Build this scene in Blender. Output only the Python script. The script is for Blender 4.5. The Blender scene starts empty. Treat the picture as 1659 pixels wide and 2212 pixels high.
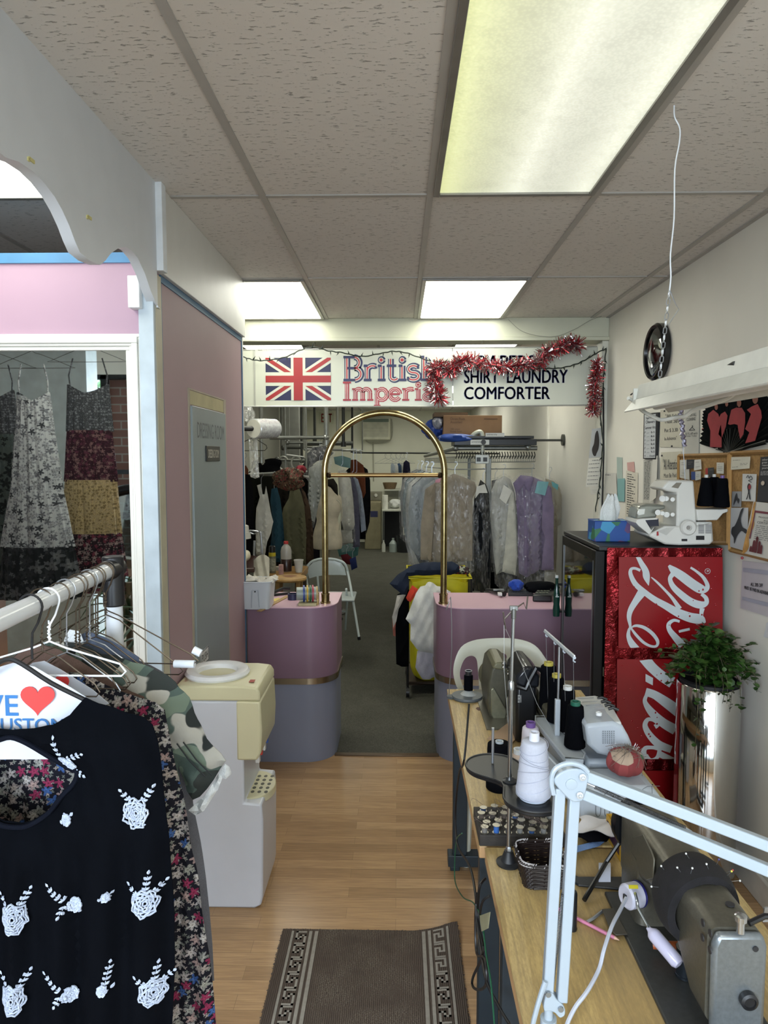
import bpy, math, random
from math import sin, cos, pi, sqrt, atan, radians as R
from mathutils import Vector as V, Matrix
from mathutils.geometry import delaunay_2d_cdt
random.seed(7)
S = bpy.context.scene
COL = S.collection
# ---------------------------------------------------------------- camera
F = 1534.0; W_, H_ = 1659, 2212; HC = 1.77
PITCH = math.atan(118 / F); YAW = math.atan(32.5 / F)
cam = bpy.data.cameras.new('camera'); camo = bpy.data.objects.new('camera', cam); COL.objects.link(camo)
cam.sensor_fit = 'HORIZONTAL'; cam.sensor_width = 36; cam.lens = F * 36 / W_
cam.clip_start = .02; cam.clip_end = 100
camo.location = (0, 0, HC); camo.rotation_euler = (pi / 2 - PITCH, 0, YAW)
S.camera = camo
# ---------------------------------------------------------------- look
S.view_settings.view_transform = 'Standard'; S.view_settings.look = 'None'
S.view_settings.gamma = 1; S.view_settings.use_curve_mapping = False
S.view_settings.exposure = 0.74
S.cycles.max_bounces = 7; S.cycles.diffuse_bounces = 4; S.cycles.glossy_bounces = 4
S.cycles.transmission_bounces = 5; S.cycles.transparent_max_bounces = 14
S.cycles.caustics_reflective = False; S.cycles.caustics_refractive = False
S.cycles.sample_clamp_indirect = 4; S.cycles.use_denoising = True
w = bpy.data.worlds.new('sky'); S.world = w; w.use_nodes = True
w.node_tree.nodes['Background'].inputs[0].default_value = (.75, .87, 1, 1)
w.node_tree.nodes['Background'].inputs[1].default_value = 3.0
def area(name, loc, rot, sx, sy, power, col):
 l = bpy.data.lights.new(name, 'AREA'); l.shape = 'RECTANGLE'; l.size = sx; l.size_y = sy; l.energy = power; l.color = col
 o = bpy.data.objects.new(name, l); o.location = loc; o.rotation_euler = rot; COL.objects.link(o); return o
DAY_POWER = 40; PANEL = 6.4
area('storefront_daylight', (.2, -2.2, 1.65), (R(84), 0, 0), 2.6, 2.1, DAY_POWER, (.78, .89, 1))
area('side_window_daylight', (-1.95, -2.3, 2.15), (R(66), 0, R(-8)), 1.5, 1.0, 120, (.80, .90, 1))
# ---------------------------------------------------------------- pixel ray helper (frame 1659 x 2212)
RM = camo.rotation_euler.to_matrix()
def A(px, py, Y=None, X=None, Z=None):
 d = RM @ V(((px - W_ / 2) / F, (H_ / 2 - py) / F, -1))
 if Y is not None: t = Y / d.y
 elif X is not None: t = X / d.x
 else: t = (Z - HC) / d.z
 return V((d.x * t, d.y * t, HC + d.z * t))
# ---------------------------------------------------------------- materials
def lin(h):
 if isinstance(h, str):
  c = [int(h[i:i + 2], 16) / 255 for i in (0, 2, 4)]
  return tuple(x / 12.92 if x <= .04045 else ((x + .055) / 1.055) ** 2.4 for x in c) + (1,)
 return tuple(h) + (1,) if len(h) == 3 else h
MATS = {}
class N:
 def __init__(s, name):
  s.m = bpy.data.materials.new(name); s.m.use_nodes = True; s.t = s.m.node_tree; s.b = s.t.nodes['Principled BSDF']
 def n(s, ty, **k):
  x = s.t.nodes.new(ty)
  for a, v in k.items():
   if a[0] == '_': x.inputs[int(a[1:])].default_value = v
   else: setattr(x, a, v)
  return x
 def l(s, a, b): s.t.links.new(a, b)
 def co(s, sc=(1, 1, 1), rot=(0, 0, 0)):
  c = s.n('ShaderNodeTexCoord'); m = s.n('ShaderNodeMapping'); m.inputs['Scale'].default_value = sc; m.inputs['Rotation'].default_value = rot
  g = s.n('ShaderNodeNewGeometry'); s.l(g.outputs['Position'] if WORLDCO[0] else c.outputs['Object'], m.inputs[0]); return m.outputs[0]
 def noise(s, vec, scale, detail=3, rough=.5):
  x = s.n('ShaderNodeTexNoise'); x.inputs['Scale'].default_value = scale; x.inputs['Detail'].default_value = detail; x.inputs['Roughness'].default_value = rough
  s.l(vec, x.inputs['Vector']); return x.outputs['Fac']
 def ramp(s, fac, stops, const=False):
  x = s.n('ShaderNodeValToRGB'); e = x.color_ramp.elements
  if const: x.color_ramp.interpolation = 'CONSTANT'
  while len(e) < len(stops): e.new(.5)
  for i, (p, c) in enumerate(stops): e[i].position = p; e[i].color = lin(c)
  s.l(fac, x.inputs[0]); return x.outputs[0]
 def mix(s, fac, a, b, mode='MIX'):
  x = s.n('ShaderNodeMix'); x.data_type = 'RGBA'; x.blend_type = mode
  for sock, v in ((x.inputs[0], fac), (x.inputs[6], a), (x.inputs[7], b)):
   if isinstance(v, (int, float)): sock.default_value = v
   elif isinstance(v, (str, tuple)): sock.default_value = lin(v)
   else: s.l(v, sock)
  return x.outputs[2]
 def math(s, op, a, b=None):
  x = s.n('ShaderNodeMath', operation=op)
  for i, v in enumerate((a, b)):
   if v is None: continue
   if isinstance(v, (int, float)): x.inputs[i].default_value = v
   else: s.l(v, x.inputs[i])
  return x.outputs[0]
 def bump(s, h, strength=.3, dist=.002):
  x = s.n('ShaderNodeBump'); x.inputs['Strength'].default_value = strength; x.inputs['Distance'].default_value = dist
  s.l(h, x.inputs['Height']); s.l(x.outputs[0], s.b.inputs['Normal'])
 def set(s, col=None, rough=None, metal=None, spec=None, coat=None):
  if col is not None:
   if isinstance(col, (str, tuple)): s.b.inputs['Base Color'].default_value = lin(col)
   else: s.l(col, s.b.inputs['Base Color'])
  if rough is not None: s.b.inputs['Roughness'].default_value = rough
  if metal is not None: s.b.inputs['Metallic'].default_value = metal
  if spec is not None: s.b.inputs['Specular IOR Level'].default_value = spec
  if coat is not None: s.b.inputs['Coat Weight'].default_value = coat; s.b.inputs['Coat Roughness'].default_value = .08
  return s.m
WORLDCO = [False]
def mat(col, rough=.5, metal=0, var=.12, vs=9, bump=0, bs=200, spec=.5, coat=0):
 """plain coloured procedural material: slight mottled variation and an optional fine bump"""
 k = (col, rough, metal, var, vs, bump, bs, spec, coat)
 if k in MATS: return MATS[k]
 n = N('paint_' + str(col)); v = n.co()
 f = n.noise(v, vs, 4)
 c = lin(col); lo = tuple(x * (1 - var) for x in c[:3]); hi = tuple(min(1, x * (1 + var)) for x in c[:3])
 n.set(n.ramp(f, [(.3, lo), (.7, hi)]), rough, metal, spec, coat)
 if bump: n.bump(n.noise(v, bs, 3), bump, .001)
 MATS[k] = n.m; return n.m
def fabric(col, rough=.85, scale=420):
 k = ('fab', col, rough)
 if k in MATS: return MATS[k]
 n = N('cloth_' + str(col)); v = n.co(); c = lin(col)
 f = n.noise(v, 14, 4); g = n.noise(v, scale, 2)
 n.set(n.mix(.25, n.ramp(f, [(.3, tuple(x * .82 for x in c[:3])), (.7, tuple(min(1, x * 1.15) for x in c[:3]))]), n.ramp(g, [(.35, tuple(x * .6 for x in c[:3])), (.65, tuple(min(1, x * 1.4) for x in c[:3]))])), rough, 0, .25 if sum(c[:3]) > .06 else .04)
 n.b.inputs['Sheen Weight'].default_value = .12 if sum(c[:3]) > .3 else 0
 n.bump(g, .25, .001); MATS[k] = n.m; return n.m
def emit(col, strength):
 k = ('em', col, strength)
 if k in MATS: return MATS[k]
 n = N('light_' + str(col)); n.set((.8, .8, .8), .4)
 n.b.inputs['Emission Color'].default_value = lin(col); n.b.inputs['Emission Strength'].default_value = strength
 MATS[k] = n.m; return n.m
def clearfilm(tint=(1, 1, 1), fac=.10, rough=.16, name='clear_film', scale=(26, 26, 9)):
 k = ('film', tint, fac, rough, scale)
 if k in MATS: return MATS[k]
 n = N(name); nt = n.t; v = n.co(scale)
 tr = n.n('ShaderNodeBsdfTransparent'); tr.inputs[0].default_value = lin(tint)
 gl = n.n('ShaderNodeBsdfGlossy'); gl.inputs['Roughness'].default_value = rough; gl.inputs[0].default_value = (1, 1, 1, 1)
 df = n.n('ShaderNodeBsdfDiffuse'); df.inputs[0].default_value = (.8, .8, .8, 1)
 h = n.noise(v, 1.6, 3, .6)
 b = n.n('ShaderNodeBump'); b.inputs['Strength'].default_value = .9; b.inputs['Distance'].default_value = .02
 n.l(h, b.inputs['Height']); n.l(b.outputs[0], gl.inputs['Normal'])
 m1 = n.n('ShaderNodeMixShader'); m1.inputs[0].default_value = .45; n.l(gl.outputs[0], m1.inputs[1]); n.l(df.outputs[0], m1.inputs[2])
 m2 = n.n('ShaderNodeMixShader'); n.l(tr.outputs[0], m2.inputs[1]); n.l(m1.outputs[0], m2.inputs[2])
 st = n.ramp(n.noise(v, 2.6, 3, .5), [(.5, (fac * .7,) * 3), (.66, (min(1, fac * 2.2),) * 3)])
 n.l(st, m2.inputs[0]); n.l(m2.outputs[0], n.t.nodes['Material Output'].inputs[0]); MATS[k] = n.m; return n.m
def glass(tint=(1, 1, 1), fac=.1):
 k = ('gl', tint, fac)
 if k in MATS: return MATS[k]
 n = N('clear_glass'); tr = n.n('ShaderNodeBsdfTransparent'); tr.inputs[0].default_value = lin(tint)
 gl = n.n('ShaderNodeBsdfGlossy'); gl.inputs['Roughness'].default_value = .03
 m = n.n('ShaderNodeMixShader'); fr = n.n('ShaderNodeFresnel'); fr.inputs[0].default_value = 1.5
 n.l(n.math('ADD', fr.outputs[0], fac), m.inputs[0]); n.l(tr.outputs[0], m.inputs[1]); n.l(gl.outputs[0], m.inputs[2])
 n.l(m.outputs[0], n.t.nodes['Material Output'].inputs[0]); MATS[k] = n.m; return n.m
# ---------------------------------------------------------------- mesh builder
def basis(d):
 d = V(d).normalized(); a = V((0, 0, 1)) if abs(d.z) < .9 else V((1, 0, 0))
 x = d.cross(a).normalized(); return x, d.cross(x).normalized(), d
class B:
 def __init__(s): s.v = []; s.f = []
 def add(s, vs, fs):
  o = len(s.v); s.v += [V(p) for p in vs]; s.f += [tuple(i + o for i in f) for f in fs]; return s
 def box(s, a, b, rz=0, m=None):
  """axis box between corners a and b, optionally turned by rz about its centre"""
  a, b = V(a), V(b); c = (a + b) / 2; h = (b - a) / 2; M_ = Matrix.Rotation(rz, 3, 'Z') if m is None else m
  vs = [c + M_ @ V((h.x * i, h.y * j, h.z * k)) for i in (-1, 1) for j in (-1, 1) for k in (-1, 1)]
  return s.add(vs, [(0, 1, 3, 2), (4, 6, 7, 5), (0, 4, 5, 1), (2, 3, 7, 6), (0, 2, 6, 4), (1, 5, 7, 3)])
 def ring(s, pts, close=True):
  pass
 def cyl(s, p0, p1, r, r2=None, n=16, cap=True):
  r2 = r if r2 is None else r2; p0, p1 = V(p0), V(p1); x, y, _ = basis(p1 - p0)
  vs = [p + (x * cos(2 * pi * i / n) + y * sin(2 * pi * i / n)) * q for p, q in ((p0, r), (p1, r2)) for i in range(n)]
  fs = [(i, (i + 1) % n, n + (i + 1) % n, n + i) for i in range(n)]
  if cap: fs += [tuple(range(n))[::-1], tuple(range(n, 2 * n))]
  return s.add(vs, fs)
 def tube(s, pts, r, n=8, closed=False, sub=0):
  pts = [V(p) for p in pts]
  if sub: pts = smooth(pts, sub, closed)
  m = len(pts); vs = []; fs = []; X = None
  for i, p in enumerate(pts):
   a = pts[(i - 1) % m] if (i or closed) else p; b = pts[(i + 1) % m] if (i < m - 1 or closed) else p
   d = (b - a)
   if d.length < 1e-9: d = V((0, 0, 1))
   d.normalize()
   if X is None: X = basis(d)[0]
   X = (X - d * X.dot(d)).normalized(); Yv = d.cross(X)
   q = r[i] if isinstance(r, (list, tuple)) else r
   vs += [p + (X * cos(2 * pi * k / n) + Yv * sin(2 * pi * k / n)) * q for k in range(n)]
  for i in range(m if closed else m - 1):
   j = (i + 1) % m
   fs += [(i * n + k, i * n + (k + 1) % n, j * n + (k + 1) % n, j * n + k) for k in range(n)]
  if not closed: fs += [tuple(range(n))[::-1], tuple(range((m - 1) * n, m * n))]
  return s.add(vs, fs)
 def lathe(s, c, prof, n=24, axis=(0, 0, 1), sx=1, sy=1):
  c = V(c); x, y, d = basis(axis); vs = []; fs = []
  if tuple(axis) == (0, 0, 1): x, y = V((1, 0, 0)), V((0, 1, 0))
  for r, z in prof: vs += [c + d * z + x * (r * cos(2 * pi * i / n) * sx) + y * (r * sin(2 * pi * i / n) * sy) for i in range(n)]
  for j in range(len(prof) - 1): fs += [(j * n + i, j * n + (i + 1) % n, (j + 1) * n + (i + 1) % n, (j + 1) * n + i) for i in range(n)]
  if prof[0][0] > 1e-5: fs.append(tuple(range(n))[::-1])
  if prof[-1][0] > 1e-5: fs.append(tuple(range((len(prof) - 1) * n, len(prof) * n)))
  return s.add(vs, fs)
 def sph(s, c, r, n=14, sc=(1, 1, 1)):
  m = n // 2 + 1; c = V(c); vs = []; fs = []
  for j in range(m + 1):
   t = pi * j / m
   vs += [c + V((sin(t) * cos(2 * pi * i / n) * r * sc[0], sin(t) * sin(2 * pi * i / n) * r * sc[1], cos(t) * r * sc[2])) for i in range(n)]
  for j in range(m): fs += [(j * n + i, (j + 1) * n + i, (j + 1) * n + (i + 1) % n, j * n + (i + 1) % n) for i in range(n)]
  return s.add(vs, fs)
 def prism(s, poly, vec):
  poly = [V(p) for p in poly]; n = len(poly); vec = V(vec)
  return s.add(poly + [p + vec for p in poly], [tuple(range(n))[::-1], tuple(range(n, 2 * n))] + [(i, (i + 1) % n, n + (i + 1) % n, n + i) for i in range(n)])
 def grid(s, fn, nu, nv, wrapu=False):
  vs = [fn(i / (nu if wrapu else nu - 1), j / (nv - 1)) for j in range(nv) for i in range(nu)]
  fs = [(j * nu + i, j * nu + (i + 1) % nu, (j + 1) * nu + (i + 1) % nu, (j + 1) * nu + i) for j in range(nv - 1) for i in range(nu if wrapu else nu - 1)]
  return s.add(vs, fs)
 def fill(s, outline, to3, vec=None, holes=(), step=None):
  """flat 2-D outline (with holes) triangulated, mapped by to3, thickened by vec"""
  vs2, tri = triang(outline, holes, step)
  a = [to3(p[0], p[1]) for p in vs2]
  if vec is None: return s.add(a, tri)
  vec = V(vec); n = len(a); ed = border(tri)
  return s.add(a + [p + vec for p in a], [t[::-1] for t in tri] + [tuple(i + n for i in t) for t in tri] + [(i, j, j + n, i + n) for i, j in ed])
def border(tri):
 c = {}
 for t in tri:
  for i in range(3):
   e = (t[i], t[(i + 1) % 3]); c[e] = 1
 return [e for e in c if (e[1], e[0]) not in c]
def inside(p, poly):
 x, y = p; r = False; j = len(poly) - 1
 for i in range(len(poly)):
  xi, yi = poly[i][0], poly[i][1]; xj, yj = poly[j][0], poly[j][1]
  if (yi > y) != (yj > y) and x < (xj - xi) * (y - yi) / (yj - yi) + xi: r = not r
  j = i
 return r
def resamp(poly, step):
 out = []
 for i, a in enumerate(poly):
  b = poly[(i + 1) % len(poly)]; a = V(a[:2]); b = V(b[:2]); k = max(1, int((b - a).length / step))
  out += [a.lerp(b, q / k) for q in range(k)]
 return out
def triang(outline, holes=(), step=None):
 loops = [outline] + list(holes)
 if step: loops = [resamp(l, step) for l in loops]
 pts = []; edges = []
 for l in loops:
  o = len(pts); pts += [V((p[0], p[1])) for p in l]; edges += [(o + i, o + (i + 1) % len(l)) for i in range(len(l))]
 if step:
  xs = [p[0] for p in outline]; ys = [p[1] for p in outline]; y = min(ys) + step * .5; k = 0
  while y < max(ys):
   x = min(xs) + step * (.25 + .5 * (k % 2))
   while x < max(xs):
    if inside((x, y), outline) and not any(inside((x, y), h) for h in holes): pts.append(V((x, y)))
    x += step
   y += step; k += 1
 vs, _, fs, *_ = delaunay_2d_cdt(pts, edges, [], 1 if not holes and False else 0, 1e-6)
 tri = []
 for f in fs:
  c = ((vs[f[0]].x + vs[f[1]].x + vs[f[2]].x) / 3, (vs[f[0]].y + vs[f[1]].y + vs[f[2]].y) / 3)
  if inside(c, outline) and not any(inside(c, h) for h in holes): tri.append(tuple(f))
 return vs, tri
def smooth(pts, sub=4, closed=False):
 pts = [V(p) for p in pts]; n = len(pts); out = []
 for i in range(n if closed else n - 1):
  g = lambda k: pts[k % n] if closed else pts[max(0, min(n - 1, k))]
  p0, p1, p2, p3 = g(i - 1), g(i), g(i + 1), g(i + 2)
  for q in range(sub):
   t = q / sub
   out.append(.5 * ((2 * p1) + (p2 - p0) * t + (2 * p0 - 5 * p1 + 4 * p2 - p3) * t * t + (3 * p1 - p0 - 3 * p2 + p3) * t ** 3))
 if not closed: out.append(pts[-1])
 return out
def sm2(pts, sub=4, closed=True): return [(p.x, p.y) for p in smooth([(x, y, 0) for x, y in pts], sub, closed)]
# ---------------------------------------------------------------- objects
def thing(name, label, cat, loc, group=None):
 o = bpy.data.objects.new(name, None); COL.objects.link(o); o.location = V(loc); o.empty_display_size = .05
 o['label'] = label; o['category'] = cat
 if group: o['group'] = group
 o['_o'] = list(loc); return o
def origin(o):
 return V(o['_o'])
def obj(name, b, m, parent=None, loc=None, sharp=35, bevel=0, label=None, kind=None):
 """link builder b as ONE mesh object; vertices are given in world space"""
 if parent is not None: o0 = origin(parent)
 elif loc is not None: o0 = V(loc)
 else:
  xs = [p.x for p in b.v]; ys = [p.y for p in b.v]; o0 = V(((min(xs) + max(xs)) / 2, (min(ys) + max(ys)) / 2, min(p.z for p in b.v)))
 me = bpy.data.meshes.new(name); me.from_pydata([p - o0 for p in b.v], [], b.f); me.validate()
 me.materials.append(m); me.shade_smooth(); me.set_sharp_from_angle(angle=R(sharp))
 o = bpy.data.objects.new(name, me); COL.objects.link(o); o['_o'] = list(o0)
 if parent is not None: o.parent = parent
 else: o.location = o0
 if bevel:
  md = o.modifiers.new('bevel', 'BEVEL'); md.width = bevel; md.segments = 2; md.limit_method = 'ANGLE'; md.angle_limit = R(40)
 if label: o['label'] = label
 if kind: o['kind'] = kind
 return o
def one(name, b, m, label, cat, group=None, **k):
 o = obj(name, b, m, **k); o['label'] = label; o['category'] = cat
 if group: o['group'] = group
 return o
def struct(name, b, m, parent=None, **k):
 return obj(name, b, m, parent, kind='structure' if parent is None else None, **k)
def text(s, to3, w, h, m, parent, name='lettering', font_shear=0, bold=0, spacing=1, dup=0):
 """lettering s fitted to a w x h box; to3(u, v) maps box units (0..w, 0..h) to world; depth = vector"""
 c = bpy.data.curves.new(name, 'FONT'); c.body = s; c.size = 1; c.shear = font_shear; c.align_x = 'LEFT'; c.offset = bold; c.space_character = spacing; c.space_line = .95
 c.resolution_u = 3; o = bpy.data.objects.new('tmp', c); COL.objects.link(o)
 dg = bpy.context.evaluated_depsgraph_get(); me = bpy.data.meshes.new_from_object(o.evaluated_get(dg)); bpy.data.objects.remove(o)
 xs = [v.co.x for v in me.vertices]; ys = [v.co.y for v in me.vertices]; x0, x1, y0, y1 = min(xs), max(xs), min(ys), max(ys)
 b = B(); b.add([to3((v.co.x - x0) / (x1 - x0) * w, (v.co.y - y0) / (y1 - y0) * h) for v in me.vertices], [tuple(p.vertices) for p in me.polygons])
 if dup:
  for du, dv in ((dup, 0), (dup / 2, dup * .6)): b.add([to3((v.co.x - x0) / (x1 - x0) * w + du, (v.co.y - y0) / (y1 - y0) * h + dv) for v in me.vertices], [tuple(p.vertices) for p in me.polygons])
 bpy.data.meshes.remove(me)
 return obj(name, b, m, parent)
def front(p00, ux=(1, 0, 0), uz=(0, 0, 1)):
 p00, ux, uz = V(p00), V(ux), V(uz); return lambda u, v: p00 + ux * u + uz * v
# ================================================================ THE ROOM
CZ = 2.735; XR = 1.45; YB = 14.8
def m_floor():
 n = N('wood_plank_floor'); v = n.co(); br = n.n('ShaderNodeTexBrick'); br.offset = .37; br.offset_frequency = 2; br.squash = 1
 br.inputs['Scale'].default_value = 1; br.inputs['Brick Width'].default_value = .52; br.inputs['Row Height'].default_value = .066
 br.inputs['Mortar Size'].default_value = .0007; br.inputs['Bias'].default_value = 0
 br.inputs['Color1'].default_value = (0, 0, 0, 1); br.inputs['Color2'].default_value = (1, 1, 1, 1); br.inputs['Mortar'].default_value = (.0, .0, .0, 1); n.l(v, br.inputs[0])
 base = n.ramp(br.outputs[0], [(0, '9c7c58'), (.35, 'b0916c'), (.7, 'c2a47f'), (1, 'd0b694')])
 g = n.noise(n.co((2.2, 34, 1)), 3.2, 6, .62); g2 = n.noise(n.co((5, 120, 1)), 2, 3)
 c = n.mix(.75, base, n.ramp(g, [(.3, '9a7048'), (.5, 'd0b08a'), (.72, 'efdcbb')]), 'MULTIPLY')
 c = n.mix(.35, c, n.ramp(g2, [(.35, '8c6a48'), (.6, 'ffffff')]), 'MULTIPLY')
 c = n.mix(n.math('MULTIPLY', br.outputs['Fac'], .75), c, '4a3220')
 n.set(n.mix(.3, c, 'd0b38c'), .27, 0, .45); n.bump(g, .05, .001); return n.m
def m_carpet():
 n = N('grey_carpet'); v = n.co(); f = n.noise(v, 5, 5, .6); g = n.noise(v, 160, 3, .8)
 n.set(n.mix(.5, n.ramp(f, [(.3, '4b4b45'), (.7, '5c5b54')]), n.ramp(g, [(.35, '32322e'), (.7, '75746a')])), .95, 0, .1); n.bump(g, .5, .003); return n.m
def m_ceiling():
 n = N('fissured_ceiling_tile'); v = n.co(); f = n.noise(n.co((16, 62, 1)), 1.8, 4, .62); p = n.noise(v, 130, 2, .6); l = n.noise(v, 1.1, 3)
 msk = n.ramp(f, [(.60, (0, 0, 0)), (.645, (1, 1, 1))]); msk2 = n.ramp(p, [(.68, (0, 0, 0)), (.74, (1, 1, 1))])
 c = n.mix(.5, n.ramp(l, [(.3, 'd2cfca'), (.7, 'dddad5')]), 'd8d4cf')
 c = n.mix(n.math('MULTIPLY', msk, .6), c, '5b5651'); c = n.mix(n.math('MULTIPLY', msk2, .45), c, '69645f')
 n.set(c, .95, 0, .1); n.bump(n.math('SUBTRACT', 1, msk), .7, .003); return n.m
def wallpaint(col): return mat(col, .55, 0, .04, 2.5, .04, 120, .35)
FL = m_floor(); CA = m_carpet(); CE = m_ceiling()
WH = wallpaint('dcd9cf'); PK = wallpaint('a88c9f'); CREAM = wallpaint('d8d6c6'); WOOD_W = mat('e4e4e2', .4, 0, .03, 5, .05, 60)
BLUE = mat('4179a5', .5); TBAR = mat('a8a5a0', .45, 0, .05)
struct('floor', B().box((-3.7, -2.6, -.08), (XR + .15, 4.11, 0)), FL)
struct('floor', B().box((-2.8, 4.11, -.08), (XR + .2, YB + .1, -.002)), CA)
struct('trim_1', B().box((-.38, 4.09, -.01), (.24, 4.13, .007)), mat('5f4c38', .4, .4), bevel=.003)
struct('ceiling', B().box((-3.8, -2.6, CZ), (XR + .2, YB + .2, CZ + .1)), CE)
struct('wall_right', B().box((XR, -2.6, 0), (XR + .1, 6.95, CZ)), WH)
struct('wall_right', B().box((XR + .03, 6.95, 0), (XR + .12, YB, CZ)), WH)
struct('trim_2', B().box((XR - .012, 6.93, 0), (XR + .05, 6.99, CZ)), mat('e6e4d8', .4))
struct('wall_back', B().box((-2.7, YB, 0), (XR + .2, YB + .1, CZ)), wallpaint('e2e2d2'))
struct('wall_left', B().box((-2.7, 4.0, 0), (-2.6, YB, CZ)), WH)
struct('wall_left', B().box((-3.7, -2.6, 0), (-3.6, 4.0, CZ)), WH)
struct('wall_left', B().box((-3.6, 3.96, 0), (-.875, 4.02, CZ)), WH)
struct('wall_inner', B().box((-2.6, 11.0, 0), (-1.85, 11.12, CZ)), wallpaint('d9d9cf'))
struct('wall_corridor', B().box((-1.98, 11.12, 0), (-1.87, YB, CZ)), wallpaint('e0e0d2'))
struct('baseboard_right', B().box((XR - .018, -2.0, 0), (XR, 4.9, .11)), mat('d4d0c8', .4), bevel=.004)
# front wall with the storefront glazing the mirror looks out through
fw = B().box((-3.6, -1.3, 0), (XR, -1.2, .35)).box((-3.6, -1.3, 2.5), (XR, -1.2, CZ)).box((-3.6, -1.3, .35), (-3.5, -1.2, 2.5)).box((XR - .1, -1.3, .35), (XR, -1.2, 2.5))
struct('wall_front', fw, WH)
wf = B()
for x in (-3.5, -2.62, -1.4, -.2, 1.32): wf.box((x - .025, -1.29, .35), (x + .025, -1.21, 2.5))
wf.box((-3.5, -1.29, 1.62), (-1.4, -1.21, 1.66)).box((-3.5, -1.29, .35), (1.35, -1.21, .4)).box((-3.5, -1.29, 2.46), (1.35, -1.21, 2.5))
w1 = struct('window_1', wf, mat('1d1f22', .35, .3));
# white pier standing inside the window (seen in the mirror)
struct('trim_3', B().box((-2.9, -.1, 0), (-2.2, .08, CZ)), mat('cfe0e4', .6))
# ceiling grid
g = B(); xs = [-3.55, -2.945, -2.335, -1.725, -1.115, -.505, .112, .722, 1.332]; ys = [-2.15, -.93, .28, 1.49, 2.70, 3.91]
for x in xs: g.box((x - .012, -2.6, CZ - .006), (x + .012, 5.02, CZ + .001))
for y in ys:
 for a, b in zip(xs[:-1] + [1.332], xs[1:] + [XR]): g.box((a + .012, y - .011, CZ - .005), (b - .012, y + .011, CZ + .001))
g.box((XR - .022, -2.6, CZ - .006), (XR, 5.02, CZ + .001))
for x in (-2.0, -1.4, -.79, -.18, .43, 1.04): g.box((x - .012, 5.15, CZ - .006), (x + .012, YB, CZ + .001))
for y in [5.9 + 1.22 * i for i in range(8)]: g.box((-2.6, y - .011, CZ - .0055), (XR, y + .011, CZ + .001))
struct('trim_4', g, TBAR)
# fluorescent troffers
def m_panel(seed, left, right, st):
 n = N('prismatic_diffuser'); v = n.co(); sp = n.n('ShaderNodeSeparateXYZ'); n.l(v, sp.inputs[0])
 gx = n.math('ADD', n.math('MULTIPLY', sp.outputs[0], 1.6), .5)
 band = n.math('ABSOLUTE', n.math('SINE', n.math('MULTIPLY', sp.outputs[0], 13.0)))
 col = n.ramp(gx, [(.05, left), (.5, right), (.9, right)])
 vo = n.n('ShaderNodeTexVoronoi'); vo.inputs['Scale'].default_value = 130; n.l(n.co((1, 1, .01)), vo.inputs[0])
 dirt = n.ramp(n.noise(v, 9, 2), [(.3, (.9, .9, .9)), (.5, (1, 1, 1))])
 s_ = n.math('MULTIPLY', n.math('ADD', .82, n.math('MULTIPLY', n.math('SUBTRACT', 1, band), .3)), n.ramp(vo.outputs[0], [(0, (1.0, 1.0, 1.0)), (.7, (.78, .78, .78))]))
 n.set('c8c8c0', .35); n.l(n.mix(1, col, dirt, 'MULTIPLY'), n.b.inputs['Emission Color']); n.l(n.math('MULTIPLY', s_, st), n.b.inputs['Emission Strength'])
 return n.m
def troffer(x0, x1, y0, y1, label, m):
 t = thing('ceiling_light', label, 'ceiling light', ((x0 + x1) / 2, (y0 + y1) / 2, CZ - .02), 'fluorescent ceiling panels')
 fr = B(); w = .022
 fr.box((x0, y0, CZ - .014), (x0 + w, y1, CZ - .001)).box((x1 - w, y0, CZ - .014), (x1, y1, CZ - .001)).box((x0 + w, y0, CZ - .014), (x1 - w, y0 + w, CZ - .001)).box((x0 + w, y1 - w, CZ - .014), (x1 - w, y1, CZ - .001))
 obj('frame', fr, mat('8f8d88', .35, .6), t, bevel=.002)
 obj('diffuser', B().box((x0 + w, y0 + w, CZ - .006), (x1 - w, y1 - w, CZ - .001)), m, t)
mp_big = m_panel(1, (.74, .80, .34), (.90, .93, .76), .56)
mp = m_panel(2, (1, 1, .82), (1, 1, .88), PANEL)
troffer(.124, .71, 1.50, 2.69, 'large nearest ceiling light with yellowish left edge, above the sewing tables', mp_big)
troffer(-1.103, -.517, 3.92, 5.0, 'bright ceiling light over the left counter, cut by the white soffit', mp)
troffer(.124, .71, 3.92, 5.0, 'bright ceiling light just before the beam, above the right counter', mp)
troffer(-1.713, -1.127, 1.50, 2.69, 'ceiling light glimpsed through the big scalloped arch at left', mp)
troffer(-1.37, -.81, 5.95, 7.1, 'ceiling light behind the beam, over the left clothes racks', mp)
troffer(.46, 1.02, 5.95, 7.1, 'ceiling light behind the beam, over the shirt conveyor', mp)
troffer(-1.37, -.81, 9.6, 10.75, 'ceiling light deep in the back room on the left', mp)
troffer(.46, 1.02, 9.6, 10.75, 'ceiling light deep in the back room on the right', mp)
troffer(-.76, -.2, 12.1, 13.2, 'farthest ceiling light, left of the brass arch top, by the exit sign wall', mp)
troffer(.46, 1.02, 12.1, 13.2, 'farthest ceiling light, above the cardboard box', mp)
troffer(.124, .71, -.92, .27, 'ceiling light behind the viewer by the storefront', mp)
# beam and post
struct('trim_5', B().box((-2.6, 5.02, 2.60), (XR, 5.16, CZ)).box((-2.6, 5.0, 2.575), (XR, 5.18, 2.60)), mat('c6c7b4', .45, 0, .05, 4), bevel=.004)
struct('trim_6', B().box((XR - .045, 5.02, 0), (XR, 5.16, 2.575)), mat('d3d2c6', .45), bevel=.004)
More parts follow.
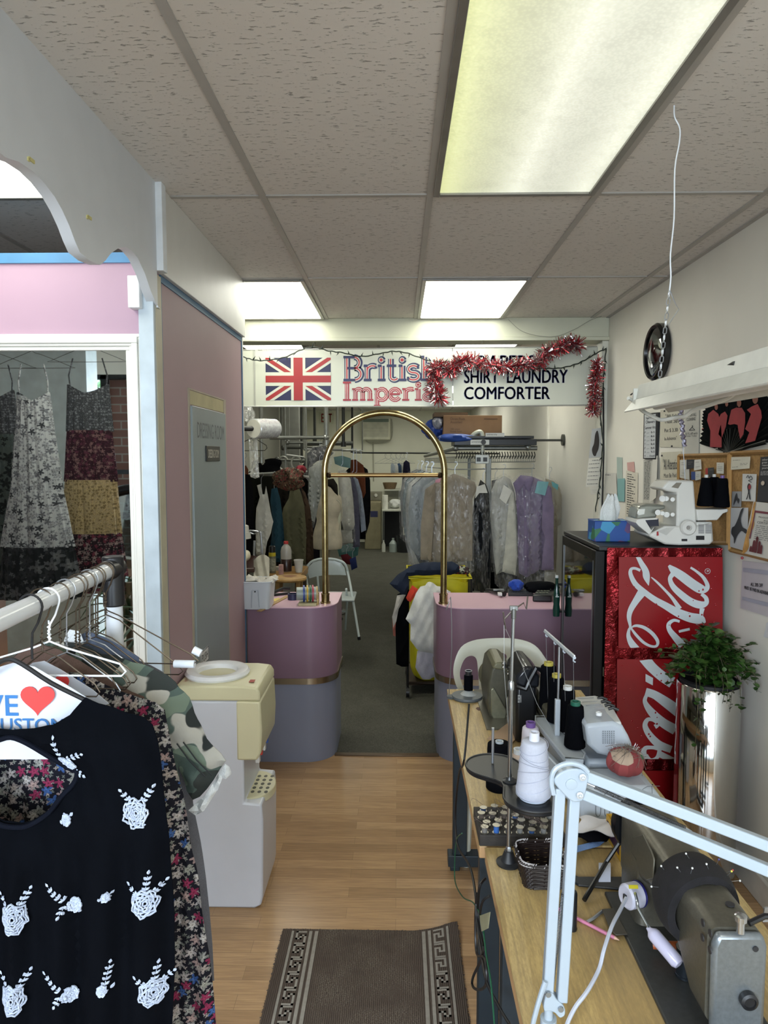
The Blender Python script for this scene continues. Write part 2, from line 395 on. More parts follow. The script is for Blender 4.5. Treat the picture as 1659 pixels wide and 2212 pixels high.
# ---------------- pink partitions
XP = -.87
struct('wall_pink', B().box((-3.6, 2.55, 0), (XP, 2.60, 2.455)), PK)
struct('wall_pink_side', B().box((XP - .03, 2.60, 0), (XP, 3.96, 2.44)), wallpaint('b7958f' if 0 else 'a58c91'))
struct('trim_7', B().box((-3.6, 2.543, 2.455), (XP, 2.607, 2.49)), BLUE)
struct('trim_8', B().box((XP - .002, 2.615, 2.405), (XP + .004, 3.95, 2.44)).box((XP - .002, 2.612, 0), (XP + .003, 2.626, 2.43)).box((XP - .002, 3.944, 0), (XP + .004, 3.962, 2.44)), mat('39678a', .5))
struct('trim_9', B().box((XP - .05, 2.53, 0), (XP + .004, 2.5495, 2.40)), mat('b2bfc8', .4), bevel=.002)
struct('trim_10', B().box((XP, 2.5495, 0), (XP + .006, 2.612, 2.42)), mat('b9b39c', .5))
struct('trim_11', B().box((XP - .075, 2.50, 2.29), (XP - .034, 2.5495, 2.40)), mat('e8e9ea', .4), bevel=.003)
# far soffit, flush over the side partition
struct('trim_12', B().box((XP - .04, 2.60, 2.43), (XP + .02, 3.965, CZ)), mat('d8d8d4', .45, 0, .03), bevel=.002)
struct('trim_13', B().box((XP - .04, 2.555, 2.43), (XP + .035, 2.60, CZ)), mat('dfe5ea', .45), bevel=.002)
# near scalloped fascia
pts = [(340, 668), (330, 655), (318, 628), (306, 592), (290, 558), (275, 540), (262, 533), (246, 537), (230, 548), (220, 562), (208, 572), (185, 563), (163, 545), (152, 520), (140, 488), (125, 455), (108, 425), (85, 395), (60, 370), (30, 350), (0, 340)]
pl = [A(x, y, X=XP) for x, y in pts]
ol = [(p.y, p.z) for p in pl]
yc = ol[-1][0] - .08; low = [(2 * yc - a, b) for a, b in ol[::-1][1:]]
ol += [(yc, ol[-1][1] + .004)] + low
nx = low[-1][0]
ol += [(nx - .25, low[-1][1]), (-1.2, low[-1][1]), (-1.2, CZ), (2.555, CZ), (2.555, ol[0][1])]
struct('trim_14', B().fill(ol, lambda a, b: V((XP + .012, a, b)), (-.032, 0, 0)), mat('cfd3d8', .45, 0, .03), sharp=40)
b = B()
for p in ((68, 346), (193, 470)):
 q = A(p[0], p[1], X=XP + .013); b.box(q + V((-.001, -.012, -.004)), q + V((.002, .012, .004))); b.box(q + V((-.001, -.018, -.008)), q + V((.002, -.010, .001)))
struct('trim_15', b, mat('c9c184', .7))
# ================================================================ DRESSING ROOM DOOR, MIRROR
def side(x, y0, z0): return lambda u, v: V((x, y0 + u, z0 + v))
GREY_DOOR = mat('8d989a', .38, .15, .04, 4)
d = struct('door_1', B().box((XP - .004, 2.955, .02), (XP + .012, 3.52, 1.985)), GREY_DOOR, bevel=.003)
struct('door_frame', B().box((XP - .002, 2.93, .0), (XP + .003, 2.953, 2.05)).box((XP - .002, 3.522, 0), (XP + .003, 3.565, 2.05)).box((XP - .002, 2.93, 2.05), (XP + .003, 3.565, 2.056)), mat('aaa08e', .5), d)
struct('opening_panel', B().box((XP - .001, 2.955, 1.99), (XP + .002, 3.52, 2.048)), mat('b5ac86', .6), d)
text('DRESSING ROOM', side(XP + .0125, 3.02, 1.853), .46, .068, mat('63686b', .5), d)
pl_ = obj('name_plate', B().box((XP + .012, 3.14, 1.752), (XP + .018, 3.375, 1.822)), mat('141312', .3), d, bevel=.002)
text('DRESSING ROOM', side(XP + .0187, 3.165, 1.768), .185, .038, mat('d8d4c8', .4), pl_)
b = B().box((XP + .012, 3.0, .862), (XP + .0135, 3.125, .925)); ps = obj('push_plate', b, mat('d9dadb', .4), d)
text('PUSH', side(XP + .0142, 3.015, .877), .095, .034, mat('141414', .5), ps)
obj('plate_border', B().box((XP + .0134, 3.0, .862), (XP + .0139, 3.003, .925)).box((XP + .0134, 3.122, .862), (XP + .0139, 3.125, .925)).box((XP + .0134, 3.003, .862), (XP + .0139, 3.122, .865)).box((XP + .0134, 3.003, .922), (XP + .0139, 3.122, .925)), mat('222222', .5), ps)
obj('door_handle', B().tube([(XP + .012, 3.04, .76), (XP + .045, 3.05, .76), (XP + .05, 3.05, .745), (XP + .05, 3.05, .655), (XP + .045, 3.05, .64), (XP + .012, 3.04, .64)], .008, 8), mat('eceded', .3), d)
# framed mirror on the pink wall
t = thing('wall_mirror', 'big wall mirror in a moulded white frame on the pink wall, reflecting hanging dresses', 'mirror', (-1.9, 2.545, .3))
MR = -.914; MT = 2.207; ML = -3.0; MBt = .25
def frame_prof(b, x0, x1, z0, z1, steps):
 for w0, w1, dpt in steps:
  b.box((x0 + w0, 2.5495 - dpt, z0 + w0), (x1 - w0, 2.5495, z0 + w1)).box((x0 + w0, 2.5495 - dpt, z1 - w1), (x1 - w0, 2.5495, z1 - w0))
  b.box((x0 + w0, 2.5495 - dpt, z0 + w1), (x0 + w1, 2.5495, z1 - w1)).box((x1 - w1, 2.5495 - dpt, z0 + w1), (x1 - w0, 2.5495, z1 - w1))
fb = B(); frame_prof(fb, ML, MR, MBt, MT, [(0, .012, .014), (.012, .034, .024), (.034, .044, .018), (.044, .058, .012)])
obj('frame', fb, mat('e2e1da', .4, 0, .03), t, bevel=.003)
n = N('silvered_mirror'); n.set('eef2f2', .015, 1); MIR = n.m
obj('mirror_glass', B().box((ML + .05, 2.544, MBt + .05), (MR - .05, 2.5492, MT - .05)), MIR, t)
# ================================================================ COUNTERS
PINKTOP = mat('c7a3b1', .3, 0, .02, 3); PINKF = mat('84697a', .3, 0, .02, 3); BLUEF = mat('83889a', .4, 0, .03, 3)
def rr(x0, x1, y0, y1, r, left):
 p = []
 if left:  # rounded corner at x1,y0
  p = [(x0, y0)] + [(x1 - r + r * sin(a), y0 + r - r * cos(a)) for a in [pi / 2 * i / 12 for i in range(13)]] + [(x1, y1), (x0, y1)]
 else:
  p = [(x1, y1), (x0, y1)] + [(x0 + r - r * cos(a), y0 + r - r * sin(a)) for a in [pi / 2 * i / 12 for i in range(13)]] + [(x1, y0)]
 return p
def counter(x0, x1, left, label):
 t = thing('service_counter', label, 'counter', ((x0 + x1) / 2, 4.2, 0))
 def slab(z0, z1, ins, name, m, **k):
  a = (x0, x1 - ins) if left else (x0 + ins, x1)
  return obj(name, B().prism([V((x, y, z0)) for x, y in rr(a[0], a[1], 3.99 + ins, 4.46, .17, left)], (0, 0, z1 - z0)), m, t, sharp=30, **k)
 slab(.0, .465, .012, 'base', BLUEF); slab(.465, .50, .0, 'metal_band', mat('a8987f', .22, .9, .05)); slab(.50, .909, .004, 'front_panel', PINKF)
 slab(.909, .915, .0, 'countertop', PINKTOP, bevel=.001)
 return t
counter(-.868, -.36, True, 'left mauve counter with rounded end, holding the white bin and ribbon reels')
counter(.217, XR - .002, False, 'right mauve counter with rounded end, holding the card reader and green bottles')
# ================================================================ BRASS ARCH
def m_brass():
 n = N('aged_brass'); v = n.co(); f = n.noise(v, 18, 5, .7)
 n.set(n.ramp(f, [(.3, '7c6d44'), (.6, 'a3946a'), (.8, 'bdb086')]), .22, 1); return n.m
BR = m_brass()
t = thing('brass_arch', 'polished brass tube archway standing on both counter ends with a cross bar', 'arch', (-.085, 4.12, .915))
xl, xr2, ya = -.432, .262, 4.12; cx, rad = (xl + xr2) / 2, (xr2 - xl) / 2; zs = 1.68
obj('arch_tube', B().tube([(xl, ya, .92), (xl, ya, zs)] + [(cx - rad * cos(a), ya, zs + rad * 1.0 * sin(a)) for a in [pi * i / 40 for i in range(1, 40)]] + [(xr2, ya, zs), (xr2, ya, .92)], .0185, 20), BR, t)
for x in (xl, xr2):
 obj('base_flange', B().lathe((x, ya, .915), [(.030, 0), (.030, .008), (.024, .010), (.024, .05), (.026, .052), (.026, .058), (.0186, .06)], 24), BR, t)
obj('cross_bar', B().cyl((xl + .03, ya, 1.667), (xr2 - .03, ya, 1.667), .0125, n=18), mat('9c8158', .3, 1, .1), t)
for x, s_ in ((xl, 1), (xr2, -1)):
 obj('knob', B().lathe((x + s_ * .017, ya, 1.667), [(.008, 0), (.016, .003), (.018, .010), (.014, .018), (.012, .022)], 16, (s_, 0, 0)), mat('3a2c1a', .4, .7), t)
# ================================================================ HANGING SHOP SIGN
t = thing('hanging_sign', 'long white shop sign with union flag and dry cleaning words hung below the beam', 'sign', (.2, 4.99, 2.13))
SY = 4.98
def sp(px, py): return A(px, py, Y=SY)
edges = [(521, 549), (551, 977), (979, 1290)]
tops = {521: 757, 549: 757, 551: 757, 977: 752, 979: 752, 1290: 750}
bots = {521: 877, 549: 877, 551: 877, 977: 877, 979: 877, 1290: 874}
SG = mat('bfc2b6', .25, 0, .02, 3)
for a, c in edges:
 q = [sp(a, bots[a]), sp(c, bots[c]), sp(c, tops[c]), sp(a, tops[a])]
 obj('sign_panel', B().prism(q, (0, .006, 0)), SG, t)
b = B(); b.tube([sp(521, 878), sp(978, 878), sp(1290, 875)], .006, 6); b.tube([sp(521, 756), sp(978, 751), sp(1290, 749)], .004, 6)
for x in (550, 978): b.box(sp(x, 877) + V((-.003, -.004, 0)), sp(x, tops[549 if x == 550 else 977]) + V((.003, .004, 0)))
b.box(sp(1288, 875) + V((-.003, -.004, 0)), sp(1290, 750) + V((.003, .004, 0)))
obj('sign_frame', b, mat('a9aaa4', .4, .4), t)
# union flag
fx0, fx1, fy0, fy1 = 574.5, 714.5, 865, 772.5
p0_, p1_ = sp(fx0, fy0), sp(fx1, fy1); FW, FH = p1_.x - p0_.x, p1_.z - p0_.z
navy, red, whi = mat('1a1c45', .4, 0, .03), mat('932227', .4, 0, .03), SG
def flagpoly(ps, off): return [V((p0_.x + u * FW, SY - .0008 * off, p0_.z + v * FH)) for u, v in ps]
fl = obj('flag_field', B().prism(flagpoly([(0, 0), (1, 0), (1, 1), (0, 1)], 1), (0, .0006, 0)), navy, t)
def clip_stripe(ax, ay, bx, by, w0, w1):
 dx, dy = (bx - ax) * FW, (by - ay) * FH; L = sqrt(dx * dx + dy * dy); nx_, ny_ = -dy / L, dx / L
 ps = [(ax * FW + nx_ * w0 - dx, ay * FH + ny_ * w0 - dy), (bx * FW + nx_ * w0 + dx, by * FH + ny_ * w0 + dy), (bx * FW + nx_ * w1 + dx, by * FH + ny_ * w1 + dy), (ax * FW + nx_ * w1 - dx, ay * FH + ny_ * w1 - dy)]
 for axis, lim, sg in ((0, 0, 1), (0, FW, -1), (1, 0, 1), (1, FH, -1)):
  out = []
  for i, a in enumerate(ps):
   c = ps[(i + 1) % len(ps)]; ia = (a[axis] - lim) * sg >= 0; ic = (c[axis] - lim) * sg >= 0
   if ia: out.append(a)
   if ia != ic:
    tt = (lim - a[axis]) / (c[axis] - a[axis]); out.append((a[0] + (c[0] - a[0]) * tt, a[1] + (c[1] - a[1]) * tt))
  ps = out
 return [(x / FW, y / FH) for x, y in ps]
for s4, o_ in (((0, 0, 1, 1), 2), ((0, 1, 1, 0), 2.5)): obj('flag_saltire', B().prism(flagpoly(clip_stripe(*s4, -.03, .03), o_), (0, .0003, 0)), whi, fl)
for s4, o_ in (((0, 0, 1, 1), 3), ((0, 1, 1, 0), 3.4)): obj('flag_saltire', B().prism(flagpoly(clip_stripe(*s4, -.013, .013), o_), (0, .0002, 0)), red, fl)
PLUS = lambda a, c: [(0, c), (a, c), (a, 0), (1 - a, 0), (1 - a, c), (1, c), (1, 1 - c), (1 - a, 1 - c), (1 - a, 1), (a, 1), (a, 1 - c), (0, 1 - c)]
obj('flag_cross', B().prism(flagpoly(PLUS(.39, .34), 4.2), (0, .0006, 0)), whi, fl)
obj('flag_cross', B().prism(flagpoly(PLUS(.43, .42), 5.2), (0, .0006, 0)), red, fl)
# inline serif lettering: strokes on a unit grid (x-height .62, cap 1)
def arc(cx, cy, rx, ry, a0, a1, n=14): return [(cx + rx * cos(R(a0 + (a1 - a0) * i / n)), cy + ry * sin(R(a0 + (a1 - a0) * i / n))) for i in range(n + 1)]
GL = {
'B': (.72, [[(.0, 0), (.42, 0)], [(.0, 1), (.40, 1)], [(.14, 0), (.14, 1)], arc(.38, .76, .2, .24, 90, -90), [(.14, .52), (.38, .52)], arc(.40, .26, .24, .26, 90, -90)]),
'I': (.36, [[(0, 0), (.32, 0)], [(0, 1), (.32, 1)], [(.16, 0), (.16, 1)]]),
'r': (.50, [[(0, 0), (.28, 0)], [(.0, .62), (.14, .62)], [(.14, 0), (.14, .62)], arc(.33, .40, .19, .22, 180, 60), [(.42, .58), (.45, .5)]]),
'i': (.32, [[(0, 0), (.28, 0)], [(0, .62), (.14, .62)], [(.14, 0), (.14, .62)], arc(.14, .87, .035, .045, 0, 360)]),
't': (.42, [[(0, .62), (.34, .62)], [(.15, .92), (.15, .14)], arc(.28, .14, .13, .14, 180, 330)]),
's': (.46, [arc(.22, .47, .17, .15, 30, 270), arc(.22, .16, .19, .16, 90, -150), [(.37, .62), (.37, .48)], [(.02, 0), (.02, .14)]]),
'h': (.58, [[(0, 0), (.26, 0)], [(.34, 0), (.58, 0)], [(0, 1), (.13, 1)], [(.13, 0), (.13, 1)], arc(.30, .42, .16, .2, 180, 0), [(.46, .42), (.46, 0)]]),
'm': (.86, [[(0, 0), (.24, 0)], [(.31, 0), (.53, 0)], [(.6, 0), (.84, 0)], [(0, .62), (.13, .62)], [(.13, 0), (.13, .62)], arc(.27, .42, .145, .2, 180, 0), [(.42, .42), (.42, 0)], arc(.565, .42, .145, .2, 180, 0), [(.71, .42), (.71, 0)]]),
'p': (.60, [[(0, -.34), (.27, -.34)], [(0, .62), (.13, .62)], [(.13, -.34), (.13, .62)], arc(.32, .31, .2, .31, 0, 360)]),
'e': (.52, [[(.05, .33), (.43, .33)], arc(.24, .31, .2, .31, 5, 330)]),
'a': (.56, [arc(.22, .44, .18, .18, 160, 0), [(.40, .44), (.40, .06), (.5, .02)], arc(.22, .17, .17, .17, 40, 380)]),
'l': (.32, [[(0, 0), (.28, 0)], [(0, 1), (.14, 1)], [(.14, 0), (.14, 1)]])}
def stroke(b, pts, w, f3):
 n = len(pts); L = []; Rr = []
 for i in range(n):
  a = pts[max(0, i - 1)]; c = pts[min(n - 1, i + 1)]; dx, dy = c[0] - a[0], c[1] - a[1]; l = sqrt(dx * dx + dy * dy) or 1
  L.append((pts[i][0] - dy / l * w, pts[i][1] + dx / l * w)); Rr.append((pts[i][0] + dy / l * w, pts[i][1] - dx / l * w))
 for i in range(n - 1): b.add([f3(*Rr[i]), f3(*Rr[i + 1]), f3(*L[i + 1]), f3(*L[i])], [(0, 1, 2, 3)])
def inline(word, px0, px1, pyb, pyt, dark, mid, core, par):
 a, c = sp(px0, pyb), sp(px1, pyt); tot = sum(GL[ch][0] for ch in word); kx = (c.x - a.x) / tot; kz = c.z - a.z
 layers = [(.130, dark, 1), (.066, mid, 2), (.030, core, 3)]
 for w_, m_, o_ in layers:
  b = B(); x = 0
  for ch in word:
   wd, st = GL[ch]
   for s_ in st:
    vert = len(s_) == 2 and abs(s_[0][0] - s_[1][0]) < .01 and abs(s_[0][1] - s_[1][1]) > .3
    k = 1 if vert or len(s_) > 4 else .42
    if o_ > 1 and k < 1: continue
    lift = .0007 * o_ + (.0003 if vert else 0) + (.003 if k < 1 else 0)
    stroke(b, [(q[0] * kx, q[1] * kz) for q in s_], w_ * kz * k, lambda u, v, X0=a.x + x * kx - (.022 * kz if o_ > 1 else 0), l=lift: V((X0 + u, SY - l, a.z + v)))
   x += wd
  obj('lettering', b, m_, par)
inline('British', 742, 944, 821, 771, mat('1c1f4a', .4), SG, mat('a8323c', .4), t)
inline('Imperial', 741, 962, 864, 826, mat('8f1f2a', .4), mat('c9b8b2', .4), mat('9c2a33', .4), t)
DN = mat('20255c', .4)
def stext(s, x0, x1, yb, yt, **k):
 a, c = sp(x0, yb), sp(x1, yt); return text(s, front((a.x, SY - .001, a.z)), c.x - a.x, c.z - a.z, DN, t, dup=.006, **k)
stext('DRAPERS', 1003, 1155, 796, 768); stext('SHIRT  LAUNDRY', 1002, 1225, 828, 799); stext('COMFORTER', 1002, 1187, 863, 836)
# hooks holding the sign
for x in (678, 1041):
 q = sp(x, tops[551] if x < 900 else 751)
 one('sign_hook', B().tube([q + V((0, .002, -.004)), q + V((0, .01, .03)), q + V((.006, .02, .05)), q + V((0, .05, .068)), q + V((0, .05, .085))], .0018, 6, sub=3), mat('3c3c3a', .4, .8), 'small wire hook holding the sign up ' + ('above the union flag' if x < 900 else 'above the red tinsel'), 'hook')
# ================================================================ DOOR MAT
def m_mat():
 n = N('worn_mat_weave'); v = n.co(); w2 = n.n('ShaderNodeTexWave'); w2.inputs['Scale'].default_value = 48; w2.inputs['Distortion'].default_value = 2; n.l(v, w2.inputs[0])
 f = n.noise(v, 7, 4, .6); s_ = n.noise(n.co((60, 160, 1)), 3, 2)
 c = n.ramp(w2.outputs[1], [(.2, '4c433e'), (.8, '62574f')]); sp_ = n.n('ShaderNodeSeparateXYZ'); n.l(v, sp_.inputs[0])
 near = n.ramp(n.math('ABSOLUTE', n.math('ADD', sp_.outputs[0], .0)), [(.15, (1, 1, 1)), (.2, (0, 0, 0))])
 m_ = n.math('MULTIPLY', n.ramp(s_, [(.52, (0, 0, 0)), (.6, (1, 1, 1))]), n.math('MULTIPLY', near, n.ramp(f, [(.38, (0, 0, 0)), (.6, (1, 1, 1))])))
 n.set(n.mix(n.math('MULTIPLY', m_, .7), c, '8d8578'), .95, 0, .1); n.bump(w2.outputs[1], .8, .003); return n.m
t = thing('door_mat', 'worn brown door mat with a grey greek key border on the wood floor', 'mat', (-.105, 2.15, 0))
MX0, MX1, MY0, MY1 = -.432, .222, 1.72, 2.525
def mz(x, y):
 k = max(0, (x - .08) / .14) * max(0, (y - 2.35) / .17); return .009 + .018 * min(1, k) ** 2
def mxy(u, v, s_=0):  # u 0..1 across, v along
 x = MX0 + (MX1 - MX0) * u; y = MY0 + (MY1 - MY0) * v; y += .03 * max(0, u - .75) * 4 * v; return x, y
b = B()
def mp_(u, v, dz=0): x, y = mxy(u, v); return V((x, y, mz(x, y) + dz))
b.grid(lambda u, v: mp_(u, v), 34, 40); o_ = len(b.v); b.grid(lambda u, v: mp_(1 - u, v, -.0085), 34, 40)
rnd = random.Random(3)
obj('mat_body', b, m_mat(), t)
e = B()
for i in range(300):
 k = rnd.random(); s_ = rnd.choice('tlr')
 if s_ == 't': p = mp_(k, 1); dd = V((rnd.uniform(-.004, .004), rnd.uniform(.002, .01), 0))
 elif s_ == 'l': p = mp_(0, k); dd = V((-rnd.uniform(.001, .006), rnd.uniform(-.004, .004), 0))
 else: p = mp_(1, k); dd = V((rnd.uniform(.001, .006), rnd.uniform(-.004, .004), 0))
 e.tube([p + V((0, 0, -.003)), p + dd + V((0, 0, -.005))], .0012, 4)
o = obj('fringe', e, mat('57504c', .9), t, kind='stuff')
def strip(b, u0, v0, u1, v1):
 n_ = max(1, int(abs(v1 - v0) * 30));
 for i in range(n_):
  a, c = v0 + (v1 - v0) * i / n_, v0 + (v1 - v0) * (i + 1) / n_
  b.add([mp_(u0, a, .0012), mp_(u1, a, .0012), mp_(u1, c, .0012), mp_(u0, c, .0012)], [(0, 1, 2, 3)])
for m0 in (0, 1):
 b = B(); q = (lambda u: u) if not m0 else (lambda u: 1 - u)
 for a, c in ((.055, .068), (.155, .172), (.187, .206)): strip(b, min(q(a), q(c)), 0, max(q(a), q(c)), .985)
 # greek key repeated along the side
 n_ = 11; per = .985 / n_; th = .010
 for i in range(n_):
  v0 = .985 - per * (i + 1)
  def hs(u0, u1, v): a, c = sorted((q(u0), q(u1))); strip(b, a, v0 + per * v, c, v0 + per * v + th)
  def vs_(u, va, vb): a, c = sorted((q(u), q(u + .012))); strip(b, a, v0 + per * va, c, v0 + per * vb + th)
  hs(.082, .142, .86); vs_(.082, .36, .86); hs(.082, .118, .36); vs_(.106, .36, .60); hs(.106, .142, .60); vs_(.130, .0, .6); hs(.082, .142, .0)
 obj('key_border', b, mat('8d8880', .95, 0, .1, 60), t)
# ================================================================ WATER COOLER
WB = mat('c9ccd4', .3, 0, .02); CR = mat('d3ceaa', .3, 0, .02)
t = thing('water_cooler', 'white and cream bottled water cooler without its bottle beside the pink partition', 'water cooler', (-.69, 2.81, 0))
y0, y1 = 2.655, 2.965
def cool(poly, y0, y1): return B().prism([V((x, y0, z)) for x, z in poly], (0, y1 - y0, 0))
obj('cabinet', cool([(-.855, 0), (-.565, 0), (-.54, .012), (-.533, .05), (-.528, .36), (-.533, .425), (-.60, .43), (-.60, .60), (-.585, .835), (-.855, .835)], y0, y1), WB, t, bevel=.008)
obj('front_cover', cool([(-.626, .60), (-.548, .60), (-.532, .63), (-.527, .72), (-.532, .835), (-.626, .835)], y0 - .003, y1 + .003), CR, t, bevel=.008)
obj('top_cover', cool([(-.86, .835), (-.532, .835), (-.533, .868), (-.545, .889), (-.60, .895), (-.86, .895)], y0 - .003, y1 + .003), CR, t, bevel=.008)
obj('bottle_ring', B().lathe((-.735, 2.81, .893), [(.125, 0), (.13, .01), (.122, .022), (.10, .024), (.082, .018), (.075, .0), (.06, -.03), (0, -.03)], 32), mat('e6e7e8', .25), t)
tr = obj('drip_tray', B().prism([V((-.60 + .095 * sin(a) * 1.0, 2.81 - .125 * cos(a), .40)) for a in [pi * i / 16 for i in range(17)]], (0, 0, .034)), CR, t, bevel=.004)
b = B()
for ix in range(3):
 for iy in range(5): b.lathe((-.585 + ix * .027, 2.74 + iy * .035, .4335), [(.0085, 0), (.0085, .0009), (0, .0009)], 10, sx=.9, sy=1.3)
obj('tray_holes', b, mat('5d5c50', .5), tr)
for y, c in ((2.75, 'b33228'), (2.87, '3b5fae')):
 tp = obj('tap', B().cyl((-.60, y, .575), (-.565, y, .575), .011).box((-.572, y - .012, .553), (-.555, y + .012, .60)), mat('dcdcd6', .3), t, bevel=.002)
 obj('tap_lever', B().box((-.554, y - .008, .585), (-.544, y + .008, .60)), mat(c, .4), tp)
obj('warning_label', B().box((-.585, 2.70, .8955), (-.565, 2.73, .8965)), mat('a03a2a', .5), t)
text('HOT WATER', lambda u, v: V((-.842 + u * .8, 2.70 + v, .8957)), .06, .05, mat('b0554a', .5), t)
# ================================================================ CLOTH TOOLS
from mathutils.kdtree import KDTree
def segd(p, segs):
 m = 9e9
 for a, c in segs:
  ab = c - a; l = ab.length_squared; t = 0 if l == 0 else max(0, min(1, (p - a).dot(ab) / l)); d = (p - (a + ab * t)).length_squared
  if d < m: m = d
 return sqrt(m)
def cloth(outline, to3, thick=.012, fold=None, step=.02, round_=.02, holes=(), back=1.0):
 """puffed, folded garment from a 2-D outline in metres; to3(u, v, d) with d = offset towards the back"""
 vs, tri = triang(outline, holes, step)
 loops = [resamp(l, step) for l in [outline] + list(holes)]
 segs = [(l[i], l[(i + 1) % len(l)]) for l in loops for i in range(len(l))]
 F_, K = [], []
 for p in vs:
  e = segd(p, segs); k = 1 - math.exp(-(e / round_) ** 1.2); f = fold(p.x, p.y) if fold else 0
  F_.append(to3(p.x, p.y, -thick * k + f)); K.append(to3(p.x, p.y, thick * k * back + f + .0015))
 b = B(); n = len(vs); b.add(F_ + K, [tuple(t) for t in tri] + [tuple(i + n for i in t[::-1]) for t in tri] + [(j, i, i + n, j + n) for i, j in border(tri)])
 b.front = F_; return b
def folds(amp, freq, ph=0, vtop=None, vlen=.5, drift=.6):
 def f(u, v):
  k = 1 if vtop is None else max(0, min(1, (vtop - v) / vlen))
  a = u * freq + ph + drift * sin(v * 5 + ph)
  return amp * k * (sin(a) + .45 * sin(2.1 * a + 1.3 + v * 3) + .25 * sin(4.3 * a + v * 9))
 return f
def plane_y(Y): return lambda u, v, d=0: V((u, Y + d, v))
def turned(cx, cy, ang):
 c, s_ = cos(ang), sin(ang); return lambda u, v, d=0: V((cx + u * c - d * s_, cy + u * s_ + d * c, v))
def pxl(pts, Y): return [(lambda q: (q.x, q.z))(A(x, y, Y=Y)) for x, y in pts]
def m_floral(name, base, cols, scale, dens=.36, small=None):
 n = N(name); v = n.co(); sp_ = n.n('ShaderNodeSeparateXYZ'); n.l(v, sp_.inputs[0]); cb = n.n('ShaderNodeCombineXYZ'); n.l(sp_.outputs[0], cb.inputs[0]); n.l(sp_.outputs[2], cb.inputs[1])
 col = base
 for k, (sc, cl, r0, pet) in enumerate([(scale * 2.1, small or cols, dens * .8, 4), (scale, cols, dens, 5)]):
  vo = n.n('ShaderNodeTexVoronoi'); vo.voronoi_dimensions = '2D'; vo.inputs['Scale'].default_value = sc
  ad = n.n('ShaderNodeVectorMath', operation='ADD'); n.l(cb.outputs[0], ad.inputs[0]); ad.inputs[1].default_value = (k * .37, k * .21, 0); n.l(ad.outputs[0], vo.inputs[0])
  ss = n.n('ShaderNodeVectorMath', operation='SUBTRACT'); n.l(ad.outputs[0], ss.inputs[0]); n.l(vo.outputs['Position'], ss.inputs[1])
  s2 = n.n('ShaderNodeSeparateXYZ'); n.l(ss.outputs[0], s2.inputs[0]); ang = n.math('ARCTAN2', s2.outputs[1], s2.outputs[0])
  s3 = n.n('ShaderNodeSeparateColor'); n.l(vo.outputs['Color'], s3.inputs[0])
  pt = n.math('COSINE', n.math('ADD', n.math('MULTIPLY', ang, pet), n.math('MULTIPLY', s3.outputs[0], 6)))
  lim = n.math('ADD', r0, n.math('MULTIPLY', pt, r0 * .42)); dd = n.math('SUBTRACT', lim, vo.outputs['Distance'])
  msk = n.ramp(dd, [(.0, (0, 0, 0)), (.03, (1, 1, 1))])
  st = [(i / len(cl), c) for i, c in enumerate(cl)]
  cc = n.ramp(s3.outputs[1], st, True); tone = n.ramp(vo.outputs['Distance'], [(0, (.35, .3, .3)), (.1, (1, 1, 1)), (.3, (.7, .7, .75))])
  vein = n.ramp(n.noise(v, 380, 2), [(.4, (.6, .6, .6)), (.6, (1, 1, 1))])
  col = n.mix(msk, col, n.mix(1, n.mix(1, cc, tone, 'MULTIPLY'), vein, 'MULTIPLY'))
 n.set(col, .85, 0, .2); n.bump(n.noise(v, 500, 2), .2, .001); return n.m
def m_camo():
 n = N('camouflage_cotton'); v = n.co((1, 1, 1.5));
 c = n.ramp(n.noise(v, 9, 1.5, .4), [(0, '353a38'), (.46, '4f5d57'), (.56, '6c7a6c')], True)
 c = n.mix(n.ramp(n.noise(n.co((1, 1, 1.2), (0, 0, 1)), 10, 1.5, .4), [(.60, (0, 0, 0)), (.61, (1, 1, 1))]), c, 'a8a69d')
 c = n.mix(n.ramp(n.noise(n.co((1.3, 1, 1), (1, 0, 2)), 11, 1.5, .4), [(.585, (0, 0, 0)), (.595, (1, 1, 1))]), c, '2c302f')
 n.set(c, .85, 0, .2); n.bump(n.noise(n.co(), 300, 2), .3, .001); return n.m
# ================================================================ THE GARMENT RACK (foreground left)
RX0 = -.607; BARZ = 1.52
WT = mat('d9dee4', .22, 0, .03)
t = thing('clothes_rack', 'white tubular clothes rack with a black corner joint, holding the foreground garments', 'clothes rack', (-.63, 1.0, 0))
obj('hanging_bar', B().cyl((-.575, .45, BARZ), (-.643, 1.545, BARZ), .0165, n=24), WT, t)
obj('corner_joint', B().cyl((-.643, 1.53, BARZ), (-.6445, 1.60, BARZ), .0225, n=20).cyl((-.645, 1.575, BARZ + .028), (-.645, 1.575, BARZ - .085), .0235, n=24), mat('17181b', .35), t, bevel=.003)
obj('upright', B().cyl((-.645, 1.575, .06), (-.645, 1.575, BARZ - .06), .0185, n=20), WT, t)
obj('upright', B().cyl((-.575, .42, .06), (-.575, .42, BARZ), .0185, n=20), WT, t)
obj('foot_bar', B().cyl((-.86, 1.575, .045), (-.42, 1.575, .045), .016, n=14), WT, t)
obj('foot_bar', B().cyl((-.80, .42, .045), (-.35, .42, .045), .016, n=14), WT, t)
def barx(Y): return -.575 - (Y - .45) * .0621
GNAVY = fabric('06080d');
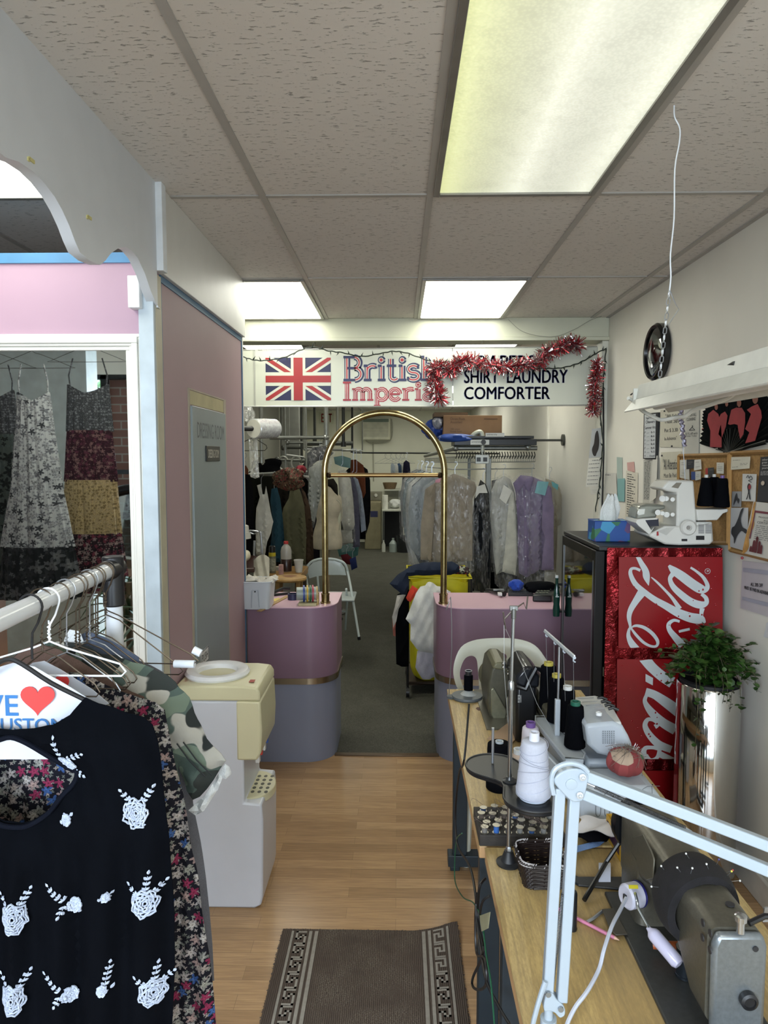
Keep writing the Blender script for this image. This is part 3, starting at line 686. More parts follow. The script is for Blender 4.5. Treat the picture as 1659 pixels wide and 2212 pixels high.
def hook(b, Y, xo, neckz, r=.0014, lean=0):
 x = barx(Y) + xo; R_ = .0205
 pts = [V((x + R_ * cos(a) + .0, Y + lean * (1 - a / pi) * .01, BARZ + R_ * sin(a) + .001)) for a in [R(200) - R(220) * i / 10 for i in range(11)]][::-1]
 pts = [V((x + R_ * cos(R(-20) + R(215) * i / 12), Y + lean * i * .001, BARZ + R_ * sin(R(-20) + R(215) * i / 12))) for i in range(13)][::-1]
 pts = pts + [V((x + .012, Y, BARZ - .028)), V((x + .002, Y, BARZ - .045)), V((x, Y, neckz + .02)), V((x, Y, neckz))]
 b.tube(pts, r, 6); return x
def wire_hanger(Y, xo, m, label, hw=.2, drop=.095, nz=1.435, group=None, tilt=0, r=.0014, roll=None, name='wire_hanger'):
 b = B(); x = hook(b, Y, xo, nz, r)
 for k in range(5): b.tube([(x + .003 * cos(k * 1.3), Y + .003 * sin(k * 1.3), nz + .004 + k * .007), (x - .003 * cos(k * 1.3), Y - .003 * sin(k * 1.3), nz + .008 + k * .007)], r * 1.1, 5)
 c, s_ = cos(tilt), sin(tilt)
 P_ = lambda u, v: V((x + u * c, Y + u * s_, nz + v))
 b.tube([P_(0, 0), P_(.03, -.012), P_(hw * .92, -drop + .01), P_(hw, -drop - .004), P_(hw * .94, -drop - .012), P_(-hw * .94, -drop - .012), P_(-hw, -drop - .004), P_(-hw * .92, -drop + .01), P_(-.03, -.012)], r, 6, closed=True)
 o = one(name, b, m, label, 'hanger', group, loc=(x, Y, nz))
 if roll: obj('paper_tube', B().cyl(P_(hw * .96, -drop - .012), P_(hw * .96 - .045, -drop - .012), .0085, n=14), mat('d8dee6', .6), o); obj('paper_tube', B().cyl(P_(hw * 1.03, -drop + .012) , P_(hw * .95, -drop + .02), .0085, n=14), mat('d8dee6', .6), o)
 return o
BRZ = mat('5d5348', .35, .85, .1); SLV = mat('a9adb3', .3, .8); WWH = mat('e2e8ef', .3)
# --- black embroidered blouse
YB1 = 1.165
right = [(183, 1507), (214, 1519), (262, 1535), (310, 1550), (330, 1565), (341, 1598), (348, 1658), (358, 1740), (364, 1820), (368, 1900), (375, 1985), (376, 2100), (368, 2230), (372, 2330), (380, 2450)]
neck = [(150, 1545), (114, 1566), (60, 1575), (28, 1576)]
CX = 28
mir = lambda pts: [(2 * CX - x, y) for x, y in pts]
o1 = neck[::-1] + right; o1 = o1 + mir(o1)[::-1][:-1]
hole = [(28, 1590), (60, 1605), (110, 1632), (150, 1657), (169, 1664), (158, 1690), (137, 1712), (110, 1747), (73, 1771), (46, 1778)]
hole = hole + mir(hole)[::-1][:-1] if False else hole + [(10, 1772), (-17, 1760), (-60, 1740), (-95, 1700), (-110, 1660), (-60, 1615), (0, 1596)]
def bl_fold(u, v):
 k = max(0, min(1, (1.15 - v) / .12)); sl = 1 if u > -.44 else 0
 a = u * 88 + .8 * sin(v * 4); f = .010 * k * (sin(a) + .3 * sin(1.8 * a + 1 + v))
 sv = -.40 + .0; d = (u - (-.455)) / .02   # groove where the sleeve meets the body
 f += .012 * math.exp(-d * d) * max(0, min(1, (1.27 - v) / .1))
 f += .002 * sin(u * 150 + v * 60) * (1 - k)
 return f
bb = cloth(pxl(o1, YB1), plane_y(YB1), .028, bl_fold, .0105, .03, [pxl(hole, YB1)])
t = one('blouse', bb, GNAVY, 'black blouse with white embroidered roses, hanging frontmost on the rack', 'blouse', loc=(barx(YB1), YB1, 1.4))
blouse = t
kd = KDTree(len(bb.front))
for i, p in enumerate(bb.front): kd.insert((p.x, p.z, 0), i)
kd.balance()
def onb(x, z, off=.0025):
 hs = kd.find_n((x, z, 0), 4); ws = [1 / (h[2] + 1e-4) for h in hs]; y = sum(bb.front[h[1]].y * q for h, q in zip(hs, ws)) / sum(ws); return V((x, y - off, z))
# neckline binding and tie
bind = [onb(*q, .004) for q in pxl([(0, 1597), (28, 1590), (60, 1604), (110, 1631), (150, 1656), (171, 1664), (160, 1692), (137, 1716), (110, 1751), (73, 1776), (46, 1783), (10, 1778), (-10, 1768)], YB1)]
obj('neck_binding', B().tube(bind, .0045, 8, sub=3), fabric('10131c'), t)
EMB = mat('a9b4c8', .8, 0, .35, 420, .6, 500)
SC = YB1 / F
def motif(px, py, kind, rot=0, sc=1.0, seed=1):
 rr_ = random.Random(seed); c = A(px, py, Y=YB1); b = B(); cr, sr = cos(rot), sin(rot)
 def P_(u, v, off=.0025): u, v = u * SC * sc, v * SC * sc; return onb(c.x + u * cr - v * sr, c.z + u * sr + v * cr, off)
 def leaf(u, v, a, l, w_):
  pts = [P_(u + l * q * cos(a) - w_ * sin(pi * q) * sin(a) * s_, v + l * q * sin(a) + w_ * sin(pi * q) * cos(a) * s_, .003) for q, s_ in [(0, 0), (.25, 1), (.5, 1), (.75, 1), (1, 0), (.75, -1), (.5, -1), (.25, -1)]]
  b.add([P_(u + l * .5 * cos(a), v + l * .5 * sin(a), .0052)] + pts, [(0, 1 + i, 1 + (i + 1) % 8) for i in range(8)])
 def sprig(u0, v0, a, n, l):
  n = max(2, n - 1)
  for i in range(n):
   u, v = u0 + cos(a) * l * 1.3 * i, v0 + sin(a) * l * 1.3 * i
   b.tube([P_(u, v, .003), P_(u + cos(a) * l, v + sin(a) * l, .003)], .0008, 4)
   for s_ in (1, -1): leaf(u, v, a + s_ * .8, 11, 3.3)
  leaf(u0 + cos(a) * l * 1.3 * n, v0 + sin(a) * l * 1.3 * n, a, 11, 3.6)
 def rose(u0, v0, rx, ry):
  for k in range(6):
   q = 1 - k * .165; N_ = 30; ph = rr_.uniform(0, 6); pts = []
   for i in range(N_):
    a = 2 * pi * i / N_; rr0 = q * (1 + .10 * sin(7 * a + ph) + .05 * sin(13 * a))
    pts.append(P_(u0 + rx * rr0 * cos(a) + k * .6, v0 + ry * rr0 * sin(a) + (1 - q) * 3, .004 + .0004 * k))
   b.tube(pts, .0018 if k < 4 else .0015, 5, closed=True)
  for i in range(26):
   a = rr_.uniform(0, 6.28); q = rr_.uniform(.2, .95); leaf(u0 + rx * q * cos(a), v0 + ry * q * sin(a), a + 1.6 + rr_.uniform(-.5, .5), rr_.uniform(7, 12), 2.6)
 if kind == 'rose': rose(0, -8, 25, 34); sprig(-14, 22, 2.25, 3, 9); sprig(15, 20, 1.0, 4, 8.5) if seed % 2 else sprig(17, 17, .75, 3, 9)
 elif kind == 'wide': rose(0, -6, 27, 30); sprig(-16, 16, 2.4, 3, 9); sprig(4, 24, 1.35, 4, 9); sprig(20, 14, .6, 3, 9)
 elif kind == 'spray': sprig(-4, 6, 2.3, 5, 9); rose(12, -14, 14, 16); sprig(-6, -8, 4.1, 3, 8)
 elif kind == 'shoulder': rose(14, -8, 21, 11); sprig(-6, 4, 2.2, 4, 10); sprig(14, 6, .75, 4, 9); sprig(34, -22, 0.05, 2, 8)
 elif kind == 'twig': sprig(0, -6, 1.35, 5, 9); rose(-6, -18, 9, 12); leaf(10, -20, 1.0, 12, 4)
 else: rose(2, 0, 9, 11); leaf(-12, -8, 2, 10, 4); leaf(12, 6, .6, 10, 4)
 obj('embroidery', b, EMB, blouse)
for a in [(140, 1632, 'shoulder', -.35, 1, 1), (301, 1738, 'rose', -.05, 1.02, 3), (155, 1757, 'bud', .3, 1, 2), (52, 1948, 'rose', .05, 1.0, 5), (163, 1925, 'spray', .1, 1.0, 4), (243, 1914, 'bud', 0, .8, 6), (322, 1928, 'wide', .05, 1, 7), (50, 2118, 'rose', 0, 1, 9), (155, 2112, 'spray', .1, 1, 8), (243, 2092, 'twig', 0, 1, 10), (337, 2122, 'wide', 0, 1, 11), (52, 2290, 'rose', 0, 1, 13), (330, 2300, 'wide', 0, 1, 15)]: motif(*a)
one('velvet_hanger', (lambda b: (hook(b, YB1 - .0, .0, 1.43, .002), b.tube([A(-70, 1475, Y=YB1), A(-10, 1436, Y=YB1), A(20, 1424, Y=YB1), A(50, 1436, Y=YB1), A(110, 1475, Y=YB1 + .0), A(180, 1510, Y=YB1 + .01), A(250, 1545, Y=YB1 + .012)], .004, 8, sub=3), b)[2])(B()), mat('101013', .7), 'slim black hanger inside the embroidered black blouse', 'hanger')
# --- paper shoulder capes with lettering
PAP = mat('c6ccd8', .7, 0, .04, 8); LB = mat('2d6cab', .6); LR = mat('dd3a38', .6)
def heart(cx, cy, w_, h_, Y):
 pts = []
 for i in range(40):
  a = 2 * pi * i / 40; x = 16 * sin(a) ** 3; z = 13 * cos(a) - 5 * cos(2 * a) - 2 * cos(3 * a) - cos(4 * a); pts.append((cx + x / 32 * w_, cy - (z + 2.5) / 29 * h_))
 return [A(x, y, Y=Y) for x, y in pts]
YC = 1.205
ol = [(-128, 1525), (-70, 1480), (-20, 1446), (28, 1432), (75, 1440), (125, 1470), (205, 1520), (190, 1580), (150, 1640), (28, 1640), (-110, 1640)]
cp = one('hanger_cape', cloth(pxl(ol, YC), plane_y(YC), .004, folds(.002, 20), .02, .02), PAP, 'white paper shoulder cape with a red heart and blue words, over the front hanger', 'hanger cover', loc=(barx(YC), YC, 1.43))
def ptext(s, x0, x1, yb, yt, m, Y, par, **k):
 a, c = A(x0, yb, Y=Y), A(x1, yt, Y=Y); return text(s, front(a), c.x - a.x, c.z - a.z, m, par, **k)
ptext('WE', -62, 38, 1546, 1502, LB, YC - .0068, cp, bold=.01); ptext('CUSTOMERS', -28, 205, 1580, 1553, LB, YC - .0068, cp, bold=.01)
obj('heart', B().prism(heart(81, 1515, 74, 64, YC - .0068), (0, .001, 0)), LR, cp)
YC2 = 1.255
ol = [(0, 1500), (40, 1455), (70, 1432), (95, 1428), (130, 1446), (200, 1490), (235, 1520), (150, 1560), (40, 1560)]
cp = one('hanger_cape', cloth(pxl(ol, YC2), plane_y(YC2), .004, None, .02, .02), PAP, 'second white paper cape just behind the front one, its red heart half hidden', 'hanger cover', loc=(barx(YC2), YC2, 1.43))
obj('heart', B().prism(heart(118, 1484, 62, 54, YC2 - .006), (0, .001, 0)), LR, cp)
# --- floral dress behind
YF = 1.315
fr_ = [(120, 1462), (150, 1452), (183, 1456), (220, 1476), (256, 1492), (300, 1507), (335, 1517), (355, 1534), (361, 1566), (371, 1612), (380, 1658), (389, 1703), (405, 1763), (416, 1841), (430, 1909), (444, 1978), (453, 2047), (462, 2138), (471, 2230), (480, 2400)]
lf = [(2 * 72 - x, y) for x, y in fr_][::-1]
FLO = m_floral('floral_print', '101019', ['9a9a92', 'b4aca6', 'a78f88', '8d3050', '98988c', 'b8b3ac', '3f5f94', 'a89c92'], 44, .36, ['8c8e84', 'a49a94', '6c6f68', '9a8f88'])
def ff(u, v): return .006 * sin(u * 190 + 2 * sin(v * 3)) * max(.15, min(1, (1.28 - v) / .2)) + .010 * sin(u * 60 + v * 2) * max(0, min(1, (1.2 - v) / .3))
one('floral_dress', cloth(pxl(fr_ + lf, YF), plane_y(YF), .026, ff, .012, .03), FLO, 'dark dress with small pink, blue and white flowers, second garment on the rack', 'dress', loc=(barx(YF), YF, 1.4))
one('brown_shirt', cloth(pxl([(25, 1425), (45, 1404), (80, 1392), (130, 1402), (190, 1440), (240, 1470), (310, 1505), (330, 1560), (330, 1800), (-60, 1800), (-60, 1480)], 1.375), plane_y(1.375), .018, folds(.004, 50), .02, .02), fabric('5d4a42'), 'dusty brown shirt collar squeezed between the floral dress and camouflage shirt', 'shirt', loc=(barx(1.375), 1.375, 1.4))
YM = 1.425
cam_ = [(78, 1412), (95, 1392), (123, 1386), (165, 1386), (195, 1398), (222, 1412), (250, 1418), (285, 1432), (322, 1444), (358, 1460), (378, 1474), (398, 1497), (421, 1539), (448, 1594), (476, 1626), (488, 1644), (474, 1664), (462, 1684), (446, 1706), (430, 1724), (414, 1732), (404, 1708), (394, 1680), (386, 1650), (382, 1760), (380, 1900), (-40, 1900), (-60, 1600), (-40, 1480), (20, 1440)]
def cf(u, v): return .005 * sin((u * .7 + v) * 60) + .004 * sin((u - v * .6) * 90 + 2) + .003 * sin(v * 140 + u * 30)
t = one('camouflage_shirt', cloth(pxl(cam_, YM), plane_y(YM), .030, cf, .013, .03), m_camo(), 'green and grey camouflage short sleeved shirt, sleeve sticking out past the dresses', 'shirt', loc=(barx(YM), YM, 1.4))
obj('sleeve_cuff', cloth(pxl([(490, 1644), (498, 1652), (502, 1668), (492, 1676), (484, 1674), (474, 1700), (462, 1718), (445, 1744), (425, 1756), (411, 1744), (424, 1732), (446, 1712), (462, 1688), (476, 1664)], YM), plane_y(YM - .012), .012, folds(.004, 160), .008, .01), fabric('c3c6c6'), t)
obj('shoulder_flap', cloth(pxl([(170, 1432), (178, 1400), (196, 1394), (228, 1408), (232, 1414), (200, 1428), (180, 1440)], YM), plane_y(YM - .03), .006, None, .01, .01), m_camo(), t)
sm = []
for k in range(2): sm.append(B().tube([A(x, y, Y=YM - .031) for x, y in ((382 + k * 14, 1606 - k * 3), (410 + k * 14, 1644 - k * 3), (444 + k * 14, 1678 - k * 3))], .0015, 5))
for s_ in sm: obj('seam', s_, mat('23282a', .8), t)
YG = 1.485
gr = [(160, 1392), (180, 1374), (210, 1376), (250, 1398), (300, 1425), (350, 1452), (392, 1490), (402, 1540), (408, 1640), (418, 1740), (432, 1820), (444, 1900), (452, 1970), (458, 2040), (462, 2120), (60, 2120), (20, 1600), (60, 1440)]
one('grey_coat', cloth(pxl(gr, YG), plane_y(YG), .022, folds(.004, 70), .022, .02), fabric('5f6067'), 'long heathered grey coat at the far end of the rack behind the camouflage shirt', 'coat', loc=(barx(YG), YG, 1.4))
one('denim_shirt', cloth(pxl([(172, 1372), (190, 1364), (225, 1376), (262, 1396), (300, 1420), (300, 1500), (120, 1500), (120, 1400)], 1.455), plane_y(1.455), .012, None, .02, .02), fabric('4d5668'), 'blue grey denim shirt collar peeping above the camouflage shirt', 'shirt', loc=(barx(1.455), 1.455, 1.4))
one('white_collar_shirt', cloth(pxl([(140, 1378), (150, 1360), (172, 1364), (180, 1384), (176, 1440), (120, 1440)], 1.44), plane_y(1.44), .012, None, .02, .02), fabric('d0d4d6'), 'white shirt collar tip behind the camouflage collar', 'shirt', loc=(barx(1.44), 1.44, 1.4))
# hangers
wire_hanger(1.225, .004, WWH, 'white coated wire hanger over the second paper cape', .135, .05, 1.445, r=.0018)
for i, (Y, xo, nz, m_, lb) in enumerate([(1.217, -.006, 1.43, BRZ, 'bronze wire hanger hooked nearest the front of the white bar'), (1.275, .002, 1.425, BRZ, 'bronze wire hanger right behind the white coated one'), (1.315, -.003, 1.40, SLV, 'bright wire hanger carrying the small flowered dress'), (1.345, .003, 1.40, BRZ, 'bronze wire hanger just ahead of the brown shirt'), (1.375, -.002, 1.395, BRZ, 'bronze wire hanger inside the brown shirt'), (1.403, .002, 1.395, BRZ, 'bronze wire hanger touching the camouflage collar'), (1.43, -.002, 1.395, SLV, 'bright wire hanger inside the camouflage shirt'), (1.452, .002, 1.395, BRZ, 'bronze wire hanger inside the denim shirt'), (1.47, 0, 1.40, BRZ, 'bronze wire hanger next to the grey coat')]):
 wire_hanger(Y, xo, m_, lb, .10, .07, nz)
wire_hanger(1.51, .002, BRZ, 'dark trouser hanger with white paper tubes jutting out over the cooler', .205, .105, 1.44, tilt=-.05, roll=1)
wire_hanger(1.527, -.002, BRZ, 'plain trouser hanger farthest along the bar by the black joint', .17, .12, 1.425, tilt=-.03)
# ================================================================ WINDOW CORNER SEEN IN THE MIRROR
def virt(px, py, Yv):  # a point seen in the mirror plane y = 2.544
 q = A(px, py, Y=Yv); return V((q.x, 2 * 2.544 - Yv, q.z))
t = thing('garment_rail', 'high metal rail with dresses for sale, seen in the mirror', 'clothes rail', (-2.0, 1.1, 2.42))
obj('rail_tube', B().cyl((-3.3, 1.12, 2.42), (-1.3, 1.12, 2.42), .013), mat('8c8f92', .3, .8), t)
for x in (-3.2, -1.4): obj('rail_drop', B().cyl((x, 1.12, 2.42), (x, 1.12, CZ), .008), mat('8c8f92', .3, .8), t)
D1 = m_floral('grey_block_print', 'b0b3b5', ['7c7f84', '4a4d52', 'a5a8aa', 'b0b3b5'], 24, .33, ['8a8d90', '9a9da1', '75787c'])
D2a = m_floral('dark_speckle', '3c3e42', ['8a8d90', '55585a'], 70, .34); D2b = m_floral('wine_roses', '2c1a22', ['633544', '8a6a68', '40242e'], 45, .45); D2c = m_floral('tan_print', 'a8946e', ['85734f', 'b8a580'], 60, .35); D2d = m_floral('black_roses', '19171c', ['7a3a4a', 'a08b88', '36242c'], 40, .42)
def tiered(Yv, c, spec, name, label, hang=.035):
 """spec: list of tiers (material, ytop, halfwidth top px, ybot, halfwidth bottom px); the dress faces the mirror"""
 Y = 2 * 2.544 - Yv; X0 = virt(c, 1000, Yv).x
 t = thing(name, label, 'dress', (X0, Y, virt(c, spec[0][1], Yv).z))
 for k, (m_, ya, ha, yb, hb) in enumerate(spec):
  za, zb = virt(c, ya, Yv).z, virt(c, yb, Yv).z; ha *= Yv / F; hb *= Yv / F
  def fn(u, v):
   a = 2 * pi * u; h = ha + (hb - ha) * v ** .8; nf = 13; w_ = 1 + .10 * v * sin(nf * a + k) + .03 * sin(29 * a)
   z = za + (zb - za) * v
   if k == 0: z += (1 - v) ** 3 * (.05 * abs(cos(a)) ** 2 - .03)
   return V((X0 + h * w_ * cos(a), Y + (.05 + .10 * h) * w_ * sin(a) * (1 + k * .2), z))
  obj('tier' if k else 'bodice', B().grid(fn, 90, 16, True), m_, t)
 for s_ in (-1, 1):
  z0 = virt(c, spec[0][1], Yv).z; h = spec[0][2] * Yv / F
  obj('strap', B().tube([(X0 + s_ * h * .9, Y, z0 + .01), (X0 + s_ * h * .95, Y, z0 + .07), (X0 + s_ * h * .72, Y, z0 + .165)], .004, 6), m_ if 0 else spec[0][0], t)
 hz = virt(c, spec[0][1], Yv).z + .165
 one('wire_hanger', B().tube([(X0, Y, 2.433), (X0 + .015, Y, 2.44), (X0 + .018, Y, 2.42), (X0, Y, 2.40), (X0, Y, hz + .07), (X0 + .05, Y, hz + .05), (X0 + .2, Y, hz - .01), (X0 + .19, Y, hz - .02), (X0 - .19, Y, hz - .02), (X0 - .2, Y, hz - .01), (X0 - .05, Y, hz + .05), (X0, Y, hz + .07)], .0016, 6, sub=2), mat('5a5c5e', .4, .8), 'thin wire hanger holding the ' + label.split(' with')[0] + ', seen in the mirror', 'hanger')
tiered(4.0, 196, [(D2a, 838, 44, 932, 47), (D2b, 930, 47, 1040, 54), (D2c, 1036, 54, 1152, 60), (D2d, 1150, 60, 1275, 70)], 'tiered_dress', 'tiered strappy dress with black, wine, tan and flowered bands, reflected in the mirror')
tiered(3.76, 78, [(D1, 855, 34, 930, 38), (D1, 928, 40, 1060, 52), (D1, 1058, 54, 1180, 74), (m_floral('dark_hem_print', '1c1f22', ['6d7072', '3a3d40'], 14, .38), 1178, 74, 1290, 84)], 'printed_dress', 'grey block printed strappy dress with a dark hem, reflected in the mirror')
tiered(4.1, 2, [(D2a, 850, 34, 940, 40), (m_floral('olive_print', '4c5450', ['2c302f', '5f6a66'], 16, .4), 938, 42, 1290, 60)], 'long_dress', 'dark olive long dress with faint print at the mirror left edge')
# round black framed piece, brick pier, plants
c = virt(292, 1165, 4.6)
t = thing('round_mirror', 'round black framed standing mirror near the window, seen in the wall mirror', 'mirror', (c.x, c.y, c.z - .36))
obj('round_frame', B().tube([c + V((.33 * cos(a), .0, .33 * sin(a))) for a in [2 * pi * i / 40 for i in range(40)]], .035, 12, closed=True), mat('16171a', .25), t)
obj('round_glass', B().cyl(c + V((0, -.005, 0)), c + V((0, .005, 0)), .32, n=40), glass((.7, .8, .78), .35), t)
obj('stand', B().box((c.x - .2, c.y - .1, 0), (c.x + .2, c.y + .1, .03)).box((c.x - .02, c.y - .02, .03), (c.x + .02, c.y + .02, c.z - .34)), mat('16171a', .25), t, bevel=.004)
def m_brick():
 n = N('red_brick'); br = n.n('ShaderNodeTexBrick'); br.inputs['Scale'].default_value = 1; br.inputs['Brick Width'].default_value = .2; br.inputs['Row Height'].default_value = .075; br.inputs['Mortar Size'].default_value = .006
 sp_ = n.n('ShaderNodeSeparateXYZ'); n.l(n.co(), sp_.inputs[0]); cb = n.n('ShaderNodeCombineXYZ'); n.l(n.math('ADD', sp_.outputs[0], sp_.outputs[1]), cb.inputs[0]); n.l(sp_.outputs[2], cb.inputs[1]); n.l(cb.outputs[0], br.inputs[0])
 br.inputs['Color1'].default_value = lin('6b4d45'); br.inputs['Color2'].default_value = lin('86645a'); br.inputs['Mortar'].default_value = lin('8e8a84')
 n.set(br.outputs[0], .9); return n.m
struct('trim_16', B().box((-2.68, -1.75, 0), (-2.02, -1.38, 3.2)), m_brick())
def tree(x, y, z, r, n_, seed, label, col):
 rr_ = random.Random(seed); t = thing('tree', label, 'tree', (x, y, 0)); b = B()
 for i in range(n_):
  a, p, q = rr_.uniform(0, 6.28), rr_.uniform(-1, 1), rr_.uniform(.5, 1) ** .5 * r; s_ = sqrt(1 - p * p)
  c_ = V((x + q * s_ * cos(a), y + q * s_ * sin(a) * .7, z + q * p * 1.2)); d = V((rr_.uniform(-1, 1), rr_.uniform(-1, 1), rr_.uniform(-1, 1))).normalized() * .12; e = d.cross(V((rr_.uniform(-1, 1), rr_.uniform(-1, 1), 1))).normalized() * .06
  b.add([c_ - d, c_ + e, c_ + d, c_ - e], [(0, 1, 2, 3)])
 obj('foliage', b, mat(col, .6, 0, .4, 2), t); obj('trunk', B().cyl((x, y, -.1), (x, y, z), .12, .07, 10), mat('4a4036', .9), t)
tree(-4.6, -5.0, 2.2, 1.7, 2600, 1, 'leafy green tree outside, beyond the storefront glass', '4f7a4a'); tree(-6.9, -9.6, 2.4, 2.2, 2600, 2, 'paler leafy tree farther out in the street', '7ba074')
struct('ground', B().box((-14, -16, -.12), (12, -2.6, -.02)), mat('8d9088', .9))
def strappy(x, y, z, n_, L, seed, label, lean=(0, 0)):
 rr_ = random.Random(seed); t = thing('potted_dracaena', label, 'plant', (x, y, 0));
 obj('pot', B().lathe((x, y, 0), [(.10, 0), (.14, .24), (.15, .26), (.14, .27), (.13, .25), (0, .24)], 24), mat('3a2f2a', .5), t)
 obj('stem', B().tube([(x, y, .2), (x + .01, y, z)], .018, 8), mat('5b4c38', .8), t)
 for i in range(n_):
  a = rr_.uniform(0, 6.28); up = rr_.uniform(.25, 1.2); l = L * rr_.uniform(.7, 1.1); b = B(); zz = z - rr_.uniform(0, .25)
  def fn(u, v):
   rr0 = l * v * cos(up * .8); h = l * (v * sin(up) - .75 * v * v * (1.1 - .4 * up)); w_ = .018 * (1 - v) ** .6 * (.5 + v * 1.6 if v < .3 else 1)
   return V((x + rr0 * cos(a) - (u - .5) * 2 * w_ * sin(a), y + rr0 * sin(a) + (u - .5) * 2 * w_ * cos(a), zz + h + .01 * abs(u - .5)))
  obj('leaf', b.grid(fn, 3, 9), mat('27402a', .35, 0, .3, 12), t)
strappy(-1.13, 1.75, 1.05, 26, .46, 4, 'dark strap leaved plant behind the clothes rack, near the mirror')
strappy(-1.42, 1.45, 1.12, 24, .44, 5, 'second strap leaved plant, seen below the dresses in the mirror')
one('wooden_ledge', B().box((-2.6, .55, 1.02), (-1.45, .85, 1.05)).box((-2.6, .57, 0), (-2.56, .83, 1.02)).box((-1.5, .57, 0), (-1.46, .83, 1.02)), mat('7a4f2f', .45, 0, .2, 6), 'brown wooden display shelf reflected low in the mirror', 'shelf', bevel=.004)
# ================================================================ BACK ROOM: racks, conveyor, garments
FILM = clearfilm()
STEEL = mat('8f918c', .35, .75, .08, 20); DKST = mat('4d4e4a', .4, .6)
def zpx(pts, ox, oy, sc, Y): return pxl([(ox + x / sc, oy + y / sc) for x, y in pts], Y)
def lp(pts, Y): return zpx(pts, 500, 680, 3.352, Y)
def rp(pts, Y): return zpx(pts, 880, 680, 3.352, Y)
HK = []
def garment(name, ol, Y, col, label, cat, thick=.032, am=.014, fr=64, film=False, hang=None, group=None, extra=None, hookz=None):
 xs = [p[0] for p in ol]; zs_ = [p[1] for p in ol]; zt = max(zs_); xc = sum(p[0] for p in ol if p[1] > zt - .06) / max(1, len([p for p in ol if p[1] > zt - .06]))
 rd = sum(map(ord, label)) % 17
 t = thing(name, label, cat, (xc, Y, zt), group)
 body = cloth(ol, plane_y(Y), thick, folds(am, fr, rd, zt - .04, .3), .026, .03)
 bo = obj(name.split('_')[-1] + '_body' if name.count('_') else 'body', body, col if not isinstance(col, str) else fabric(col), t)
 if extra: extra(t, body)
 if film:
  c = (sum(xs) / len(xs), sum(zs_) / len(zs_)); zb = min(zs_) - .10
  o2 = [(c[0] + (x - c[0]) * 1.10, c[1] + (z - c[1]) * 1.02 + .015) for x, z in ol]; o2 = [(x, z if z > zb + .22 else zb + .05 * sin(x * 40)) for x, z in o2]
  obj('plastic_cover', cloth(o2, plane_y(Y), thick + .022, lambda u, v: .012 * sin(u * 37 + v * 9 + rd) + .006 * sin(u * 90 + v * 31), .035, .05), FILM, t)
 hz = hookz or zt + .10; HK.append((name, xc, Y, hz))
 obj('hanger_hook', B().tube([(xc, Y, zt - .02), (xc, Y, zt + .05), (xc + .018, Y, zt + .075), (xc + .012, Y, hz), (xc - .006, Y, hz - .004)], .0022, 5, sub=3), SLV, t)
 return t
def collar(Y, pts, m, fn=lp):
 return lambda t, b: obj('collar', cloth(fn(pts, Y - .065), plane_y(Y - .07), .008, None, .02, .01), m, t)
# ---- right conveyor run
def lav(t, b):
 m = fabric('81748f');
 obj('collar', cloth(rp([(770, 1230), (820, 1160), (850, 1190), (905, 1170), (915, 1190), (880, 1290), (845, 1225), (800, 1280)], 6.08), plane_y(6.07), .010, None, .015, .01), m, t)
 obj('placket', cloth(rp([(838, 1235), (855, 1238), (866, 1500), (868, 1880), (850, 1880), (848, 1500)], 6.07), plane_y(6.085), .004, None, .03, .004), m, t)
 obj('sleeve', cloth(rp([(985, 1250), (1035, 1250), (1062, 1400), (1060, 1560), (1062, 1850), (972, 1850), (985, 1700), (1000, 1620), (975, 1540)], 6.05), plane_y(6.06), .03, folds(.006, 60), .025, .03), m, t)
 for z in (1315, 1460, 1610, 1750):
  q = A(880 + 855 / 3.352, 680 + z / 3.352, Y=6.07); obj('button', B().cyl(q, q + V((0, -.004, 0)), .006, n=8), mat('d8d4e0', .3), t)
 obj('laundry_tag', cloth(rp([(945, 1205), (1028, 1210), (1000, 1310), (925, 1290)], 6.0), plane_y(6.02), .003, folds(.004, 30), .02, .01), mat('7fb3b8', .6), t)
def wht(t, b):
 obj('laundry_tag', cloth(rp([(700, 1230), (760, 1275), (715, 1370), (668, 1330)], 6.1), plane_y(6.11), .003, None, .02, .01), mat('dcdad0', .6), t)
 obj('sleeve', cloth(rp([(735, 1230), (775, 1290), (790, 1450), (800, 1750), (785, 1890), (690, 1865), (710, 1700), (725, 1500), (740, 1350)], 6.12), plane_y(6.155), .03, folds(.006, 60), .025, .03), fabric('c9c7ba'), t)
def lapels(t, b):
 obj('laundry_tag', cloth(rp([(205, 1195), (245, 1180), (235, 1215), (200, 1215)], 5.9), plane_y(5.9), .003, None, .02, .01), mat('c98b98', .6), t)
 obj('sleeve', cloth(rp([(130, 1262), (205, 1212), (190, 1500), (170, 1785), (95, 1772), (98, 1520)], 5.93), plane_y(5.93), .035, folds(.008, 40), .03, .03), fabric('8b8070'), t)
garment('beige_jacket', rp([(300, 1165), (335, 1150), (400, 1172), (485, 1208), (505, 1262), (470, 1330), (470, 1780), (300, 1795), (150, 1790), (150, 1500), (130, 1262), (205, 1212)], 6.0), 6.0, '8b8070', 'beige jacket in a clear plastic cover, seen through the arch\'s right leg', 'jacket', film=True, extra=lapels)
garment('black_coat', rp([(535, 1195), (575, 1230), (600, 1300), (606, 1560), (602, 1900), (600, 2010), (470, 2010), (468, 1800), (465, 1560), (490, 1330)], 6.1), 6.16, '191b1e', 'long black coat in shiny plastic between the beige jacket and the grey post', 'coat', film=True, am=.016, extra=lambda t, b: obj('laundry_tag', cloth(rp([(500, 1245), (560, 1225), (580, 1290), (520, 1290), (490, 1330)], 6.0), plane_y(5.99), .003, None, .02, .01), mat('d6d4ca', .6), t))
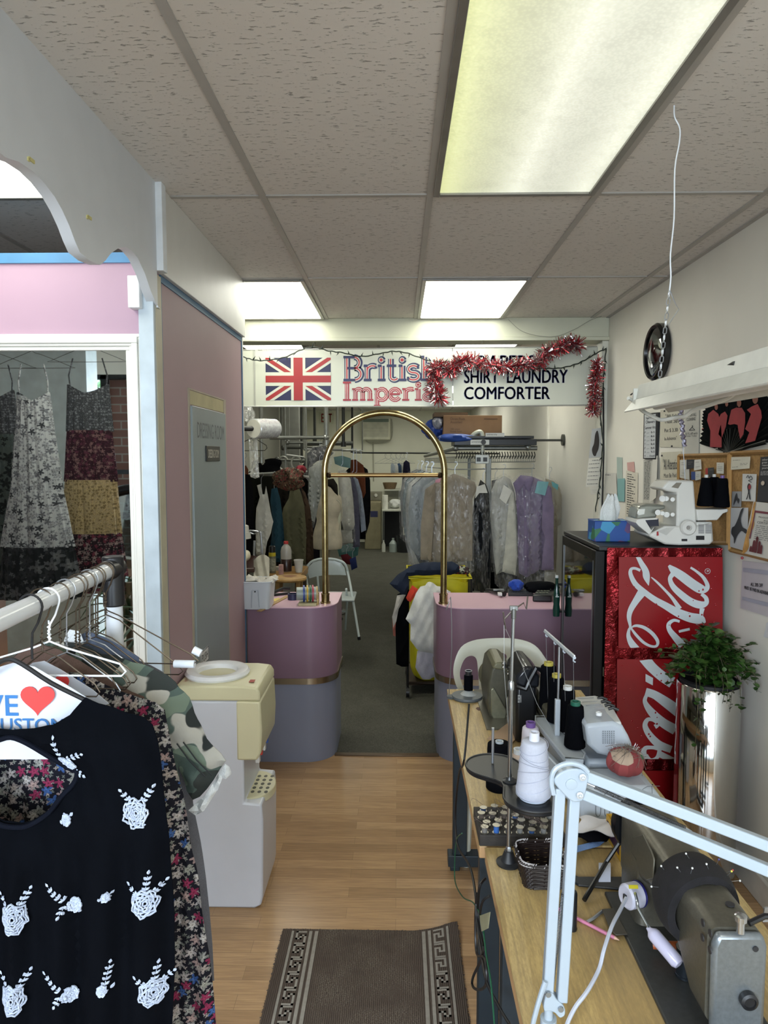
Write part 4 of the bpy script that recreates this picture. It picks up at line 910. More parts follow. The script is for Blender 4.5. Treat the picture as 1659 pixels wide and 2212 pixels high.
garment('white_shirt', rp([(640, 1200), (700, 1165), (745, 1190), (780, 1290), (790, 1500), (800, 1700), (790, 1890), (690, 1862), (640, 1880), (620, 1700), (605, 1500), (608, 1270)], 6.22), 6.215, 'b4b3aa', 'off white long sleeved shirt with a paper tag, left of the lavender shirt', 'shirt', film=True, extra=wht)
garment('lavender_shirt', rp([(765, 1220), (820, 1160), (900, 1170), (985, 1205), (1040, 1250), (1055, 1400), (1050, 1840), (980, 1850), (955, 1840), (920, 1870), (860, 1900), (808, 1870), (795, 1500), (785, 1290)], 6.14), 6.14, '7d708c', 'lavender button shirt with a pale blue tag on the conveyor', 'shirt', extra=lav, film=True)
garment('cream_polo_shirt', rp([(1000, 1185), (1060, 1205), (1100, 1250), (1130, 1350), (1142, 1505), (1090, 1530), (1085, 1700), (1070, 1860), (1000, 1860), (1000, 1400)], 6.36), 6.36, 'a9a08a', 'cream short sleeved shirt, last on the right of the conveyor', 'shirt', film=True, extra=lambda t, b: obj('laundry_tag', cloth(rp([(1040, 1205), (1090, 1230), (1085, 1270), (1045, 1240)], 6.3), plane_y(6.28), .003, None, .02, .01), mat('6fb0b2', .6), t))
garment('grey_shirt', rp([(610, 1200), (660, 1190), (700, 1300), (700, 1800), (610, 1800), (600, 1500)], 6.55), 6.55, '77787a', 'grey shirt squeezed behind the off white shirt', 'shirt', film=True)
NEAR = [('8f9699', 'pale grey shirt under plastic, first behind the beige jacket', 6.45), ('3f4750', 'slate grey jacket, second behind the beige jacket', 6.75), ('a9aaa4', 'light plastic covered blouse, third behind the beige jacket', 7.05), ('2c3138', 'charcoal suit, fourth behind the beige jacket', 7.4), ('6f7f86', 'blue grey shirt, fifth behind the beige jacket', 7.8), ('22262c', 'near black suit, sixth behind the beige jacket', 8.2), ('8b8f92', 'silver grey shirt, seventh behind the beige jacket', 8.6)]
for i, (c, lb, Y) in enumerate(NEAR):
 xL = .085 - .012 * i + (.02 if i % 2 else 0); zt = 1.60; L = .74 + .1 * (i % 3)
 ol = [(xL + .20, zt + .03), (xL + .30, zt), (xL + .48, zt - .10), (xL + .50, zt - .4), (xL + .47, zt - L), (xL + .10, zt - L), (xL + .02, zt - .66), (xL, zt - .3), (xL + .03, zt - .10), (xL + .14, zt)]
 garment('hanging_garment', ol, Y, c, lb, 'garment', film=i % 2 == 0, am=.012, group='garments on the right hand conveyor')
garment('navy_robe', pxl([(872, 1000), (878, 994), (886, 1000), (890, 1040), (888, 1130), (880, 1128), (868, 1114), (866, 1080), (870, 1030)], 10), 10.55, '1d1d2c', 'dark navy long garment hanging alone near the back table', 'garment', hookz=1.84)
# ---- conveyor structure
t = thing('garment_conveyor', 'steel garment conveyor with slotted rail and round tubes over the shirts', 'garment conveyor', (.9, 6.3, 1.6))
def at6(px, py, Y=6.3): return A(px, py, Y=Y)
obj('rail_tube', B().cyl(at6(984, 968), at6(1160, 968), .020, n=14).sph(at6(984, 968), .03).sph(at6(1140, 966), .032), STEEL, t)
obj('rail_tube', B().cyl(at6(984, 968), A(918, 985, Y=9.2), .020, n=14), STEEL, t)
obj('wall_flange', B().cyl(at6(1155, 951), V((1.44, 6.3, at6(1155, 951).z)), .010).cyl(V((1.43, 6.3, at6(0, 951).z)), V((1.449, 6.3, at6(0, 951).z)), .05, n=20), DKST, t)
def slot_strip(a, c, n_):
 b = B(); d = c - a
 b.tube([a, c], .004, 4); b.tube([a + V((0, 0, -.05)), c + V((0, 0, -.05))], .004, 4)
 for i in range(n_): q = a.lerp(c, i / (n_ - 1)); b.tube([q + V((0, 0, .0)), q + V((0, 0, -.05))], .003, 4)
 b.tube([a + V((0, 0, -.11)), c + V((0, 0, -.11))], .006, 6)
 return b
obj('slotted_rail', slot_strip(at6(982, 987), at6(1156, 985), 44), mat('b4b5ae', .4, .5), t)
obj('slotted_rail', slot_strip(A(918, 990, Y=9.2), at6(982, 987), 30), mat('8e8f8a', .4, .5), t)
bl = B()
for i in range(30):
 q = at6(985 + i * 5.8, 976); bl.tube([q + V((0, -.02, .0)), q + V((.006, -.03, -.03)), q + V((-.004, -.02, -.06))], .004, 4)
obj('chain_hooks', bl, mat('2f302e', .5, .5), t, kind='stuff')
obj('bent_pipe', B().tube([at6(1018, 945), at6(1026, 937), at6(1036, 933), at6(1041, 938), at6(1042, 950), at6(1042, 985)], .022, 12, sub=4), mat('b6b7a8', .4, .2), t)
obj('drive_box', B().box(at6(1027, 1002, 6.24), at6(1055, 982, 6.3)), mat('b3b4ac', .4, .4), t, bevel=.004)
for x in (1030, 1044): obj('drive_plate', B().box(at6(x, 997, 6.22), at6(x + 8, 988, 6.235)), mat('222320', .4), t)
obj('support_post', B().box((at6(1049, 1000).x, 6.26, 0), (at6(1060, 1000).x, 6.31, at6(0, 990).z)), mat('7f817c', .4, .5), t, bevel=.003)
obj('support_post', B().box((at6(1018, 1000).x, 6.6, 0), (at6(1024, 1000).x, 6.63, at6(0, 990).z)), mat('5f615c', .4, .5), t)
# stack on top
for k, (x0, x1, ya, yb, lb) in enumerate([(980, 1156, 962, 949, 'lower flat black carton on the conveyor top'), (1000, 1150, 948, 942, 'upper thin black carton on the conveyor top')]):
 a, c = at6(x0, ya), at6(x1, yb); t = thing('flat_carton', lb, 'box', (a.x, 6.3, a.z))
 obj('carton', B().box((a.x, 6.22, a.z), (c.x, 6.6, c.z)), mat('1d1e20', .35), t, bevel=.003)
 lx = at6(1023 if k == 0 else 1045, 0).x; lx2 = at6(1065 if k == 0 else 1085, 0).x
 if k == 0:
  st = obj('printed_sticker', B().box((lx, 6.2185, a.z + .004), (lx2, 6.2195, c.z - .006)), mat('d9dad4', .5), t)
  text('university', front((lx + .01, 6.218, a.z + .016)), (lx2 - lx) * .5, .022, mat('1b1b1b', .5), st)
  obj('logo_oval', B().lathe((lx2 - .05, 6.2183, (a.z + c.z) / 2), [(.022, 0), (.022, .0006)], 20, (0, -1, 0)), mat('3c3c3c', .5), st)
a, c = at6(1046, 944), at6(1086, 936)
st = one('label_strip', B().box((a.x, 6.20, a.z + .0), (c.x, 6.215, c.z)), mat('d9dad4', .5), 'white lettered strip under the cardboard box', 'label'); text('university', front((a.x + .01, 6.199, a.z + .008)), .09, .018, mat('1b1b1b', .5), st)
a, c = A(958, 938, Y=6.35), A(1085, 897, Y=6.35)
t = thing('cardboard_box', 'brown cardboard box with faint printing on top of the conveyor', 'box', (a.x, 6.4, a.z)); zc = at6(0, 941).z
CB = mat('8a6a4c', .8, 0, .08, 10)
obj('carton', B().box((a.x, 6.36, zc), (c.x, 6.75, c.z)), CB, t, bevel=.003)
obj('carton_flap', B().box((a.x - .08, 6.40, c.z - .01), (a.x + .22, 6.74, c.z + .03), 0), mat('5d4a38', .8), t)
text('Diren Pods\nAssorted', front((a.x + .06, 6.358, c.z - .07)), .13, .05, mat('5b4230', .7), t)
text('100 count\nflower food', front((a.x + .06, 6.358, zc + .03)), .10, .035, mat('5b4230', .7), t)
obj('edge_line', B().box((c.x - .16, 6.3585, c.z - .035), (c.x - .04, 6.3595, c.z - .030)), mat('4a3426', .7), t)
def crumple(px0, px1, py0, py1, Y, m, name, label, cat, d=.12, n_=22, amp=.18, seed=1, par=None):
 a, c = A(px0, py1, Y=Y), A(px1, py0, Y=Y); ctr = (a + c) / 2; hx, hz = (c.x - a.x) / 2, (c.z - a.z) / 2; rr_ = random.Random(seed); ph = [rr_.uniform(0, 6) for _ in range(8)]
 def fn(u, v):
  th, p = 2 * pi * u, pi * v; w_ = 1 + amp * (sin(3 * th + ph[0] + 2 * p) * .5 + sin(5 * th + ph[1] - 3 * p) * .35 + sin(9 * th + ph[2] + 5 * p) * .2) * sin(p)
  return ctr + V((hx * w_ * sin(p) ** .7 * cos(th), d * w_ * sin(p) ** .7 * sin(th), hz * cos(p) * (1 + .1 * sin(4 * th + ph[3]) * sin(p))))
 return one(name, B().grid(fn, n_, n_ // 2 + 3, True), m, label, cat)
BLU = mat('1f3f8f', .5)
crumple(917, 962, 905, 950, 6.6, BLU, 'plastic_bag', 'crumpled blue plastic bag at the left end of the conveyor top', 'bag', seed=3, amp=.35)
crumple(935, 958, 900, 928, 6.5, mat('8e8f9a', .3), 'plastic_bag', 'clear grey plastic bag tucked beside the cardboard box', 'bag', seed=4, amp=.3)
crumple(945, 1020, 937, 955, 6.25, mat('2a4a96', .4), 'plastic_sheet', 'blue and clear plastic sheet lying under the cardboard box', 'bag', seed=6, d=.08, amp=.3)
# ---- left racks
def gar_l(name, pts, Y, c, lb, cat, **k): return garment(name, lp(pts, Y), Y, c, lb, cat, **k)
gar_l('black_dress', [(85, 1150), (130, 1160), (160, 1260), (165, 1750), (60, 1750), (60, 1150)], 5.7, '0e0e10', 'plain black long garment at the far left beside the partition', 'dress')
gar_l('brown_jacket', [(60, 1095), (105, 1090), (122, 1120), (125, 1240), (60, 1260)], 5.9, '5a3320', 'brown leather jacket shoulder peeking out by the partition edge', 'jacket', am=.004)
gar_l('white_trousers', [(185, 1235), (215, 1225), (225, 1300), (240, 1300), (250, 1240), (268, 1330), (285, 1430), (300, 1500), (285, 1580), (262, 1640), (240, 1740), (180, 1745), (176, 1500), (182, 1400), (205, 1320)], 6.1, 'c2c1ba', 'white drapey garment, first light one on the left rack', 'trousers', thick=.04, fr=70, hookz=1.64)
gar_l('teal_dress', [(290, 1260), (330, 1250), (352, 1330), (372, 1480), (385, 1640), (370, 1790), (270, 1790), (285, 1640), (296, 1500), (280, 1350)], 6.4, '1d3c4a', 'dark teal dress next to the white garment on the left rack', 'dress', hookz=1.64)
gar_l('olive_coat', [(430, 1225), (470, 1215), (500, 1280), (528, 1380), (545, 1560), (540, 1810), (370, 1810), (378, 1640), (352, 1500), (375, 1400), (415, 1330)], 6.7, '56543f', 'long olive tweed coat on the left rack', 'coat', thick=.07, am=.02, fr=34, hookz=1.64)
gar_l('brown_stripe_dress', [(500, 1240), (535, 1290), (570, 1400), (590, 1560), (598, 1800), (520, 1810), (545, 1600), (528, 1400)], 6.9, '3f2f22', 'brown striped long dress behind the olive coat', 'dress', am=.016, hookz=1.64)
gar_l('mauve_blouse', [(600, 1110), (690, 1115), (695, 1290), (640, 1320), (600, 1330)], 8.3, '8c7276', 'dusty pink garment hanging above the dress form', 'blouse', film=True, hookz=1.87)
gar_l('plastic_bundle', [(560, 1110), (640, 1062), (660, 1110), (650, 1300), (600, 1500), (560, 1480)], 7.6, '8d8f8a', 'pale bundle in crinkled plastic left of the dress form', 'garment', film=True, am=.02)
gar_l('white_blouse', [(770, 1130), (820, 1120), (862, 1190), (880, 1330), (893, 1520), (880, 1555), (812, 1560), (795, 1480), (780, 1300)], 8.5, 'c9c8bf', 'white puffy sleeved blouse in plastic right of the dress form', 'blouse', film=True, thick=.08, hookz=1.87)
gar_l('white_skirt', [(790, 1560), (872, 1560), (878, 1650), (800, 1655)], 8.6, 'b7b6ac', 'white hem hanging under the puffy blouse', 'skirt', film=True)
gar_l('lilac_shirt', [(860, 1165), (890, 1190), (915, 1300), (928, 1450), (930, 1680), (880, 1685), (885, 1500), (870, 1300)], 8.8, '5c5b6d', 'dark lilac dress just right of the puffy white blouse', 'dress', hookz=1.87)
gar_l('blue_shirt', [(880, 1170), (915, 1190), (945, 1290), (965, 1450), (975, 1560), (940, 1575), (930, 1450), (905, 1280)], 9.0, '9ba4b4', 'pale blue shirt with a long sleeve on the left rack', 'shirt', hookz=1.87)
gar_l('rust_jacket', [(855, 1050), (900, 1048), (955, 1090), (968, 1160), (972, 1290), (955, 1330), (900, 1200), (862, 1150)], 9.3, '6b3a24', 'rust brown jacket high on the left rack', 'jacket', am=.008, hookz=1.87)
gar_l('black_suit', [(930, 1080), (985, 1120), (1004, 1200), (1008, 1400), (1000, 1500), (975, 1590), (962, 1400), (950, 1200)], 9.6, '18191c', 'black suit at the right end of the left rack', 'suit', hookz=1.87)
gar_l('teal_skirt', [(765, 1690), (850, 1655), (925, 1660), (915, 1740), (880, 1760), (780, 1750)], 8.9, '4e7a76', 'teal hem hanging low right of the dress form', 'skirt')
gar_l('dark_gown', [(560, 1300), (640, 1290), (640, 1760), (590, 1790), (570, 1600)], 8.6, '1e1d22', 'dark gown behind the dress form on its left', 'dress')
gar_l('checked_coat', [(540, 1010), (600, 960), (680, 950), (740, 1000), (700, 1040), (620, 1060), (560, 1110), (525, 1090)], 7.7, '35373c', 'dark checked coat shoulder under plastic atop the left rack', 'coat', film=True, am=.006)
gar_l('aqua_tops', [(740, 1030), (800, 1020), (865, 1040), (860, 1110), (800, 1100), (750, 1080)], 9.2, '7fa3a3', 'row of pale aqua tops behind the arch left leg', 'tops', am=.02, fr=110, hookz=1.87)
gar_l('maroon_scarf', [(790, 1740), (840, 1730), (870, 1760), (860, 1810), (810, 1800)], 8.2, '5a1c24', 'maroon cloth dangling near the floor behind the folding chair', 'scarf')
gar_l('navy_bag_cloth', [(855, 1770), (900, 1750), (912, 1830), (870, 1850)], 7.9, '1e2a55', 'navy cloth dangling lowest behind the folding chair', 'cloth')
for k, (hz, lb) in enumerate([(1.64, 'steel rail holding the white, teal and olive garments on the left'), (1.87, 'steel rail behind the dress form holding the far left garments')]):
 pr = sorted([(y, x) for _, x, y, h in HK if h == hz]); pr = [V((x, y, hz - .012)) for y, x in pr]; pr = [pr[0] + V((-.15, -.3, 0))] + pr + [pr[-1] + V((.02, .3, 0))]
 b = B().tube(pr, .012, 8);
 for p in (pr[0], pr[-1]): b.cyl(p, V((p.x, p.y, CZ)), .010, n=8)
 one('clothes_rail', b, STEEL, lb, 'clothes rail')
DRK = [('12130f', 528, 590, 6.9, 1010, 1225), ('1a1714', 560, 625, 7.3, 1025, 1228), ('14161b', 600, 655, 7.6, 1030, 1222), ('1c1a1a', 640, 690, 9.9, 1000, 1160), ('101113', 735, 792, 10.0, 1010, 1165), ('15161a', 1036, 1112, 6.9, 1060, 1290), ('1b1a1d', 1105, 1190, 7.1, 1070, 1285)]  # coat-shaped dark sheets added as the darkness behind and below the hanging garments
DL = ['black long coat hanging behind the white garment', 'very dark coat behind the teal dress', 'dark coat behind the olive coat', 'dark coat far behind the plastic bundle', 'black coat far behind the puffy blouse', 'dark coat in shade behind the off white shirt', 'dark coat in shade behind the lavender shirt']
for (c, xa_, xb_, Y, ya_, yb_), lb in zip(DRK, DL):
 w3 = xb_ - xa_; garment('dark_coat', pxl([(xa_ + w3 * .35, ya_), (xa_ + w3 * .65, ya_), (xb_ - 4, ya_ + 14), (xb_, ya_ + 60), (xb_ - 2, yb_), (xa_ + 2, yb_), (xa_, ya_ + 60), (xa_ + 4, ya_ + 14)], Y), Y, c, lb, 'coat', am=.02)
crumple(597, 655, 1010, 1060, 6.2, m_floral('ethnic_weave', '4a3a2e', ['7a5a44', 'a04a48', '8c7c62', '2d2620'], 60, .4), 'patterned_bundle', 'brown patterned woven bundle slumped on the left rack', 'bundle', seed=8, amp=.6)
crumple(640, 660, 1005, 1024, 6.6, fabric('7a1f2c'), 'red_cloth', 'small red cloth lying over the left rack rail', 'cloth', seed=9, amp=.3)
one('black_bag', B().grid(lambda u, v: (lambda q: V((q.x, q.y + .05 * sin(pi * u) * (-1), q.z)))(A(553 + 54 * u + 2 * sin(v * 9), 992 + 32 * v + 2 * sin(u * 7), Y=6.5)), 14, 10).grid(lambda u, v: (lambda q: V((q.x, q.y + .05 * sin(pi * u), q.z)))(A(607 - 54 * u + 2 * sin(v * 9), 992 + 32 * v + 2 * sin(7 - u * 7), Y=6.5)), 14, 10), fabric('0d0d0f'), 'black flat tote bag hanging high on the left rack', 'bag')
# pipes
def pipe(pts, r, m, label, Y=None, joints=()):
 b = B(); q = [A(p[0], p[1], Y=(p[2] if len(p) > 2 else Y)) for p in pts]; b.tube(q, r, 10)
 for j in joints: b.sph(q[j], r * 1.9, 10)
 return one('pipe_rack', b, m, label, 'pipe', 'steel pipe racking on the left')
def vpipe(px, Y, ybot, r, m, lb):
 q = A(px, ybot, Y=Y); return one('pipe_rack', B().cyl(q, V((q.x, Y, CZ)), r, n=12).cyl(q, q + V((0, 0, .05)), r * 1.6, n=12), m, lb, 'pipe', 'steel pipe racking on the left')
vpipe(565, 6.2, 1000, .018, STEEL, 'steel ceiling pipe just right of the plastic film roll')
vpipe(617, 8.4, 1010, .018, STEEL, 'thin steel ceiling pipe in front of the grey cupboard, left one')
vpipe(652, 8.6, 1000, .016, DKST, 'dark ceiling pipe at the right side of the grey cupboard')
vpipe(680, 9.6, 955, .018, DKST, 'slim dark ceiling pipe left of the EXIT letters')
vpipe(705, 7.2, 962, .024, STEEL, 'thick steel ceiling pipe crossing the EXIT letters')
vpipe(729, 9.0, 962, .016, mat('a6a79e', .35, .5), 'pale ceiling pipe just right of the EXIT letters')
vpipe(742, 7.8, 965, .018, mat('2f302e', .4, .5), 'black ceiling pipe left of the arch top')
vpipe(761, 9.4, 978, .014, mat('2f302e', .4, .5), 'black ceiling pipe nearest the air conditioner')
pipe([(583, 946, 6.9), (704, 945, 7.2)], .019, STEEL, 'upper horizontal steel pipe running behind the film roll', joints=(1,))
pipe([(621, 956, 8.3), (762, 956, 8.3)], .016, STEEL, 'second horizontal pipe below the upper steel one', joints=(0,))
pipe([(612, 967, 10.4), (690, 967, 10.4)], .022, DKST, 'dark horizontal pipe across the grey cupboard', joints=(0,))
pipe([(652, 961, 8.9), (760, 960, 8.9)], .013, DKST, 'thin dark horizontal pipe behind the checked coat')
pipe([(598, 993, 8.4), (655, 994, 8.4)], .018, STEEL, 'lowest horizontal pipe right of the black tote bag', joints=(0, 1))
pipe([(545, 1024, 6.1), (665, 1030, 8.2)], .014, STEEL, 'garment rail carrying the left row of clothes')
pipe([(762, 978, 10.6), (1095, 980, 10.6)], .012, mat('2a2b29', .4, .4), 'thin dark rod spanning the back room below the air conditioner')
for k, (px, py, Y) in enumerate([(557, 1012, 6.2), (612, 1000, 7.8), (640, 1000, 7.8), (696, 975, 8.0)]):
 q = A(px, py, Y=Y); r_ = .055
 one('rail_hook', B().tube([q + V((r_ * (cos(R(a)) - 0), 0, r_ * 1.3 * sin(R(a)))) for a in range(30, 300, 18)], .011, 8), mat('9b9c94', .4, .4), ['big pale rail hook under the pipe next to the film roll', 'pale rail hook, left of the pair over the patterned bundle', 'pale rail hook, right of the pair over the patterned bundle', 'pale rail hook above the checked coat'][k], 'hook')
one('white_rod', B().cyl(A(619, 982, Y=7.6), A(657, 987, Y=7.6), .007), mat('c9cac4', .4), 'thin white rod slanting between the left pipes', 'rod')
for k, px in enumerate((833, 845, 856, 866, 874)):
 q = A(px, 982, Y=10.6); one('wire_hanger', B().tube([q + V((.012, 0, -.01)), q + V((0, 0, .014)), q + V((-.012, 0, 0)), q + V((0, 0, -.05)), q + V((.16, .05, -.13)), q + V((-.16, -.05, -.13)), q + V((0, 0, -.05))], .003, 5), mat('8d8f8a', .4, .5), 'empty wire hanger on the dark rod at the back', 'hanger', 'empty hangers on the back rod')
gx = [('9aa3ab', 845), ('c9c9c4', 852), ('384a66', 859), ('b8b9b4', 866)]
for i, (c, px) in enumerate(gx):
 garment('small_garment', pxl([(px, 1002), (px + 4, 1000), (px + 8, 1006), (px + 9, 1022), (px - 1, 1022), (px - 1, 1006)], 11.6), 11.6 + .1 * i, c, ['pale blue', 'white', 'denim blue', 'light grey'][i] + ' small garment on the little rack by the back wall', 'garment')
BP_ = mat('121212', .4)
# film roll
q = A(553, 928, Y=4.72)
t = thing('plastic_film_roll', 'roll of clear garment film on a black arm with its end hanging down', 'film roll', q)
ax = V((.93, .36, .0)).normalized(); a0 = A(548, 926, Y=4.62); a1 = a0 + V((.105, .20, .008))
dd = (a1 - a0).normalized()
obj('film_roll', B().lathe(a0, [(.028, 0), (.060, .0), (.065, .004), (.066, .10), (.064, .215), (.028, .215)], 32, dd), mat('b7b9bb', .18, .25, .25, 60, .3, 90), t)
obj('support_post', B().cyl((-1.36, 4.66, 0), (-1.36, 4.66, CZ), .016), BP_, t)
obj('core_ring', B().lathe(a0 - dd * .002, [(.026, 0), (.059, 0), (.059, .003), (.026, .003)], 32, dd), mat('d6d5cb', .5), t)
obj('support_arm', B().tube([V((-1.36, 4.66, a0.z + .008)), V((-1.36, 4.66, a0.z + .008)).lerp(a0, .95), a0 + dd * .02, a0 + dd * .15], .017, 10), mat('141414', .4), t)
obj('hanging_film', cloth(pxl([(537, 948), (556, 948), (557, 985), (560, 1030), (552, 1034), (541, 1030), (539, 990)], 4.7), plane_y(4.7), .008, folds(.006, 120), .02, .01), clearfilm((.95, .96, .95), .32, .12), t)
crumple(524, 549, 878, 912, 4.9, clearfilm((.95, .96, .95), .3, .12), 'loose_film', 'crinkled clear film bunched above the film roll', 'plastic film', seed=11, d=.05, amp=.3)
one('wire_hanger', B().tube([A(548, 945, Y=5.4), A(575, 962, Y=5.4), A(577, 968, Y=5.4), A(572, 973, Y=5.4), A(520, 974, Y=5.4), A(520, 957, Y=5.4)], .003, 5, closed=True), mat('3c3c38', .4, .4), 'dark wire hanger behind the hanging film end', 'hanger')
# dress form
def mann():
 prof = [(1046, .058, .058), (1056, .060, .062), (1063, .085, .075), (1068, .130, .088), (1075, .158, .10), (1086, .166, .115), (1098, .160, .125), (1110, .138, .115), (1121, .120, .105), (1132, .130, .112), (1148, .155, .130), (1165, .168, .135), (1180, .166, .130), (1185, .155, .12), (1186, .0, .0)]
 Y = 8.0; cx_ = A(707, 1100, Y=Y).x; b = B()
 rows = smooth([(A(707, p[0], Y=Y).z, p[1], p[2]) for p in prof[:-1]], 3); zt = rows[0].x; n_ = 40
 def fn(u, v):
  k = v * (len(rows) - 1); i = min(len(rows) - 2, int(k)); r_ = rows[i].lerp(rows[i + 1], k - i); a = 2 * pi * u
  return V((cx_ + r_.y * cos(a), Y + r_.z * sin(a), r_.x))
 b.grid(fn, n_, 44, True); top = [fn(i / n_, 0) for i in range(n_)]; bot = [fn(i / n_, 1) for i in range(n_)]
 b.add(top, [tuple(range(n_))]); b.add(bot, [tuple(range(n_))])
 t = thing('dress_form', 'cream headless dress form on a stand behind the arch left leg', 'dress form', (cx_, Y, 0))
 obj('torso', b, fabric('d2c6ae'), t)
 obj('neck_cap', B().cyl((cx_, Y, zt), (cx_, Y, zt + .02), .05, n=20), mat('8a6a48', .5), t)
 obj('stand_pole', B().cyl((cx_, Y, .03), (cx_, Y, rows[-1].x), .028, n=14), mat('a89a82', .5), t)
 obj('stand_base', B().lathe((cx_, Y, 0), [(.22, 0), (.22, .015), (.06, .03), (.035, .06)], 24), mat('3a3a38', .4), t)
 obj('seam', B().tube([fn(.75, i / 30) + V((0, -.001, 0)) for i in range(31)], .0015, 4), mat('8d7d64', .8), t)
 one('dark_scarf', cloth(lp([(700, 1190), (740, 1185), (770, 1230), (775, 1310), (750, 1290), (720, 1250), (692, 1235)], 7.85), plane_y(7.82), .03, folds(.008, 50), .02, .02), fabric('26231f'), 'dark olive scarf draped on the dress form neck', 'scarf')
 one('tape_measure', B().tube([A(500 + x / 3.352, 680 + y / 3.352, Y=7.82) for x, y in ((760, 1340), (790, 1370), (800, 1440), (785, 1520), (780, 1560))], .006, 5, sub=4), mat('b9b29c', .5), 'pale tape measure hanging on the right shoulder of the dress form', 'tape measure')
mann()
# ---- back wall fittings
a, c = A(782, 950, Y=14.6), A(843, 903, Y=14.6)
t = thing('air_conditioner', 'beige wall air conditioner high on the back wall', 'air conditioner', ((a.x + c.x) / 2, 14.7, a.z))
obj('housing', B().box((a.x, 14.5, a.z), (c.x, 14.795, c.z)), mat('c9c8b4', .5), t, bevel=.01)
gb = B();
for i in range(14): z = a.z + .06 + i * .022; gb.box((a.x + .04, 14.494, z), (c.x - .04, 14.4995, z + .010))
obj('grille', gb, mat('9d9c8c', .5), t)
obj('air_outlet', B().box((a.x + .03, 14.493, c.z - .085), (c.x - .03, 14.499, c.z - .02)), mat('5c6a5c', .5), t)
one('power_cable', B().tube([A(790, 951, Y=14.75), A(800, 957, Y=14.77), (A(825, 957, Y=14.77)), A(843, 952, Y=14.78), A(848, 930, Y=14.78), A(846, 905, Y=14.78)], .012, 6, sub=4), mat('bdbcae', .5), 'pale cable looping round the air conditioner', 'cable')
one('conduit', B().cyl(A(806, 955, Y=14.78), A(807, 1040, Y=14.78), .012), mat('a9a797', .5), 'vertical conduit on the back wall below the air conditioner', 'conduit')
a = A(694, 912, Y=14.78); c = A(716, 894, Y=14.78)
t = one('exit_sign', B().box((a.x - .05, 14.785, a.z - .03), (c.x + .05, 14.798, c.z + .03)), mat('d3d4c0', .5), 'faint white exit sign with red letters on the back wall', 'sign')
text('EXIT', front((a.x, 14.783, a.z)), c.x - a.x, c.z - a.z, mat('b8433c', .5), t, dup=.01)
struct('trim_17', B().box((A(609, 900, Y=10.9).x, 10.7, .0), (A(650, 900, Y=10.9).x, 10.98, CZ - .02)).box((A(612, 900, Y=10.9).x, 10.69, .1), (A(630, 900, Y=10.9).x, 10.699, CZ - .1)), mat('6b6c66', .5, .2), bevel=.004)
struct('door_2', B().box((-1.868, 12.4, 0), (-1.84, 13.5, 2.05)), mat('d9dac8', .5), bevel=.004)
# washer, table, supplies
def boxy(name, label, cat, px0, px1, py0, py1, Y, dep, m, bev=.01):
 a, c = A(px0, py1, Y=Y), A(px1, py0, Y=Y); return B().box((a.x, Y, a.z), (c.x, Y + dep, c.z)), a, c
b_, a, c = boxy('', '', '', 788, 823, 1085, 1180, 13.6, .65, None)
t = thing('washing_machine', 'beige washer with a raised control panel at the back of the aisle', 'washing machine', (a.x, 13.6, 0))
obj('cabinet', B().box((a.x, 13.6, 0), (c.x, 14.3, c.z)), mat('8a8266', .5), t, bevel=.01)
obj('control_panel', B().box((a.x, 14.1, c.z), (c.x, 14.3, A(0, 1062, Y=14).z)), mat('7b7868', .4, .2), t, bevel=.01)
obj('control_dial', B().lathe(A(812, 1070, Y=14.08), [(.035, 0), (.03, .02), (0, .02)], 16, (0, -1, 0)), mat('c6c6bc', .3), t)
obj('front_label', B().box(A(800, 1117, Y=13.597), A(816, 1104, Y=13.599)), mat('2b2d55', .5), t)
t = thing('work_table', 'white topped table stacked with supplies at the back of the aisle', 'table', (A(850, 1100, Y=13.3).x, 13.4, 0)); tz = A(0, 1100, Y=13.3).z
xa, xc = A(825, 1100, Y=13.3).x, A(872, 1100, Y=13.3).x
obj('tabletop', B().box((xa, 13.3, tz - .03), (xc, 14.2, tz)), mat('b9bab0', .4), t, bevel=.004)
obj('back_panel', B().box((xa + .01, 14.1, .0), (xc - .01, 14.15, tz - .03)), mat('15161a', .6), t)  # dark panel added to paint the blackness under the tabletop
for x in (xa + .03, xc - .03):
 for y in (13.33, 14.15): obj('leg', B().box((x - .02, y - .02, 0), (x + .02, y + .02, tz - .03)), mat('3f403c', .4), t)
one('paper_towel_roll', B().lathe(A(832, 1100, Y=13.5) * 1, [(.055, .0), (.055, .27), (.02, .27)], 20), mat('d8d8d0', .8), 'white paper towel roll standing on the back table', 'paper towel roll')
crumple(840, 866, 1078, 1098, 13.7, mat('c9cbc8', .4), 'plastic_bag', 'pale plastic bag of supplies on the back table', 'bag', seed=21, amp=.3)
a = A(829, 1060, Y=14.2); c = A(872, 1045, Y=14.2)
one('wall_shelf', B().box((a.x, 14.2, a.z), (c.x, 14.75, a.z + .025)).box((a.x, 14.74, a.z - .15), (c.x, 14.79, a.z)), mat('b3b4a8', .5), 'white shelf above the back table', 'shelf')
bs = B(); q = A(842, 1059, Y=14.3); bs.lathe((q.x, 14.45, a.z + .026), [(.09, 0), (.12, .11), (.12, .13), (.105, .13), (.10, .03), (0, .03)], 18, sx=1.2)
one('wicker_basket', bs, mat('6d5a40', .8, 0, .3, 80), 'small wicker basket on the white back shelf', 'basket')
